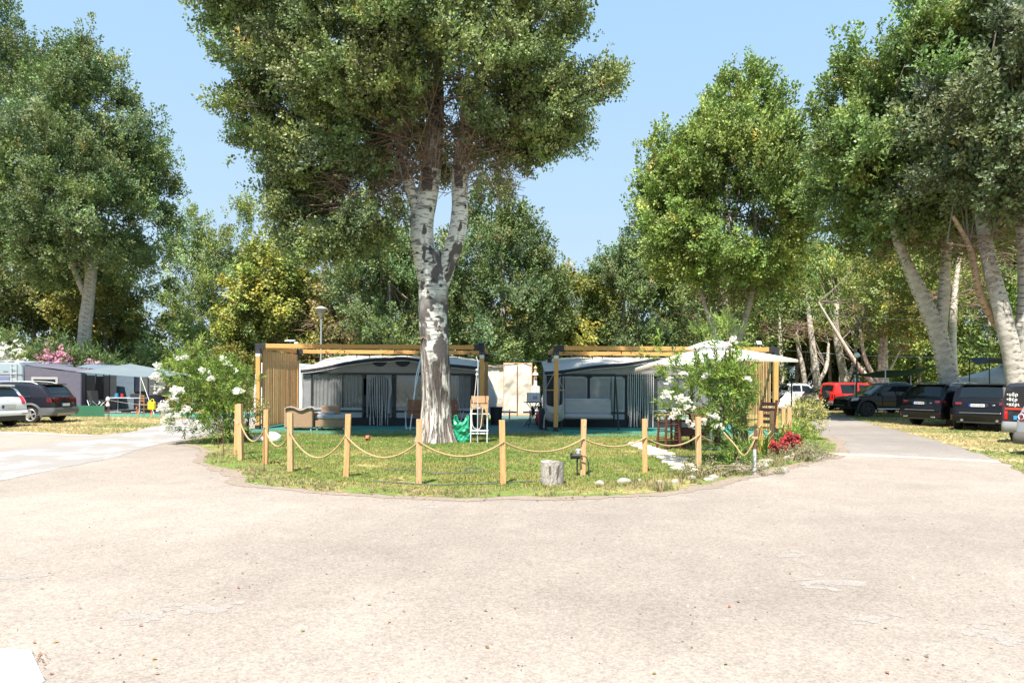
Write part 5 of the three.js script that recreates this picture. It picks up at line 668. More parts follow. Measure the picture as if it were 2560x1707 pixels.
// parasol
{
  const cv = phys([0.86, 0.86, 0.85], 0.85, { transmission: 0.12, thickness: 0 }), t = thing('parasol', 'large white square parasol over the dark wooden table', 'parasol', [5.2, 0, -17.8], 0.22), tip = (x) => 0.062 * x;
  const fz = (x, z) => { const m = Math.max(Math.abs(x), Math.abs(z)); return 2.72 - 0.40 * Math.pow(m / 1.5, 0.95) - 0.10 * (Math.min(Math.abs(x), Math.abs(z)) / 1.5) * m / 1.5 - (m > 1.49 ? 0 : 0) + tip(x) - 0.05 * Math.sin(Math.min(1, m / 1.5) * 3.14) * (1 - Math.min(Math.abs(x), Math.abs(z)) / (m + 0.01)); };
  part('canopy', sheet((u, v) => { const x = (u - 0.5) * 3.0, z = (v - 0.5) * 3.0; return [x, fz(x, z), z]; }, 30, 30), cv, t); part('vent_cap', sheet((u, v) => { const x = (u - 0.5) * 1.0, z = (v - 0.5) * 1.0, m = Math.max(Math.abs(x), Math.abs(z)); return [x, 2.80 - 0.19 * Math.pow(m / 0.5, 1.6) + tip(x) + 0.05, z]; }, 16, 16), cv, t);
  const val = []; for (const [a, b] of [[[-1.5, -1.5], [1.5, -1.5]], [[1.5, -1.5], [1.5, 1.5]], [[1.5, 1.5], [-1.5, 1.5]], [[-1.5, 1.5], [-1.5, -1.5]]]) val.push(sheet((u, v) => { const x = a[0] + (b[0] - a[0]) * u, z = a[1] + (b[1] - a[1]) * u; return [x, fz(x, z) - 0.06 * v, z]; }, 20, 1)); part('hem', val, cloth([0.66, 0.58, 0.44]), t);
  part('pole', cyl(0.038, 0.03, 2.78, 0, 1.38, 0), whitePaint, t); part('hub', cyl(0.06, 0.06, 0.1, 0, 2.3, 0), whitePaint, t); for (let k = 0; k < 8; k++) { const a = k * Math.PI / 4 + 0.001, m = 1 / Math.max(Math.abs(Math.cos(a)), Math.abs(Math.sin(a))), x = Math.cos(a) * 1.48 * m, z = Math.sin(a) * 1.48 * m; part('rib', rod([0, 2.66, 0], [x, fz(x, z) - 0.02, z], 0.012, 6), paleTimber, t); } part('base', [cyl(0.28, 0.26, 0.06, 0, 0.03, 0)], whitePaint, t);
}
// dark red-brown bar furniture under the parasol
{
  const dk = mat([0.115, 0.036, 0.024], 0.55, { map: pineMap, bumpMap: pineBump, bumpScale: 0.003 }), straw = cloth([0.36, 0.24, 0.12]);
  const stool = (label, x, z, turn) => { const t = thing('bar_stool', label, 'stool', [x, 0, z], turn, 'dark red wooden bar stools'); for (const [a, b] of [[-1, -1], [1, -1], [-1, 1], [1, 1]]) part('leg', timber(V(a * 0.22, 0, b * 0.2), V(a * 0.175, 0.9, b * 0.16), 0.05, 0.05), dk, t); for (const y of [0.28, 0.48, 0.68]) for (const [p, q] of [[[-0.2, y, 0.18], [0.2, y, 0.18]], [[-0.2, y, -0.18], [0.2, y, -0.18]], [[-0.2, y + 0.06, 0.18], [-0.2, y + 0.06, -0.18]], [[0.2, y + 0.06, 0.18], [0.2, y + 0.06, -0.18]]]) part('rung', rod(p, q, 0.014, 6), dk, t); part('seat', rbox(0.44, 0.05, 0.4, 0.02, 0, 0.9, 0), straw, t); part('seat_rim', [box(0.46, 0.045, 0.03, 0, 0.885, 0.2), box(0.46, 0.045, 0.03, 0, 0.885, -0.2)], dk, t); };
  stool('dark red bar stool at the left end of the table under the parasol', 4.02, -17.45, 0.35); stool('dark red bar stool behind the white flowers of the right oleander', 4.75, -18.9, -0.2);
  const t = thing('wooden_table', 'heavy dark wooden table under the parasol', 'table', [5.05, 0, -18.35], 0.1); for (let k = 0; k < 5; k++) part('top_plank', timber(V(-0.8, 0.98, -0.32 + k * 0.16), V(0.8, 0.98, -0.32 + k * 0.16), 0.15, 0.045), dk, t); for (const s of [-1, 1]) { part('trestle', [timber(V(s * 0.55, 0.05, -0.1), V(s * 0.55, 0.95, -0.1), 0.14, 0.14), timber(V(s * 0.55, 0.06, -0.36), V(s * 0.55, 0.06, 0.36), 0.12, 0.1)], dk, t); } part('stretcher', timber(V(-0.55, 0.4, -0.1), V(0.55, 0.4, -0.1), 0.05, 0.2), dk, t);
  // backed chairs behind and right of it
  const chair = (name, label, x, z, turn, w, h, m) => { const c = thing(name, label, 'chair', [x, 0.0, z], turn); for (const s of [-1, 1]) { part('rear_leg', timber(V(s * w / 2, 0, -0.2), V(s * w / 2, h, -0.34), 0.05, 0.07), m, c); part('front_leg', timber(V(s * w / 2, 0, 0.25), V(s * w / 2, 0.62, 0.25), 0.05, 0.06), m, c); part('armrest', timber(V(s * w / 2, 0.66, -0.26), V(s * w / 2, 0.64, 0.3), 0.07, 0.03), m, c); } for (let k = 0; k < 4; k++) part('back_slat', timber(V(-w / 2, 0.6 + k * (h - 0.62) / 3.6, -0.27 - k * 0.02), V(w / 2, 0.6 + k * (h - 0.62) / 3.6, -0.27 - k * 0.02), 0.022, 0.1, 0.004), m, c); for (let k = 0; k < 4; k++) part('seat_slat', timber(V(-w / 2, 0.44, -0.16 + k * 0.13), V(w / 2, 0.44, -0.16 + k * 0.13), 0.11, 0.022, 0.004), m, c); };
  chair('wooden_armchair', 'reddish wooden armchair on the carpet behind the parasol pole', 5.9, -21.0, 0.1, 0.6, 1.02, mat([0.22, 0.09, 0.045], 0.6, { map: pineMap })); chair('wooden_armchair', 'dark brown wooden chair turned sideways by the right slatted screen', 7.35, -20.2, -1.2, 0.62, 1.25, mat([0.055, 0.026, 0.02], 0.6, { map: pineMap }));
}
// lamp posts
{
  const t = thing('street_lamp', 'tall grey lamp post with a funnel-shaped lantern behind the left pergola', 'street lamp', [at(802, 900, 40).x, 0, -40]); part('pole', cyl(0.08, 0.05, 5.4, 0, 2.7, 0), mat([0.27, 0.29, 0.31], 0.5), t); part('bracket', [rod([0, 5.35, 0], [-0.24, 5.95, 0], 0.018), rod([0, 5.35, 0], [0.24, 5.95, 0], 0.018), rod([0, 5.35, 0], [0, 5.95, 0.24], 0.018)], steel, t); part('lantern', new THREE.CylinderGeometry(0.32, 0.12, 0.5, 6, 1, true).translate(0, 5.7, 0), phys([0.42, 0.38, 0.32], 0.5, { transmission: 0.4, thickness: 0 }), t); part('cap', [cyl(0.38, 0.34, 0.04, 0, 5.97, 0, 0, 0, 0, 6), cyl(0.34, 0.08, 0.12, 0, 6.05, 0, 0, 0, 0, 6)], mat([0.4, 0.38, 0.35], 0.5), t);
  const gm = mat([0.85, 0.83, 0.78], 0.3), pg = mat([0.02, 0.05, 0.035], 0.5); for (const [px, py, d, l] of [[2143, 888, 36.5, 'globe lamp on a dark post above the silver hatchback'], [1980, 929, 45, 'globe lamp on a dark post beside the pale grove trunk']]) { const p = at(px, py, d), g = thing('globe_lamp', l, 'lamp post', [p.x, 0, p.z], 0, 'globe lamps of the lane'); part('pole', [cyl(0.045, 0.04, p.y - 0.12, 0, (p.y - 0.12) / 2, 0), cyl(0.09, 0.06, 0.3, 0, 0.15, 0)], pg, g); part('neck', cyl(0.07, 0.09, 0.06, 0, p.y - 0.13, 0), pg, g); part('globe', ball(0.155, 0, p.y, 0, 1, 1, 1, 20), gm, g); }
}
// ------------------------------------------------------------------ vehicles
const tyreMat = mat([0.018, 0.018, 0.018], 0.8), rimMat = mat([0.55, 0.55, 0.57], 0.35, { metalness: 0.6 }), darkRim = mat([0.035, 0.035, 0.038], 0.4, { metalness: 0.4 }), carGlass = phys([0.01, 0.014, 0.016], 0.03), trim = mat([0.025, 0.025, 0.027], 0.6), greyTrim = mat([0.11, 0.115, 0.12], 0.6), redLamp = phys([0.16, 0.008, 0.010], 0.15, { clearcoat: 1 }), clearLamp = phys([0.6, 0.62, 0.65], 0.1, { clearcoat: 1 }), chrome = mat([0.62, 0.63, 0.65], 0.18, { metalness: 1 });
const paint = (r, g, b, rough = 0.35) => phys([r, g, b], rough, r + g + b < 0.06 ? { clearcoat: 0.45, clearcoatRoughness: 0.03, specularIntensity: 0.25 } : { clearcoat: 1, clearcoatRoughness: 0.06 });
function plateMat(txt) { const c = document.createElement('canvas'); c.width = 256; c.height = 60; const x = c.getContext('2d'); x.fillStyle = '#e9ebee'; x.fillRect(0, 0, 256, 60); x.fillStyle = '#1c55b8'; x.fillRect(0, 0, 30, 60); x.fillStyle = '#15171c'; x.font = 'bold 44px sans-serif'; x.textAlign = 'center'; x.textBaseline = 'middle'; if (txt) x.fillText(txt, 143, 32); const t = new THREE.CanvasTexture(c); t.colorSpace = THREE.SRGBColorSpace; return mat([0.8, 0.8, 0.8], 0.5, { map: t }); }
const blankPlate = plateMat('');
// Local axes: +x forward, y up, z to the right; profile: roofline [x, y] from the tail to the nose
function car(name, label, category, group, o) {
  const { X, D, heading, L, W, H, prof, belt = 0.62 * H, sill = 0.28, wr = 0.33, xr, xf, body, tumble = 0.2, crownH = 0.035, endTaper = 0.15, arches, rim = rimMat } = o;
  const t = thing(name, label, category, [X, 0, -D], Math.PI / 2 - heading, group);
  const top = (x) => { for (let k = 0; k < prof.length - 1; k++) if (x <= prof[k + 1][0]) { const a = prof[k], b = prof[k + 1]; return a[1] + (b[1] - a[1]) * Math.max(0, (x - a[0]) / (b[0] - a[0])); } return prof[prof.length - 1][1]; };
  const x0 = prof[0][0], x1 = prof[prof.length - 1][0], ra = wr * 1.17;
  const half = (x, y) => { const e = Math.min(x - x0, x1 - x), pl = e < 0.75 ? 1 - endTaper * Math.pow(1 - e / 0.75, 2.2) : 1; let w = W / 2 * pl; if (y < belt) w *= 1 - 0.07 * Math.pow((belt * 0.72 - y) / belt, 2); else w *= 1 - tumble * Math.pow((y - belt) / (H - belt), 1.25) - 0.006; return w; };
  const rc = 0.09, wide = (x, y) => { const d = top(x) - y; let w = half(x, y); if (d < rc) w -= rc * 0.8 * (1 - Math.sqrt(Math.max(0, 1 - ((rc - d) / rc) ** 2))); return w; };
  const bottom = (x) => { const e = Math.min(x - x0, x1 - x); let y = sill + 0.16 * Math.pow(Math.max(0, 1 - e / 0.6), 1.5); for (const w of [xr, xf]) { const dx = Math.abs(x - w); if (dx < ra) y = Math.max(y, wr + Math.sqrt(ra * ra - dx * dx)); } return Math.min(y, top(x) - 0.02); };
  const xs = new Set(prof.map((p) => p[0])); for (let x = x0; x <= x1; x += 0.11) xs.add(+x.toFixed(3)); for (const w of [xr, xf]) for (let k = -8; k <= 8; k++) xs.add(+(w + ra * Math.sin(k / 8 * 1.5708) * 0.9999).toFixed(4));
  const st = [...xs].filter((x) => x >= x0 && x <= x1).sort((a, b) => a - b), sec = st.map((x) => { const b = bottom(x), y1 = top(x), r = [], ws = wide(x, y1); for (let k = 0; k <= 11; k++) { const s = k / 11, y = b + (y1 - b) * (1 - Math.pow(1 - s, 1.25)); r.push([x, y, wide(x, y)]); } for (const k of [0.7, 0.35, 0]) r.push([x, y1 + crownH * (1 - k * k), ws * k]); return r; });
  const pos = [], idx = [], n = sec[0].length * 2 - 1; for (const r of sec) { const full = [...r, ...r.slice(0, -1).reverse().map(([a, b, c]) => [a, b, -c])]; for (const p of full) pos.push(...p); } for (let i = 0; i < sec.length - 1; i++) for (let j = 0; j < n - 1; j++) { const a = i * n + j; idx.push(a, a + 1, a + n + 1, a, a + n + 1, a + n); } for (const i of [0, sec.length - 1]) for (let j = 1; j < n - 1; j++) idx.push(i * n, i * n + j, i * n + j + 1);
  const g = new THREE.BufferGeometry(); g.setAttribute('position', new THREE.Float32BufferAttribute(pos, 3)); g.setIndex(idx); part('body', toCreasedNormals(g, 0.55), body, t);
  part('underbody', box(L * 0.9, 0.14, W * 0.74, 0, sill + 0.05, 0), trim, t);
  const side = (q, s, off = 0.006) => sheet((u, v) => { const x = (q[0][0] * (1 - u) + q[1][0] * u) * (1 - v) + (q[3][0] * (1 - u) + q[2][0] * u) * v, y = (q[0][1] * (1 - u) + q[1][1] * u) * (1 - v) + (q[3][1] * (1 - u) + q[2][1] * u) * v; return [x, y, s * (half(x, y) + off)]; }, 6, 5);
  const over = (xa, xb, k, off = 0.008, k2 = k) => sheet((u, v) => { const x = xa + (xb - xa) * u, e = 0.01, sl = (top(x + e) - top(x - e)) / (2 * e), l = Math.hypot(sl, 1), q = (2 * v - 1) * (k + (k2 - k) * u), w = wide(x, top(x)); return [x - sl / l * off, top(x) + crownH * (1 - q * q) + off / l, q * w]; }, 8, 10);
  const tailX = (y) => { for (let k = 0; k < prof.length - 1; k++) if (prof[k + 1][1] >= y) { const a = prof[k], b = prof[k + 1]; return a[0] + (b[0] - a[0]) * Math.max(0, (y - a[1]) / (b[1] - a[1] || 1)); } return x0; };
  for (const q of o.windows ?? []) for (const s of [-1, 1]) part('window', side(q, s), carGlass, t);
  if (o.rear) part('rear_window', over(o.rear[0], o.rear[1], 0.84, 0.01), carGlass, t);
  if (o.screen) part('windscreen', over(o.screen[0], o.screen[1], 0.88, 0.008), carGlass, t);
  for (const [wx, s] of [[xr, -1], [xr, 1], [xf, -1], [xf, 1]]) {
    const w = new THREE.Group(); w.name = 'wheel'; w.position.set(wx, wr, s * (W / 2 - 0.12)); t.add(w);
    const ty = lathe([[wr * 0.66, -0.1], [wr * 0.93, -0.11], [wr, -0.07], [wr, 0.07], [wr * 0.93, 0.11], [wr * 0.66, 0.1]], 28); ty.rotateX(Math.PI / 2); part('tyre', ty, tyreMat, w);
    const sp = [cyl(wr * 0.14, wr * 0.14, 0.05, 0, 0, s * 0.085, Math.PI / 2), xf0(new THREE.TorusGeometry(wr * 0.63, 0.022, 8, 28), 0, 0, s * 0.09)]; for (let k = 0; k < (o.spokes ?? 5); k++) { const a = k / (o.spokes ?? 5) * 6.283 + 0.3; sp.push(box(wr * 0.52, wr * (o.spokes > 6 ? 0.07 : 0.17), 0.03, Math.cos(a) * wr * 0.38, Math.sin(a) * wr * 0.38, s * 0.08, 0, 0, a)); } part('rim', sp, rim, w); part('brake_disc', cyl(wr * 0.6, wr * 0.6, 0.03, 0, 0, s * 0.03, Math.PI / 2), trim, w);
  }
  if (arches) for (const w of [xr, xf]) for (const s of [-1, 1]) part('wheel_arch', sheet((u, v) => { const a = Math.PI * (u * 1.16 - 0.08), r = ra * (0.98 + 0.2 * v), x = w + Math.cos(a) * r, y = wr + Math.sin(a) * r; return [x, y, s * (half(Math.min(x1, Math.max(x0, x)), y) + (v === 1 ? 0.004 : 0.028))]; }, 18, 3), arches, t);
  for (const s of [-1, 1]) {
    if (o.tail) { const [ya, yb, k, c] = o.tail, l = []; l.push(sheet((u, v) => { const y = ya + (yb - ya) * v, x = tailX(y), q = k + (1 - k) * u; return [x - 0.012, y, s * q * wide(Math.max(x, x0 + 0.001), Math.min(y, top(x)))]; }, 6, 5)); l.push(side([[tailX(ya), ya], [tailX(ya) + c, ya + 0.02], [tailX(yb) + c * 0.8, yb - 0.02], [tailX(yb), yb]], s, 0.009)); part('tail_lamp', l, o.lampMat ?? redLamp, t); }
    if (o.head) { const [ya, yb, c] = o.head; part('headlamp', side([[x1 - 0.14, ya], [x1 - 0.14 - c, ya + 0.05], [x1 - 0.2 - c, yb], [x1 - 0.2, yb - 0.03]], s, 0.012), clearLamp, t); }
    if (o.mirror) part('mirror', rbox(0.12, 0.14, 0.2, 0.04, o.mirror[0], o.mirror[1], s * (W / 2 + 0.06)), o.mirrorMat ?? body, t);
    if (o.handles) for (const hx of o.handles) part('door_handle', rbox(0.16, 0.025, 0.03, 0.01, hx, belt - 0.08, s * (half(hx, belt - 0.08) + 0.012)), o.handleMat ?? body, t);
    if (o.rails) part('roof_rail', tube([[o.rails[0], top(o.rails[0]) - 0.02, s * (wide(o.rails[0], top(o.rails[0])) - 0.05)], [o.rails[0] + 0.2, top(o.rails[0] + 0.2) + 0.05, s * wide(o.rails[0] + 0.2, top(o.rails[0] + 0.2)) * 0.93], [o.rails[1] - 0.2, top(o.rails[1] - 0.2) + 0.05, s * wide(o.rails[1] - 0.2, top(o.rails[1] - 0.2)) * 0.93], [o.rails[1], top(o.rails[1]), s * (wide(o.rails[1], top(o.rails[1])) - 0.05)]], 0.016, 24, 6), o.railMat ?? alu, t);
    if (o.sills) part('side_step', rod([xr + ra, sill + 0.0, s * (W / 2 + 0.02)], [xf - ra, sill + 0.0, s * (W / 2 + 0.02)], 0.035), o.sills, t);
    if (o.seams) for (const sx of o.seams) part('door_seam', tube([[sx, sill + 0.1, s * (half(sx, sill + 0.1) + 0.001)], [sx, belt * 0.75, s * (half(sx, belt * 0.75) + 0.001)], [sx + 0.02, belt, s * (half(sx + 0.02, belt) + 0.001)]], 0.005, 10, 4), trim, t);
  }
  const hit = (y, w, h, m, nm, dx = 0.012, z = 0, tilt = 0) => part(nm, rbox(0.03, h, w, 0.008, tailX(y) - dx, y, z, 0, 0, tilt), m, t);
  if (o.plate) hit(o.plate[0], 0.52, 0.115, trim, 'plate_holder', 0.02), part('number_plate', xf0(new THREE.PlaneGeometry(0.5, 0.105), tailX(o.plate[0]) - 0.037, o.plate[0], o.plate[2] ?? 0, -Math.PI / 2), o.plate[1], t);
  if (o.bumper) { const [ya, yb, m] = o.bumper; part('rear_bumper', sheet((u, v) => { const q = 2 * u - 1, y = ya + (yb - ya) * v, b = 0.05 * Math.sin(v * 3.14), c = Math.abs(q), x = x0 - 0.03 - b + (c > 0.8 ? Math.pow((c - 0.8) / 0.2, 2) * 0.55 : 0), w = W / 2 * (0.86 + (c > 0.8 ? 0.13 * Math.min(1, (c - 0.8) / 0.12) : 0)); return [x, y, Math.sign(q) * Math.min(c / 0.8, 1) * w]; }, 26, 5), m, t); }
  if (o.spoiler) part('spoiler', rbox(0.26, 0.035, W * 0.66, 0.015, o.spoiler[0], o.spoiler[1], 0, 0, 0, 0.08), o.spoilerMat ?? body, t);
  if (o.extra) o.extra(t, { top, wide, half, tailX, side, over, x0, x1, hit });
  return t;
}
const xf0 = (g, x, y, z, ry = 0) => { if (ry) g.rotateY(ry); return g.translate(x, y, z); };
const deg = Math.PI / 180, GR_ = 'cars parked on the dry grass to the right', GL_ = 'cars parked on the dry grass to the left';
const hatch = (L, H, s = 0) => [[-L / 2, 0.5], [-L / 2 + 0.02, 0.72], [-L / 2 + 0.06, 0.92], [-L / 2 + 0.14, 1.02], [-L / 2 + 0.42, H - 0.12], [-L / 2 + 0.62, H - 0.03], [-L * 0.14, H], [L * 0.06, H - 0.02], [L * 0.14, H - 0.08], [L * 0.29, 0.98 + s], [L * 0.33, 0.95 + s], [L * 0.46, 0.82 + s], [L / 2 - 0.05, 0.68], [L / 2, 0.48]];
const suv = (L, H) => [[-L / 2, 0.55], [-L / 2 + 0.02, 0.8], [-L / 2 + 0.05, 1.05], [-L / 2 + 0.12, 1.16], [-L / 2 + 0.42, H - 0.12], [-L / 2 + 0.56, H - 0.03], [-L * 0.12, H], [L * 0.06, H - 0.02], [L * 0.15, H - 0.1], [L * 0.26, 1.2], [L * 0.3, 1.14], [L * 0.46, 1.04], [L / 2 - 0.06, 0.9], [L / 2, 0.55]];

// --- left
car('crossover_car', 'black crossover car with silver five-spoke wheels by the grey awning', 'car', GL_, {
  X: -19.75, D: 27.0, heading: -91 * deg, L: 4.11, W: 1.76, H: 1.57, prof: [[-2.05, 0.5], [-2.03, 0.78], [-1.99, 0.98], [-1.9, 1.08], [-1.66, 1.42], [-1.5, 1.5], [-0.8, 1.56], [0.1, 1.56], [0.5, 1.48], [1.02, 1.06], [1.2, 1.0], [1.85, 0.9], [2.0, 0.75], [2.05, 0.5]], belt: 0.98, wr: 0.335, xr: -1.26, xf: 1.29, body: paint(0.016, 0.016, 0.024), rear: [-1.87, -1.66], screen: [0.52, 1.0], windows: [[[-0.42, 1.0], [0.36, 1.0], [0.3, 1.44], [-0.42, 1.46]], [[-1.28, 1.06], [-0.5, 1.0], [-0.5, 1.46], [-1.12, 1.42]], [[0.42, 1.0], [0.84, 1.02], [0.5, 1.36], [0.38, 1.42]]], tail: [0.82, 1.0, 0.45, 0.16], plate: [0.72, blankPlate], rails: [-1.4, 0.35], mirror: [0.72, 1.05], handles: [-0.75, 0.05], arches: greyTrim, bumper: [0.32, 0.62, greyTrim], spoiler: [-1.62, 1.52], spoilerMat: trim, seams: [-0.46, 0.42],
  extra: (t, k) => { part('window_trim', [tube([[-1.3, 1.05, 0.885], [-0.4, 0.985, 0.885], [0.6, 0.985, 0.88]], 0.008, 20, 5), tube([[-1.3, 1.05, -0.885], [-0.4, 0.985, -0.885], [0.6, 0.985, -0.88]], 0.008, 20, 5)], chrome, t); part('light_bar', k.over(-2.0, -1.985, 0.5, 0.012), redLamp, t); part('badge', cyl(0.05, 0.05, 0.02, k.tailX(1.0) - 0.012, 1.0, 0, 0, 0, Math.PI / 2), chrome, t); part('diffuser', rbox(0.05, 0.16, 1.1, 0.02, -2.09, 0.38, 0), mat([0.35, 0.3, 0.26], 0.5), t); } });
car('hatchback_car', 'white hatchback with tall red tail lamps cut by the left edge', 'car', GL_, {
  X: -19.65, D: 24.35, heading: -80 * deg, L: 3.97, W: 1.72, H: 1.49, prof: hatch(3.97, 1.49), belt: 0.94, wr: 0.3, xr: -1.22, xf: 1.27, body: paint(0.78, 0.79, 0.80), rear: [-1.82, -1.56], screen: [0.6, 1.1], windows: [[[-0.45, 0.98], [0.5, 0.96], [0.4, 1.36], [-0.45, 1.4]], [[-1.25, 1.06], [-0.52, 0.99], [-0.52, 1.4], [-1.1, 1.36]]], tail: [0.82, 1.12, 0.80, 0.12], lampMat: phys([0.5, 0.015, 0.03], 0.15, { clearcoat: 1 }), plate: [0.74, blankPlate], bumper: [0.3, 0.6, paint(0.78, 0.79, 0.80)], spoiler: [-1.52, 1.48], mirror: [0.75, 1.0], handles: [-0.7], extra: (t, k) => { part('diffuser', rbox(0.05, 0.18, 1.2, 0.03, -2.05, 0.34, 0), trim, t); part('badge', cyl(0.035, 0.035, 0.02, k.tailX(0.94) - 0.01, 0.92, 0, 0, 0, Math.PI / 2), chrome, t); for (const s of [-1, 1]) part('reflector', rbox(0.03, 0.04, 0.24, 0.01, -2.05, 0.48, s * 0.55), redLamp, t); } });

// --- right, from far to near
const pickup = (o) => ({ L: 5.3, W: 1.86, H: 1.82, prof: [[-2.65, 0.62], [-2.63, 1.0], [-2.6, 1.1], [-1.12, 1.12], [-1.1, 1.13], [-0.98, 1.66], [-0.82, 1.78], [-0.2, 1.82], [0.5, 1.78], [0.72, 1.7], [1.42, 1.2], [1.6, 1.16], [2.45, 1.06], [2.6, 0.92], [2.65, 0.6]], belt: 1.12, sill: 0.45, wr: 0.4, xr: -1.62, xf: 1.62, tumble: 0.16, windows: [[[-0.82, 1.16], [-0.05, 1.16], [-0.05, 1.66], [-0.72, 1.66]], [[0.05, 1.16], [1.12, 1.17], [0.66, 1.62], [0.05, 1.66]]], screen: [0.76, 1.4], rear: [-1.08, -0.99], head: [0.86, 1.06, 0.35], mirror: [0.98, 1.24], handles: [-0.5, 0.4], seams: [-0.86, 0.0, 1.05], ...o });
car('pickup_truck', 'white pickup truck parked at the far end of the lane', 'pickup truck', GR_, pickup({ X: 23.5, D: 56.6, heading: 80 * deg, body: paint(0.78, 0.78, 0.78), tail: [0.85, 1.08, 0.86, 0.08], extra: (t) => { part('roll_bar', [rod([-1.9, 1.12, 0.75], [-1.15, 1.72, 0.65], 0.04), rod([-1.9, 1.12, -0.75], [-1.15, 1.72, -0.65], 0.04), rod([-1.15, 1.72, -0.65], [-1.15, 1.72, 0.65], 0.04)], trim, t); part('bed_cover', box(1.4, 0.04, 1.5, -1.85, 1.15, 0), trim, t); } }));
{ const t = thing('covered_scooter', 'scooter under a white cover beside the white pickup', 'scooter', [at(1968, 957, 54.3).x, 0, -54.3], 0.3); part('cover', sheet((u, v) => { const a = u * 6.283, y = v * 1.15, r = (1 - Math.pow(v, 3)) ; return [Math.cos(a) * (0.85 - 0.25 * v) * Math.sqrt(Math.max(0.0, r)) , y * (0.85 + 0.15 * Math.cos(a)), Math.sin(a) * 0.38 * Math.sqrt(Math.max(0.0, r)) * (1 + 0.15 * Math.sin(a * 9))]; }, 48, 14), cloth([0.74, 0.74, 0.72]), t); part('wheel', xf0(new THREE.TorusGeometry(0.2, 0.06, 8, 18), 0.62, 0.24, 0.02), tyreMat, t); part('wheel', xf0(new THREE.TorusGeometry(0.2, 0.06, 8, 18), -0.6, 0.24, 0.02), tyreMat, t); }
const hatchO = (o) => ({ L: 4.1, W: 1.76, H: 1.48, prof: hatch(4.1, 1.48), belt: 0.95, wr: 0.32, xr: -1.28, xf: 1.3, rear: [-1.88, -1.6], screen: [0.62, 1.14], windows: [[[-0.45, 0.98], [0.6, 0.98], [0.42, 1.36], [-0.45, 1.4]], [[-1.3, 1.06], [-0.52, 0.99], [-0.52, 1.4], [-1.1, 1.36]]], tail: [0.8, 1.02, 0.6, 0.3], head: [0.62, 0.8, 0.35], mirror: [0.8, 1.0], handles: [-0.75, 0.05], spokes: 9, ...o });
car('hatchback_car', 'dark blue-grey hatchback right of the white covered scooter', 'car', GR_, hatchO({ X: 24.9, D: 53.4, heading: 72 * deg, body: paint(0.03, 0.034, 0.045) }));
car('hatchback_car', 'dark bronze hatchback facing the lane left of the navy car', 'car', GR_, hatchO({ X: 23.7, D: 51.0, heading: -106 * deg, body: paint(0.045, 0.043, 0.042) }));
car('people_carrier', 'dark navy people carrier with its tail to the lane beside the red car', 'car', GR_, { X: 24.3, D: 48.3, heading: 76 * deg, L: 4.5, W: 1.84, H: 1.72, prof: suv(4.5, 1.72), belt: 1.08, wr: 0.34, xr: -1.35, xf: 1.4, body: paint(0.008, 0.014, 0.03), rear: [-2.1, -1.85], screen: [0.72, 1.15], windows: [[[-0.5, 1.1], [0.6, 1.1], [0.5, 1.58], [-0.5, 1.6]], [[-1.6, 1.14], [-0.58, 1.1], [-0.58, 1.6], [-1.4, 1.56]]], tail: [0.9, 1.2, 0.72, 0.15], mirror: [0.85, 1.15] });
car('offroad_car', 'bright red off-road car with grey wheel arches and beige wheels', 'car', GR_, { X: 22.95, D: 45.6, heading: 80 * deg, L: 4.3, W: 1.82, H: 1.86, prof: [[-2.15, 0.6], [-2.14, 1.05], [-2.1, 1.2], [-1.98, 1.72], [-1.86, 1.83], [-0.4, 1.86], [0.3, 1.84], [0.52, 1.76], [0.98, 1.22], [1.1, 1.16], [1.98, 1.06], [2.1, 0.92], [2.15, 0.6]], belt: 1.12, sill: 0.4, wr: 0.38, xr: -1.3, xf: 1.3, tumble: 0.12, body: paint(0.62, 0.022, 0.016, 0.4), rear: [-2.08, -1.99], screen: [0.54, 0.96], windows: [[[-0.35, 1.16], [0.62, 1.16], [0.42, 1.7], [-0.35, 1.74]], [[-1.62, 1.16], [-0.6, 1.16], [-0.5, 1.74], [-1.7, 1.74]]], tail: [0.85, 1.1, 0.84, 0.1], arches: greyTrim, bumper: [0.38, 0.66, greyTrim], mirror: [0.75, 1.22], rim: mat([0.5, 0.44, 0.33], 0.5), spokes: 6, rails: [-1.75, 0.2], railMat: trim, extra: (t) => { part('sill_cladding', [box(1.7, 0.22, 0.05, 0, 0.55, 0.9), box(1.7, 0.22, 0.05, 0, 0.55, -0.9)], greyTrim, t); part('spare_wheel', cyl(0.34, 0.34, 0.2, -2.28, 1.02, 0.1, 0, 0, Math.PI / 2), tyreMat, t); } });
car('hatchback_car', 'silver-blue hatchback with a white roof behind the black pickup', 'car', GR_, hatchO({ X: 22.1, D: 41.4, heading: -88 * deg, H: 1.55, prof: hatch(4.1, 1.55), body: paint(0.24, 0.28, 0.34), extra: (t, k) => part('roof_panel', k.over(-1.4, 0.5, 0.95, 0.01), paint(0.75, 0.75, 0.75), t) }));
car('pickup_truck', 'raised black pickup with tinted windows and steel side steps, nose to the lane', 'pickup truck', GR_, pickup({ X: 20.5, D: 37.2, heading: -92 * deg, H: 1.9, L: 5.3, body: paint(0.008, 0.008, 0.010, 0.25), arches: trim, sills: chrome, rim: darkRim, mirrorMat: trim, rails: [-0.8, 0.4], railMat: chrome, wr: 0.42, extra: (t) => { part('canopy', rbox(1.45, 0.62, 1.55, 0.12, -1.86, 1.42, 0), paint(0.008, 0.008, 0.01, 0.25), t); part('bull_bar', [rod([2.72, 0.6, -0.6], [2.72, 0.6, 0.6], 0.04), rod([2.7, 0.95, -0.5], [2.7, 0.95, 0.5], 0.03)], trim, t); } }));
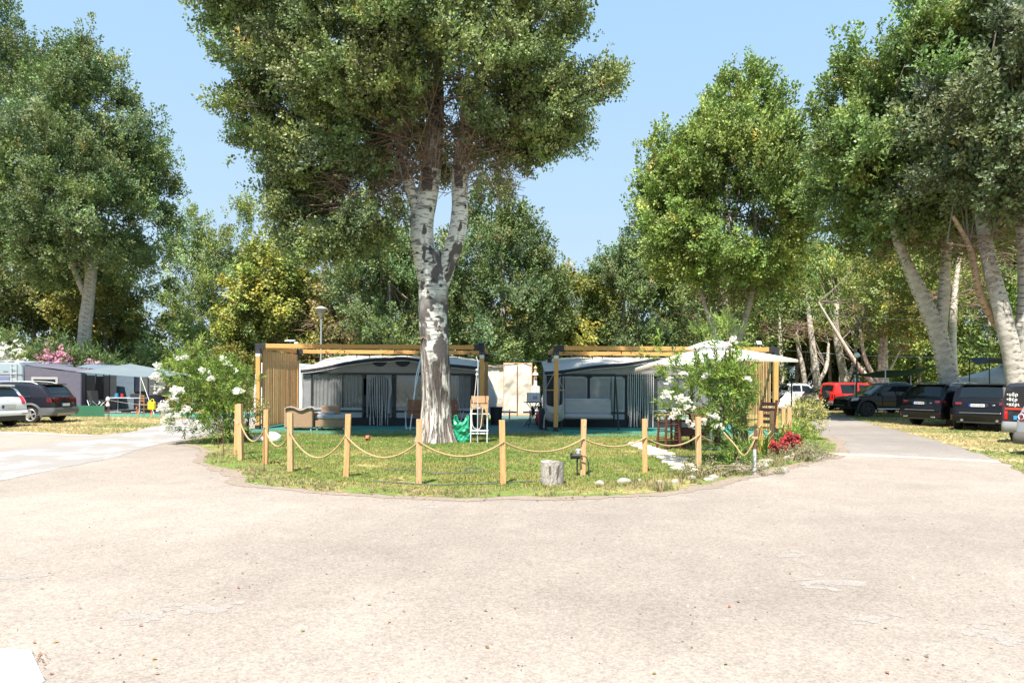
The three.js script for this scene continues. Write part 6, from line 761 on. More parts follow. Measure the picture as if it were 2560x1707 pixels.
const luxo = (X, D, heading, label, plate, pipes) => car('luxury_suv', label, 'car', GR_, { X, D, heading, L: 4.85, W: 1.98, H: 1.78, prof: [[-2.42, 0.55], [-2.4, 0.85], [-2.36, 1.08], [-2.26, 1.2], [-1.96, 1.66], [-1.78, 1.74], [-0.7, 1.78], [0.3, 1.75], [0.72, 1.66], [1.3, 1.2], [1.45, 1.14], [2.25, 1.02], [2.38, 0.88], [2.42, 0.55]], belt: 1.14, sill: 0.34, wr: 0.39, xr: -1.42, xf: 1.44, body: paint(0.007, 0.007, 0.010, 0.25), rear: [-2.23, -1.98], screen: [0.76, 1.28], windows: [[[-0.35, 1.18], [0.75, 1.18], [0.6, 1.62], [-0.35, 1.66]], [[-1.72, 1.24], [-0.42, 1.18], [-0.42, 1.66], [-1.55, 1.64]]], tail: [1.0, 1.09, 0.74, 0.16], plate: [0.98, plateMat(plate), -0.1], mirror: [1.0, 1.26], rails: [-1.6, 0.4], railMat: chrome, bumper: [0.4, 0.86, paint(0.007, 0.007, 0.01, 0.3)], spoiler: [-1.9, 1.76], rim: darkRim, spokes: 9, mirrorMat: trim, seams: [-0.4, 0.75], extra: (t, k) => { part('bumper_trim', rbox(0.03, 0.025, 1.3, 0.01, -2.5, 0.70, 0), chrome, t); part('badge', ball(0.045, k.tailX(0.99) - 0.02, 0.99, 0.42, 0.3, 0.6, 1.2), chrome, t); for (const s of [-1, 1]) { part('exhaust_pipe', pipes ? cyl(0.05, 0.05, 0.16, -2.46, 0.42, s * 0.55, 0, 0, Math.PI / 2) : rbox(0.16, 0.06, 0.2, 0.02, -2.46, 0.42, s * 0.6), chrome, t); part('reflector', rbox(0.02, 0.05, 0.16, 0.01, -2.47, 0.58, s * 0.82), redLamp, t); } part('lower_valance', rbox(0.06, 0.1, 1.5, 0.02, -2.4, 0.36, 0), trim, t); } });
luxo(19.3, 29.5, 66 * deg, 'black luxury SUV with square exhausts between the pickup and its twin', 'ZTA 7577', false);
luxo(19.15, 27.2, 44 * deg, 'black luxury SUV with round exhausts next to the dark van', 'IXT 9200', true);
{
  const c = document.createElement('canvas'); c.width = 512; c.height = 384; const x = c.getContext('2d'); x.fillStyle = '#2a2628'; x.fillRect(0, 0, 512, 384); x.fillStyle = '#f3f3f3'; x.font = 'bold 92px sans-serif'; x.textBaseline = 'middle'; ['•υδρ', '•θέρ', '•αέρι'].forEach((s, i) => x.fillText(s, 24, 72 + i * 96)); x.fillStyle = '#d8452b'; x.fillRect(0, 330, 512, 40); const tx = new THREE.CanvasTexture(c); tx.colorSpace = THREE.SRGBColorSpace;
  car('panel_van', 'dark panel van with white Greek lettering on its rear door at the right edge', 'van', GR_, { X: 17.0, D: 20.7, heading: 62 * deg, L: 4.4, W: 1.83, H: 1.82, prof: [[-2.2, 0.52], [-2.19, 0.9], [-2.16, 1.3], [-2.1, 1.68], [-2.0, 1.79], [-0.4, 1.83], [0.4, 1.8], [0.7, 1.7], [1.3, 1.12], [1.5, 1.06], [2.1, 0.9], [2.2, 0.55]], belt: 1.05, sill: 0.3, wr: 0.33, xr: -1.35, xf: 1.35, tumble: 0.1, endTaper: 0.08, body: paint(0.022, 0.021, 0.024, 0.4), screen: [0.74, 1.26], windows: [[[0.1, 1.1], [0.95, 1.1], [0.7, 1.6], [0.1, 1.64]]], tail: [0.72, 1.38, 0.88, 0.1], lampMat: phys([0.5, 0.015, 0.015], 0.15, { clearcoat: 1 }), bumper: [0.34, 0.66, mat([0.26, 0.26, 0.27], 0.6)], mirror: [0.95, 1.2], extra: (t, k) => { part('rear_door_panel', xf0(new THREE.PlaneGeometry(0.78, 0.58), -2.205, 1.28, -0.36, -Math.PI / 2), mat([0.9, 0.9, 0.9], 0.6, { map: tx }), t); part('rear_door_panel', rbox(0.02, 0.58, 0.78, 0.01, -2.19, 1.28, 0.42), mat([0.035, 0.033, 0.035], 0.5), t); part('door_seam', box(0.02, 1.1, 0.012, -2.2, 1.15, 0.02), trim, t); part('blue_sticker', box(0.01, 0.12, 0.14, -2.21, 0.78, -0.45), mat([0.05, 0.3, 0.6], 0.5), t); } });
}
car('hatchback_car', 'silver hatchback with round tail lamps cut by the right edge', 'car', GR_, { X: 14.75, D: 16.8, heading: 74 * deg, L: 4.2, W: 1.76, H: 1.58, prof: hatch(4.2, 1.58), belt: 0.98, wr: 0.32, xr: -1.3, xf: 1.3, body: phys([0.46, 0.47, 0.48], 0.35, { metalness: 0.5, clearcoat: 1, clearcoatRoughness: 0.08 }), rear: [-1.92, -1.62], screen: [0.66, 1.18], windows: [[[-0.45, 1.02], [0.6, 1.02], [0.42, 1.42], [-0.45, 1.46]], [[-1.3, 1.1], [-0.52, 1.03], [-0.52, 1.46], [-1.1, 1.42]]], tail: [0.84, 1.06, 0.62, 0.22], bumper: [0.28, 0.58, mat([0.13, 0.115, 0.105], 0.7)], handles: [-0.7, 0.1], extra: (t, k) => { for (const z of [-0.66, -0.45, 0.66, 0.45]) part('tail_lamp_ring', xf0(new THREE.TorusGeometry(0.07, 0.014, 8, 20), k.tailX(0.95) - 0.03, 0.95, z, Math.PI / 2), clearLamp, t); } });
// ------------------------------------------------------------------ flowering shrubs and plants
const oleLeaf = [shoot(20, 0.42, 0.19, 0.034, 51, { tilt: [0.25, 1.0], spread: 0.012, tip: 0.1, shade: [0.75, 1.3] }), shoot(16, 0.36, 0.17, 0.032, 52, { tilt: [0.4, 1.3], spread: 0.012, tip: 0.1 })];
const smallLeaf = [shoot(26, 0.3, 0.045, 0.034, 53, { tilt: [0.4, 1.5], spread: 0.035, tip: 0.05, shade: [0.55, 1.6] })];
const blossom = (() => { seed = 54; const pos = []; for (let k = 0; k < 7; k++) { const c = V(gauss() * 0.06, gauss() * 0.045, gauss() * 0.06), n = V(gauss(), 0.6 + rnd(), gauss()).normalize(), a = V().crossVectors(n, V(0.3, 0.2, 1)).normalize(), b = V().crossVectors(n, a); for (let p = 0; p < 5; p++) { const q = p / 5 * 6.283, e = 0.62, dir = (w) => a.clone().multiplyScalar(Math.cos(w)).addScaledVector(b, Math.sin(w)), r = 0.034, m = c.clone().addScaledVector(dir(q), r).addScaledVector(n, 0.008), l = c.clone().addScaledVector(dir(q - e * 0.8), r * 0.75), h = c.clone().addScaledVector(dir(q + e * 0.8), r * 0.75); for (const v of [c, l, m, c, m, h]) pos.push(v.x, v.y, v.z); } } const g = new THREE.BufferGeometry(); g.setAttribute('position', new THREE.Float32BufferAttribute(pos, 3)); g.computeVertexNormals(); return g; })();
const petal = phys([1, 1, 1], 0.8, { transmission: 0.3, thickness: 0 }), stemMat = mat([0.22, 0.165, 0.10], 0.9), greenStem = mat([0.16, 0.2, 0.06], 0.8);
// lobes: [x, y, z, rx, ry, rz, shoots]; heads: [x, y, z, spread, count]
function bush(name, label, category, x, z, lobes, o) {
  const t = thing(name, label, category, [x, 0, z], 0, o.group); seed = o.seed; const st = [];
  for (let k = 0; k < (o.stems ?? 12); k++) { const l = lobes[k % lobes.length], a = rnd() * 6.283, r0 = (o.foot ?? 0.12) * rnd(), e = V(l[0] + gauss() * l[3] * 0.5, l[1] + gauss() * l[4] * 0.4, l[2] + gauss() * l[5] * 0.5), b = V(Math.cos(a) * r0, 0, Math.sin(a) * r0), m = b.clone().lerp(e, 0.45).add(V(-e.x * 0.25, 0.1, -e.z * 0.25)); st.push(limb([b, m, e], [o.stemR ?? 0.022, (o.stemR ?? 0.022) * 0.7, 0.006], { around: 6, step: 0.2, rough: 0.05, cap: false })); }
  part('stem', st, o.stemMat ?? stemMat, t).userData.kind = 'stuff';
  const M = [], C = []; for (const [lx, ly, lz, rx, ry, rz, n] of lobes) for (let k = 0; k < n; k++) { const a = rnd() * 6.283, c = rr(-1, 1), h = Math.sqrt(1 - c * c), q = 0.35 + 0.65 * Math.pow(rnd(), 0.5), d = V(Math.cos(a) * h, c, Math.sin(a) * h), p = V(lx + d.x * rx * q, Math.max(0.08, ly + d.y * ry * q), lz + d.z * rz * q), u = d.clone().add(V(gauss() * 0.4, o.up ?? 0.6, gauss() * 0.4)).normalize(), rot = quatTo(u).multiply(new THREE.Quaternion().setFromAxisAngle(Y, rnd() * 6.283)); M.push(place(p, rot, rr(0.7, 1.2) * (o.scale ?? 1))); const cl = o.colours[Math.floor(rnd() * o.colours.length)], b = rr(0.75, 1.25); C.push(lin(cl[0] * b, cl[1] * b, cl[2] * b)); }
  const sh = o.shoots ?? oleLeaf; sh.forEach((g, k) => copies('foliage', g, leafMat, M.filter((_, i) => i % sh.length === k), C.filter((_, i) => i % sh.length === k), t, 'stuff'));
  if (o.heads) { const B = [], D = []; for (const [hx, hy, hz, s, n] of o.heads) for (let k = 0; k < n; k++) { B.push(place(V(hx + gauss() * s, hy + gauss() * s * 0.7, hz + gauss() * s * 0.7), new THREE.Quaternion().setFromEuler(new THREE.Euler(gauss() * 0.5 + 0.5, rnd() * 6, gauss() * 0.4)), rr(0.8, 1.2) * (o.headScale ?? 1))); const q = rr(0.85, 1.05), c = o.petals; D.push(lin(c[0] * q, c[1] * q, c[2] * q)); } copies('blossom', blossom, petal, B, D, t, 'stuff'); }
  return t;
}
const OG = [[0.18, 0.29, 0.035], [0.25, 0.36, 0.045], [0.33, 0.42, 0.06], [0.12, 0.2, 0.03]];
bush('oleander', 'big white-flowering oleander at the left end of the fence', 'shrub', -7.75, -18.7, [[-0.4, 1.5, 0, 0.68, 0.62, 0.65, 240], [-1.25, 1.85, 0.1, 0.45, 0.32, 0.45, 80], [-0.9, 1.1, 0.2, 0.5, 0.42, 0.5, 90], [-0.1, 0.75, 0.1, 0.42, 0.45, 0.45, 100], [-0.95, 2.35, 0, 0.2, 0.28, 0.2, 30], [-0.15, 1.95, 0, 0.4, 0.22, 0.4, 64], [-0.3, 0.35, 0.2, 0.38, 0.26, 0.38, 66], [0.22, 1.6, 0, 0.2, 0.3, 0.25, 34], [-1.05, 0.6, 0.3, 0.35, 0.25, 0.3, 36]], { seed: 201, scale: 0.76, colours: OG, petals: [0.86, 0.84, 0.76], heads: [[-1.1, 2.36, 0.3, 0.11, 12], [-1.7, 1.77, 0.55, 0.15, 18], [-1.68, 1.48, 0.5, 0.12, 12], [-1.05, 1.44, 0.85, 0.12, 14], [-1.1, 1.22, 0.85, 0.11, 12], [-1.4, 0.95, 0.75, 0.18, 22], [-1.15, 0.74, 0.8, 0.16, 18], [0.43, 1.45, 0.55, 0.1, 9], [-0.62, 0.55, 0.75, 0.14, 14], [-1.3, 0.42, 0.7, 0.12, 10], [-0.75, 0.95, 0.9, 0.1, 7], [0.1, 2.15, 0.4, 0.22, 8], [-0.4, 2.0, 0.65, 0.12, 6], [-1.75, 2.1, 0.4, 0.1, 6], [-0.15, 1.75, 0.85, 0.08, 5]] });
bush('oleander', 'pink-flowering oleander sprig against the left pergola post', 'shrub', -8.25, -20.6, [[0, 1.4, 0, 0.25, 0.5, 0.3, 46]], { seed: 202, colours: OG, petals: [0.72, 0.38, 0.5], heads: [[0, 1.75, 0.3, 0.2, 16]], stems: 6 });
bush('variegated_shrub', 'cream and green variegated shrub below the left oleander', 'shrub', -7.72, -19.95, [[0, 0.8, 0, 0.3, 0.45, 0.35, 90], [-0.4, 0.6, 0.3, 0.4, 0.35, 0.35, 70]], { seed: 203, shoots: smallLeaf, colours: [[0.46, 0.40, 0.13], [0.30, 0.30, 0.08], [0.12, 0.18, 0.04], [0.52, 0.46, 0.22]], stems: 8 });
bush('oleander', 'tall white-flowering oleander with bound stems in the right border', 'shrub', 4.88, -14.3, [[-0.3, 1.68, 0, 0.36, 0.36, 0.4, 160], [-0.72, 1.86, 0, 0.48, 0.22, 0.4, 110], [-1.4, 1.85, 0, 0.3, 0.24, 0.3, 34], [-0.4, 1.15, 0, 0.36, 0.4, 0.35, 75], [-1.05, 1.45, 0.1, 0.36, 0.3, 0.35, 48], [-0.4, 2.6, 0, 0.16, 0.25, 0.16, 20], [-0.82, 2.7, 0, 0.14, 0.14, 0.14, 9], [-1.7, 2.3, 0, 0.22, 0.1, 0.15, 9], [-0.45, 3.0, 0, 0.1, 0.14, 0.1, 8], [-0.08, 2.0, 0, 0.14, 0.26, 0.2, 18], [-0.02, 1.5, 0, 0.15, 0.28, 0.2, 18], [-0.36, 0.7, 0, 0.3, 0.34, 0.3, 46], [-1.4, 1.15, 0.1, 0.25, 0.2, 0.25, 20], [-0.15, 0.14, 0.1, 0.26, 0.14, 0.22, 26]], { seed: 204, colours: OG, petals: [0.86, 0.83, 0.74], scale: 0.76, foot: 0.16, stemR: 0.026, stems: 16, headScale: 0.66, heads: [[-1.68, 1.52, 0.35, 0.11, 14], [-1.36, 1.93, 0.35, 0.1, 9], [-0.93, 1.88, 0.45, 0.08, 8], [-1.52, 1.1, 0.4, 0.11, 14], [-1.2, 0.9, 0.45, 0.12, 14], [-1.0, 0.98, 0.45, 0.08, 8], [-0.05, 1.8, 0.35, 0.07, 9], [-0.28, 2.62, 0.15, 0.08, 8], [-1.42, 1.4, 0.42, 0.11, 14], [-1.3, 1.25, 0.42, 0.09, 9], [-0.74, 1.08, 0.42, 0.1, 8], [-1.62, 1.8, 0.3, 0.09, 7], [-0.68, 0.85, 0.4, 0.09, 6]] });
{ const t = tag(solo('binding_cord', [xf(new THREE.TorusGeometry(0.2, 0.01, 6, 24), 4.88, 0.42, -14.3, Math.PI / 2 + 0.1), xf(new THREE.TorusGeometry(0.2, 0.008, 6, 24), 4.88, 0.75, -14.3, Math.PI / 2 - 0.12)], stemMat, 'cord tied round the stems of the right oleander', 'cord')); }
bush('variegated_shrub', 'dense cream and yellow variegated shrub at the right end of the fence', 'shrub', 9.1, -21.3, [[0, 0.62, 0, 0.52, 0.5, 0.5, 190], [0.15, 0.9, 0.1, 0.35, 0.3, 0.3, 60]], { seed: 205, shoots: smallLeaf, colours: [[0.56, 0.48, 0.14], [0.42, 0.40, 0.10], [0.16, 0.2, 0.05], [0.60, 0.53, 0.25], [0.3, 0.33, 0.06]], stems: 8 });
bush('green_shrub', 'low bright green bush behind the red flowers', 'shrub', 7.75, -18.4, [[0, 0.26, 0, 0.34, 0.24, 0.3, 70], [-0.35, 0.16, 0, 0.25, 0.16, 0.25, 30]], { seed: 206, shoots: smallLeaf, colours: [[0.19, 0.32, 0.025], [0.24, 0.36, 0.03], [0.12, 0.22, 0.02]], stems: 6 });
bush('green_shrub', 'small leafy plant at the foot of the right oleander', 'plant', 4.55, -13.7, [[0, 0.2, 0, 0.26, 0.18, 0.22, 34]], { seed: 207, colours: [[0.16, 0.28, 0.03], [0.22, 0.33, 0.04]], stems: 5, scale: 0.7 });
bush('grey_herb', 'dusty grey-green herb trailing over the right border', 'plant', 6.35, -15.25, [[0, 0.12, 0, 0.6, 0.12, 0.25, 90], [0.7, 0.14, -0.6, 0.42, 0.14, 0.35, 70]], { seed: 208, shoots: smallLeaf, colours: [[0.27, 0.25, 0.13], [0.33, 0.29, 0.17], [0.2, 0.21, 0.09]], stems: 8, scale: 0.65 });
bush('grey_herb', 'dry grey-green tuft left of the galvanised pipe', 'plant', 3.5, -12.6, [[0, 0.1, 0, 0.5, 0.11, 0.25, 50], [1.2, 0.1, -0.3, 0.4, 0.12, 0.2, 40]], { seed: 209, shoots: smallLeaf, colours: [[0.27, 0.25, 0.11], [0.36, 0.3, 0.17], [0.2, 0.22, 0.07]], stems: 5, scale: 0.7 });
// red-leaved bedding plants and sword leaves
{
  const rl = shoot(16, 0.16, 0.12, 0.07, 60, { tilt: [0.5, 1.4], spread: 0.03, tip: 0.1, shade: [0.45, 1.5] }), lb = ['left red-leaved bedding plant', 'second red-leaved bedding plant from the left', 'low red-leaved bedding plant in the middle', 'tallest red-leaved bedding plant', 'right red-leaved bedding plant', 'small red-leaved bedding plant in front'];
  [[1936, 1139, 0.9], [1952, 1137, 0.8], [1964, 1131, 0.9], [1978, 1131, 1.35], [1989, 1127, 1.1], [1970, 1136, 0.7]].forEach(([px, py, s], i) => { const [x, z] = spot(px, py), t = thing('red_bedding_plant', `${lb[i]} in the border`, 'plant', [x, 0, z], 0, 'red bedding plants'); seed = 300 + i; part('stem', cyl(0.012, 0.008, 0.16 * s, 0, 0.08 * s, 0), greenStem, t); const M = [], C = []; for (let k = 0; k < 9; k++) { M.push(place(V(gauss() * 0.1 * s, rr(0.03, 0.22) * s, gauss() * 0.1 * s), quatTo(V(gauss() * 0.5, 1, gauss() * 0.5 + 0.3)), s * rr(0.7, 1.05))); const b = rr(0.6, 1.2); C.push(lin(0.3 * b, 0.012 * b, 0.011 * b)); } copies('foliage', rl, leafMat, M, C, t, 'stuff'); });
  const sm = [mat([0.32, 0.38, 0.05], 0.6), mat([0.42, 0.42, 0.08], 0.6), mat([0.10, 0.2, 0.03], 0.5)], t = thing('sword_leaf_plant', 'clump of arching yellow-green sword leaves beside the pipe', 'plant', [5.62, 0, -15.3]); seed = 71;
  for (let k = 0; k < 15; k++) { const a = rr(-0.6, 3.7), L = rr(0.5, 0.95), r = rr(0.1, 0.45), m = k === 4 ? sm[2] : sm[k % 2]; part('leaf', sheet((u, v) => { const s = v, w = (k === 4 ? 0.05 : 0.022) * (1 - Math.pow(s, 2)) * (2 * u - 1), rad = 0.03 + r * s * s, y = L * (s - 0.45 * r * s * s * s); return [Math.cos(a) * rad - Math.sin(a) * w + (k % 5 - 2) * 0.03, y, Math.sin(a) * rad + Math.cos(a) * w]; }, 2, 8), m, t); }
}
// oleanders behind the left caravan
const farBloom = (label, x, z, c, h, w, s) => bush('oleander', label, 'shrub', x, z, [[0, h * 0.55, 0, w, h * 0.42, w * 0.7, 130]], { seed: s, scale: 2.2, colours: [[0.12, 0.2, 0.05], [0.17, 0.25, 0.06]], petals: c, headScale: 2.4, stems: 6, group: 'oleanders behind the left caravan', heads: [[0, h * 0.75, w * 0.6, w * 0.62, 130], [0, h * 0.55, w * 0.7, w * 0.6, 70]] });
farBloom('white oleander in full bloom behind the pale caravan', -30.2, -41, [0.84, 0.83, 0.74], 4.2, 1.75, 220); farBloom('deep pink oleander above the caravan awning', -27.4, -41.6, [0.74, 0.36, 0.47], 3.9, 1.2, 221); farBloom('small pink oleander right of the tall poplar trunk', -25.6, -42.2, [0.76, 0.46, 0.58], 3.2, 0.9, 222);

// ------------------------------------------------------------------ the pitch on the far left
{
  const lilac = cloth([0.125, 0.115, 0.16]), lilac2 = cloth([0.15, 0.14, 0.185]), blueGrey = cloth([0.14, 0.19, 0.24]), paleBlue = phys([0.27, 0.33, 0.37], 0.4, { clearcoat: 0.3 });
  const c = thing('caravan', 'pale blue-grey caravan with a rear ladder at the left edge', 'caravan', [-26.95, 0, -39.2]); const g = caravanBody([[-1.1, 0.4], [1.1, 0.4], [1.14, 1.2], [1.05, 2.3], [0.9, 2.5], [-0.9, 2.5], [-1.05, 2.3], [-1.14, 1.2]], 3.3, -1.2, 0.1); part('body', g, paleBlue, c);
  part('rear_window', rbox(1.45, 0.62, 0.05, 0.1, -0.2, 1.55, 3.31), phys([0.16, 0.18, 0.30], 0.1, { clearcoat: 1 }), c); part('stripe', box(2.3, 0.05, 0.04, 0, 1.95, 3.3), mat([0.2, 0.12, 0.2], 0.5), c); part('ladder', [rod([0.62, 0.6, 3.4], [0.62, 2.55, 3.36], 0.018), rod([0.9, 0.6, 3.4], [0.9, 2.55, 3.36], 0.018), ...[0.8, 1.1, 1.4, 1.7, 2.0, 2.3].map((y) => rod([0.62, y, 3.39], [0.9, y, 3.39], 0.014))], alu, c); part('roof_rack', [rod([-0.9, 2.68, 3], [1, 2.68, 3], 0.02), rod([-0.9, 2.68, 1], [1, 2.68, 1], 0.02), rod([1, 2.68, 3], [1, 2.68, -1], 0.02)], alu, c); part('lettering', [box(0.05, 0.06, 0.01, -0.35, 2.12, 3.305), box(0.05, 0.06, 0.01, -0.2, 2.12, 3.305), box(0.26, 0.045, 0.01, 0.3, 2.11, 3.305)], greyTrim, c); part('axle', [cyl(0.3, 0.3, 2.0, 0, 0.3, 0, 0, 0, Math.PI / 2)], tyreMat, c);
  const t = thing('caravan_awning', 'lilac-grey tent awning on the pale blue-grey caravan', 'awning', [-25.7, 0, -36.0]), W = 2.95, Dp = 3.3, e = 2.12, r = 2.5;
  part('roof', sheet((u, v) => [-0.1 + u * (W + 0.15), r - (r - e) * Math.pow(u, 1.3) - 0.05 * Math.sin(u * 3.14) + 0.03 * Math.sin(v * 9.4) * u, -Dp * v + 0.06], 16, 12), lilac2, t);
  part('end_wall', metric(new THREE.ExtrudeGeometry(poly2([[0, 0], [W, 0], [W, e - 0.04], [1.4, 2.24], [0, r - 0.06]]), { depth: 0.02, bevelEnabled: false }), 1), lilac, t); part('window_frame', [slab(0.35, 1.75, 1.72, 1.84, 0.035), slab(0.35, 0.47, 1.1, 1.72, 0.035), slab(1.63, 1.75, 1.1, 1.72, 0.035)], cloth([0.42, 0.39, 0.40]), t); part('window', slab(0.47, 1.63, 1.1, 1.72, 0.03, 0.01), carGlass, t);
  const fw = (a, b, y0, y1, m, n, x = W + 0.012) => part(n, metric(box(0.02, y1 - y0, b - a, x, (y0 + y1) / 2, -(a + b) / 2), 1), m, t); fw(0, 0.35, 0, 2.05, lilac2, 'front_panel'); fw(0.42, 1.2, 0.6, 1.95, cloth([0.13, 0.12, 0.14]), 'front_window'); fw(0.42, 1.2, 0, 0.55, lilac2, 'front_panel'); fw(1.3, 1.9, 0, 1.9, darkWall, 'doorway'); fw(1.98, 2.5, 0.6, 1.95, cloth([0.15, 0.14, 0.16]), 'front_window'); fw(2.55, 3.2, 0.6, 1.95, cloth([0.3, 0.28, 0.3]), 'front_window'); fw(1.98, 3.2, 0, 0.55, lilac2, 'front_panel'); for (const a of [0.38, 1.25, 1.94, 2.52]) fw(a - 0.03, a + 0.03, 0, 2.02, black, 'tent_pole', W + 0.03);
  const b = thing('caravan_awning', 'blue-grey awning with clear windows beyond the lilac one', 'awning', [-25.2, 0, -39.7]); part('roof', sheet((u, v) => [-0.2 + u * 3.5, 2.45 - 0.3 * u + 0.25 * Math.sin(v * 3.14), -4.4 * v], 12, 12), blueGrey, b); part('front_wall', metric(box(0.03, 2.1, 4.2, 3.2, 1.05, -2.2), 1), cloth([0.12, 0.12, 0.24]), b); for (const [a, q] of [[0.5, 1.4], [1.6, 2.3], [2.6, 3.8]]) part('window', metric(box(0.02, 1.1, q - a, 3.225, 1.35, -(a + q) / 2), 1), cloth([0.52, 0.52, 0.58]), b); part('near_wall', metric(box(3.2, 2.1, 0.03, 1.6, 1.05, 0), 1), blueGrey, b);
  const s = thing('sun_canopy', 'pale grey-green sun canopy stretched from the lilac awning', 'canopy', [-22.6, 0, -35.6]); const A = V(-0.1, 2.12, 0.2), P = V(1.2, 2.62, -2.6), B = V(3.55, 1.86, 0.6), C = V(4.9, 2.02, -2.2);
  part('cloth', sheet((u, v) => { const f = A.clone().lerp(B, u), k = (u < 0.5 ? A.clone().lerp(P, 1).lerp(P, u * 2) : P.clone().lerp(C, u * 2 - 1)), q = f.lerp(u < 0.25 ? A.clone().lerp(P, u * 4) : P.clone().lerp(C, (u - 0.25) / 0.75), v); q.y -= 0.1 * Math.sin(u * 3.14) * Math.sin(v * 3.14); return q.toArray(); }, 20, 12), cloth([0.17, 0.21, 0.23]), s); part('pole', rod([3.5, 0, 0.6], [3.55, 1.9, 0.6], 0.016), alu, s); part('pole', rod([4.9, 0, -2.2], [4.9, 2.05, -2.2], 0.016), alu, s); part('guy_line', rod(B, [5.2, 0.02, 2.4], 0.012, 5), whitePaint, s); part('guy_line', rod(C, [6.4, 0.02, -0.6], 0.01, 5), whitePaint, s);
  const m = thing('windbreak', 'low green mesh windbreak beside the black crossover', 'windbreak', [-19.6, 0, -31.4]); part('mesh', sheet((u, v) => [-2.2 + 3.1 * u, 0.55 * v - 0.03 * u * v, 0.03 * Math.sin(u * 12) + 0.1 * u], 24, 6), phys([0.03, 0.17, 0.09], 0.9, { transmission: 0.35, thickness: 0 }), m); for (const x of [-2.2, -0.7, 0.9]) part('stake', cyl(0.012, 0.012, 0.75, x, 0.37, x === 0.9 ? 0.1 : 0.05), rust, m);
  tag(solo('green_carpet', metric(rbox(10.5, 0.012, 3.6, 0.004, -17.6, 0.022, -33.2, 0, 0.04), 1.5), cloth([0.05, 0.30, 0.20]), 'bright green mat before the tents on the far left', 'carpet'));
  tag(solo('ground_cloth', metric(rbox(5.5, 0.008, 5, 0.003, -20.2, 0.034, -36.5), 1.5), cloth([0.06, 0.06, 0.08]), 'dark groundsheet under the sun canopy', 'groundsheet'));
  const tb = thing('camping_table', 'white folding camping table under the sun canopy', 'table', [-19.9, 0.04, -35.4]); part('top', rbox(1.9, 0.04, 0.7, 0.01, 0, 0.74, 0), mat([0.5, 0.52, 0.55], 0.5), tb); for (const q of [-0.55, 0.55]) part('leg', [rod([q, 0.72, 0], [q, 0.05, 0], 0.02), rod([q, 0.05, -0.3], [q, 0.05, 0.3], 0.018), rod([q - 0.3, 0.02, 0.2], [q + 0.3, 0.02, 0.2], 0.014)], alu, tb);
  tag(solo('stove', [rbox(0.62, 0.2, 0.4, 0.02, -19.4, 0.9, -35.4), box(0.6, 0.16, 0.02, -19.4, 1.05, -35.6)], black, 'black camping stove on the white table', 'stove')); tag(solo('red_tin', cyl(0.07, 0.07, 0.2, -20.2, 0.9, -35.35), mat([0.5, 0.03, 0.03], 0.4), 'red tin on the white table', 'tin')); tag(solo('blue_jug', [cyl(0.09, 0.07, 0.22, -20.5, 0.915, -35.4), xf(new THREE.TorusGeometry(0.05, 0.01, 6, 12), -20.6, 0.92, -35.4)], mat([0.04, 0.2, 0.35], 0.4), 'blue jug at the left end of the white table', 'jug'));
  const cc = (label, x, z, turn) => { const q = thing('camping_chair', label, 'chair', [x, 0.04, z], turn, 'black folding camping chairs'); part('seat', rbox(0.5, 0.03, 0.45, 0.01, 0, 0.42, 0), black, q); part('backrest', rbox(0.5, 0.66, 0.03, 0.01, 0, 0.78, -0.3, -0.25), black, q); for (const a of [-1, 1]) { part('leg', rod([a * 0.27, 0, 0.28], [a * 0.27, 0.6, -0.3], 0.014), alu, q); part('leg', rod([a * 0.27, 0, -0.3], [a * 0.27, 0.6, 0.28], 0.014), alu, q); part('armrest', rbox(0.05, 0.03, 0.5, 0.01, a * 0.27, 0.62, 0), black, q); } }; cc('black camping chair left of the white table', -21.5, -35.2, 0.9); cc('black camping chair behind the roped post', -20.9, -34.4, 2.4);
  const oc = mat([0.42, 0.2, 0.06], 0.6, { map: pineMap }), wc = (label, x, z, turn) => { const q = thing('wooden_chair', label, 'chair', [x, 0.02, z], turn, 'orange wooden chairs of the left pitch'); for (const [a, b] of [[-1, -1], [1, -1], [-1, 1], [1, 1]]) part('leg', timber(V(a * 0.2, 0, b * 0.2), V(a * 0.2, b < 0 ? 0.92 : 0.44, b * 0.2), 0.04, 0.04), oc, q); part('seat', rbox(0.46, 0.035, 0.46, 0.01, 0, 0.45, 0), oc, q); for (const y of [0.62, 0.75, 0.87]) part('back_slat', timber(V(-0.2, y, -0.2), V(0.2, y, -0.2), 0.02, 0.07), oc, q); }; wc('orange wooden chair right of the yellow canister', -18.3, -36.5, 0.6); wc('orange wooden chair farthest right on the mat', -17.6, -36.7, -0.7); wc('orange wooden chair half hidden by the yellow canister', -18.9, -35.2, 2.6);
  const p = thing('rope_post', 'iron stake wrapped in white cloth on the left verge', 'post', [-17.05, 0, -28.8]); part('stake', [cyl(0.012, 0.012, 1.0, 0, 0.5, 0), cyl(0.012, 0.012, 0.9, 0.06, 0.45, 0.02)], rust, p); part('wrapping', sheet((u, v) => { const a = u * 6.283, q = 0.06 * (1 + 0.4 * Math.sin(v * 11) + 0.2 * Math.sin(a * 3)); return [Math.cos(a) * q, 0.58 + 0.42 * v, Math.sin(a) * q]; }, 16, 12), cloth([0.66, 0.64, 0.66]), p);
  const rp = []; for (let k = 0; k <= 14; k++) { const u = k / 14, q = V(-17.0, 0.86, -28.8).lerp(V(-12.9, 0.95, -30.5), u); q.y -= 0.3 * 4 * u * (1 - u); rp.push(q); } tag(solo('barrier_rope', tube(rp, 0.008, 50, 6), cloth([0.5, 0.42, 0.36]), 'slack pale rope strung along the left verge', 'rope')); tag(solo('iron_stake', cyl(0.012, 0.012, 1.0, -12.9, 0.5, -30.5), rust, 'iron stake holding the far end of the barrier rope', 'stake'));
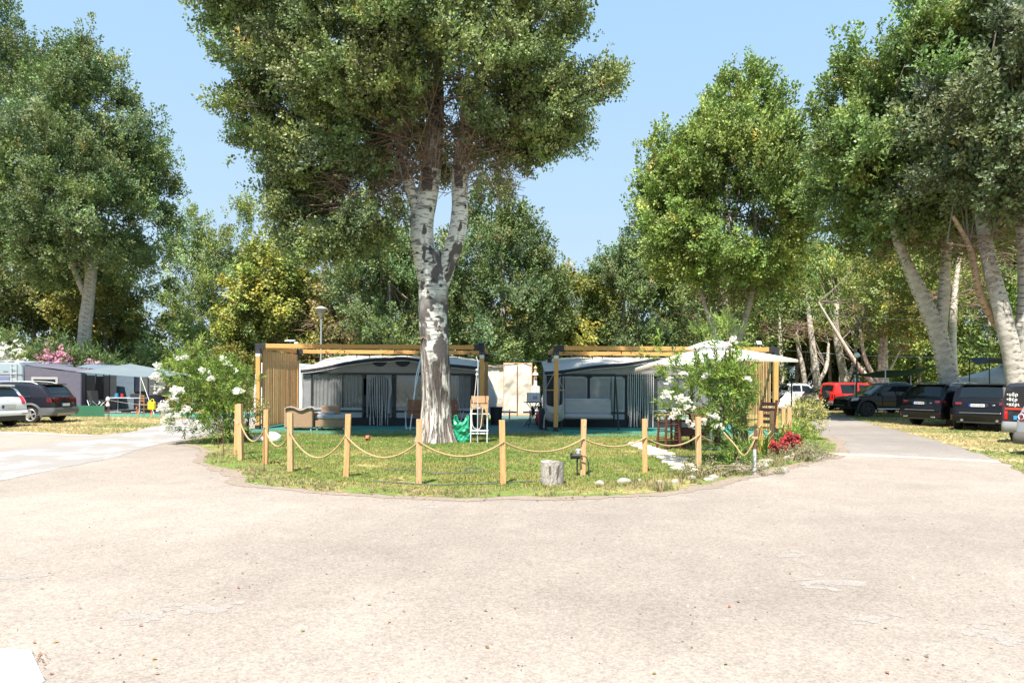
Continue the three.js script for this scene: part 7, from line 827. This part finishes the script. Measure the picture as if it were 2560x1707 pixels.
  const yl = mat([0.75, 0.62, 0.02], 0.45), j = thing('jerrycan', 'bright yellow plastic canister hanging on the barrier rope', 'canister', [at(377, 1020, 29.4).x, 0.44, -29.45]); part('tank', rbox(0.3, 0.34, 0.18, 0.04, 0, 0.17, 0), yl, j); part('handle', tube([[-0.06, 0.33, 0], [-0.04, 0.42, 0], [0.06, 0.44, 0], [0.1, 0.33, 0]], 0.015, 16, 6), yl, j); part('cap', cyl(0.035, 0.035, 0.05, -0.1, 0.36, 0), yl, j);
  for (const [px, l] of [[344, 'orange warning ribbon hanging from the rope, left one'], [378, 'orange warning ribbon hanging under the yellow canister'], [405, 'orange warning ribbon hanging from the rope, right one']]) { const o = at(px, 1010, 29.5), [x] = [o.x]; tag(solo('ribbon', sheet((u, v) => [x + 0.05 * u + 0.03 * Math.sin(v * 6), 0.14 + 0.42 * v, -29.4 - 0.0 + 0.03 * Math.cos(v * 7)], 2, 10), cloth([0.75, 0.16, 0.03]), l, 'ribbon', 'orange ribbons on the rope')); }
  const gz = thing('gazebo', 'low lilac-grey gazebo roof beyond the left oleander', 'gazebo', [-22.6, 0, -45]); part('canopy', sheet((u, v) => { const x = (u - 0.5) * 3.4, z = (v - 0.5) * 3, q = Math.max(Math.abs(x) / 1.7, Math.abs(z) / 1.5); return [x, 1.8 - 0.6 * q - 0.08 * Math.sin(q * 3.1), z]; }, 20, 20), lilac2, gz); part('valance', [slab(-1.7, 1.7, 0.95, 1.2, 1.5, 0.02)], lilac2, gz); for (const [a, b2] of [[-1.6, 1.45], [1.6, 1.45], [-1.6, -1.45], [1.6, -1.45]]) part('pole', cyl(0.025, 0.025, 1.2, a, 0.6, b2), black, gz);
  const sg = thing('teal_board', 'small teal notice board on a post among the far left trees', 'sign', [at(317, 918, 47).x, 0, -47]); part('post', cyl(0.05, 0.05, 2.5, 0.6, 1.25, 0), paleTimber, sg); part('board', rbox(0.6, 0.42, 0.05, 0.01, 0.2, 2.75, 0), mat([0.02, 0.25, 0.28], 0.5), sg); part('bracket', box(0.7, 0.05, 0.04, 0.35, 2.5, 0), paleTimber, sg);
}
// white camper glimpsed between the slatted screen and the left awning
{ const t = thing('camper_van', 'white camper van glimpsed between the slatted screen and the left awning', 'camper van', [at(752, 957, 33).x - 0.3, 0, -33]); const g = caravanBody([[-1, 0.35], [1, 0.35], [1.02, 1.2], [0.92, 2.2], [0.75, 2.42], [-0.75, 2.42], [-0.92, 2.2], [-1.02, 1.2]], 2.4, -2.4, 0.1); part('body', g, caravanWhite, t); part('windscreen', rbox(1.6, 0.6, 0.05, 0.1, 0, 1.75, 2.41), tint, t); part('bumper', rbox(1.9, 0.25, 0.2, 0.08, 0, 0.45, 2.45), rust, t); for (let k = 0; k < 7; k++) part('vent_louvre', box(1.1, 0.02, 0.02, 0.1, 0.85 + k * 0.08, 2.42), caravanGrey, t); part('axle', cyl(0.33, 0.33, 1.9, 0, 0.33, 1.4, 0, 0, Math.PI / 2), tyreMat, t); }

// ------------------------------------------------------------------ right background
{
  const w = cloth([0.74, 0.75, 0.77]), tent = (label, x, z, s, e, p) => { const t = thing('white_gazebo', label, 'gazebo', [x, 0, z], 0.4, 'white gazebos behind the cars'); part('roof', sheet((u, v) => { const a = (u - 0.5) * s, b = (v - 0.5) * s, q = Math.max(Math.abs(a), Math.abs(b)) / (s / 2); return [a, p - (p - e) * Math.pow(q, 0.85), b]; }, 20, 20), w, t); part('side_wall', [metric(box(s, e - 0.3, 0.02, 0, (e - 0.3) / 2 + 0.3, s / 2), 1), metric(box(0.02, e - 0.3, s, -s / 2, (e - 0.3) / 2 + 0.3, 0), 1)], cloth([0.62, 0.64, 0.70]), t); for (const [a, b] of [[-1, -1], [1, -1], [-1, 1], [1, 1]]) part('pole', cyl(0.03, 0.03, e, a * s / 2, e / 2, b * s / 2), alu, t); part('peak_cap', cyl(0.25, 0.05, 0.18, 0, p + 0.05, 0), w, t); };
  tent('white gazebo between the leaning giant and the right edge poplar', 24.2, -33.6, 2.8, 2.1, 2.75); tent('small white gazebo showing over the black pickup bonnet', 31.8, -60, 2.8, 1.75, 2.4);
  const s = thing('shade_sail', 'dark green shade sail stretched behind the black cars', 'shade sail', [20.4, 0, -38]); part('cloth', sheet((u, v) => [0.4 + 3.3 * u - 0.6 * v, 2.55 + 0.45 * u * (1 - v) - 0.15 * Math.sin(u * 3.1) - 0.25 * v, -2.2 * v], 14, 8), cloth([0.02, 0.12, 0.06]), s); part('pole', cyl(0.03, 0.03, 2.6, 0.4, 1.3, 0), alu, s); part('pole', cyl(0.03, 0.03, 3.0, 3.7, 1.5, 0), alu, s); part('pole', cyl(0.03, 0.03, 2.35, -0.2, 1.17, -2.2), alu, s); part('pole', cyl(0.03, 0.03, 2.5, 3.1, 1.2, -2.2), alu, s);
  const d = thing('dark_tarpaulin', 'dark grey tarpaulin slung above the white gazebo', 'tarpaulin', [22.4, 0, -32.0]); part('cloth', sheet((u, v) => [2.0 * u, 2.95 + 0.06 * Math.sin(u * 5) - 0.25 * Math.sin(v * 3.14) + 0.1 * v, -1.4 * v], 12, 8), cloth([0.06, 0.065, 0.07]), d); for (const [a, b] of [[0, 0], [2, 0], [0, -1.4], [2, -1.4]]) part('pole', cyl(0.025, 0.025, 3.0, a, 1.5, b), black, d);
  const wire = (label, a, b, sag) => { const pts = []; for (let k = 0; k <= 10; k++) { const u = k / 10, q = a.clone().lerp(b, u); q.y -= sag * 4 * u * (1 - u); pts.push(q); } tag(solo('overhead_cable', tube(pts, 0.014, 40, 5), mat([0.5, 0.52, 0.46], 0.7), label, 'cable', 'cables strung between the grove trees')); };
  wire('upper cable strung across the grove', at(1880, 762, 40), at(2300, 800, 36), 0.15); wire('lower cable strung above the parked cars', at(1960, 875, 41), at(2352, 893, 38), 0.1); wire('cable from the leaning giant to the right edge poplar', at(2388, 795, 29.3), at(2560, 822, 25), 0.08); wire('washing line between the two pergolas', at(1214, 880, 28), at(1372, 903, 28.1), 0.12);
}
renderer.render(scene, camera);
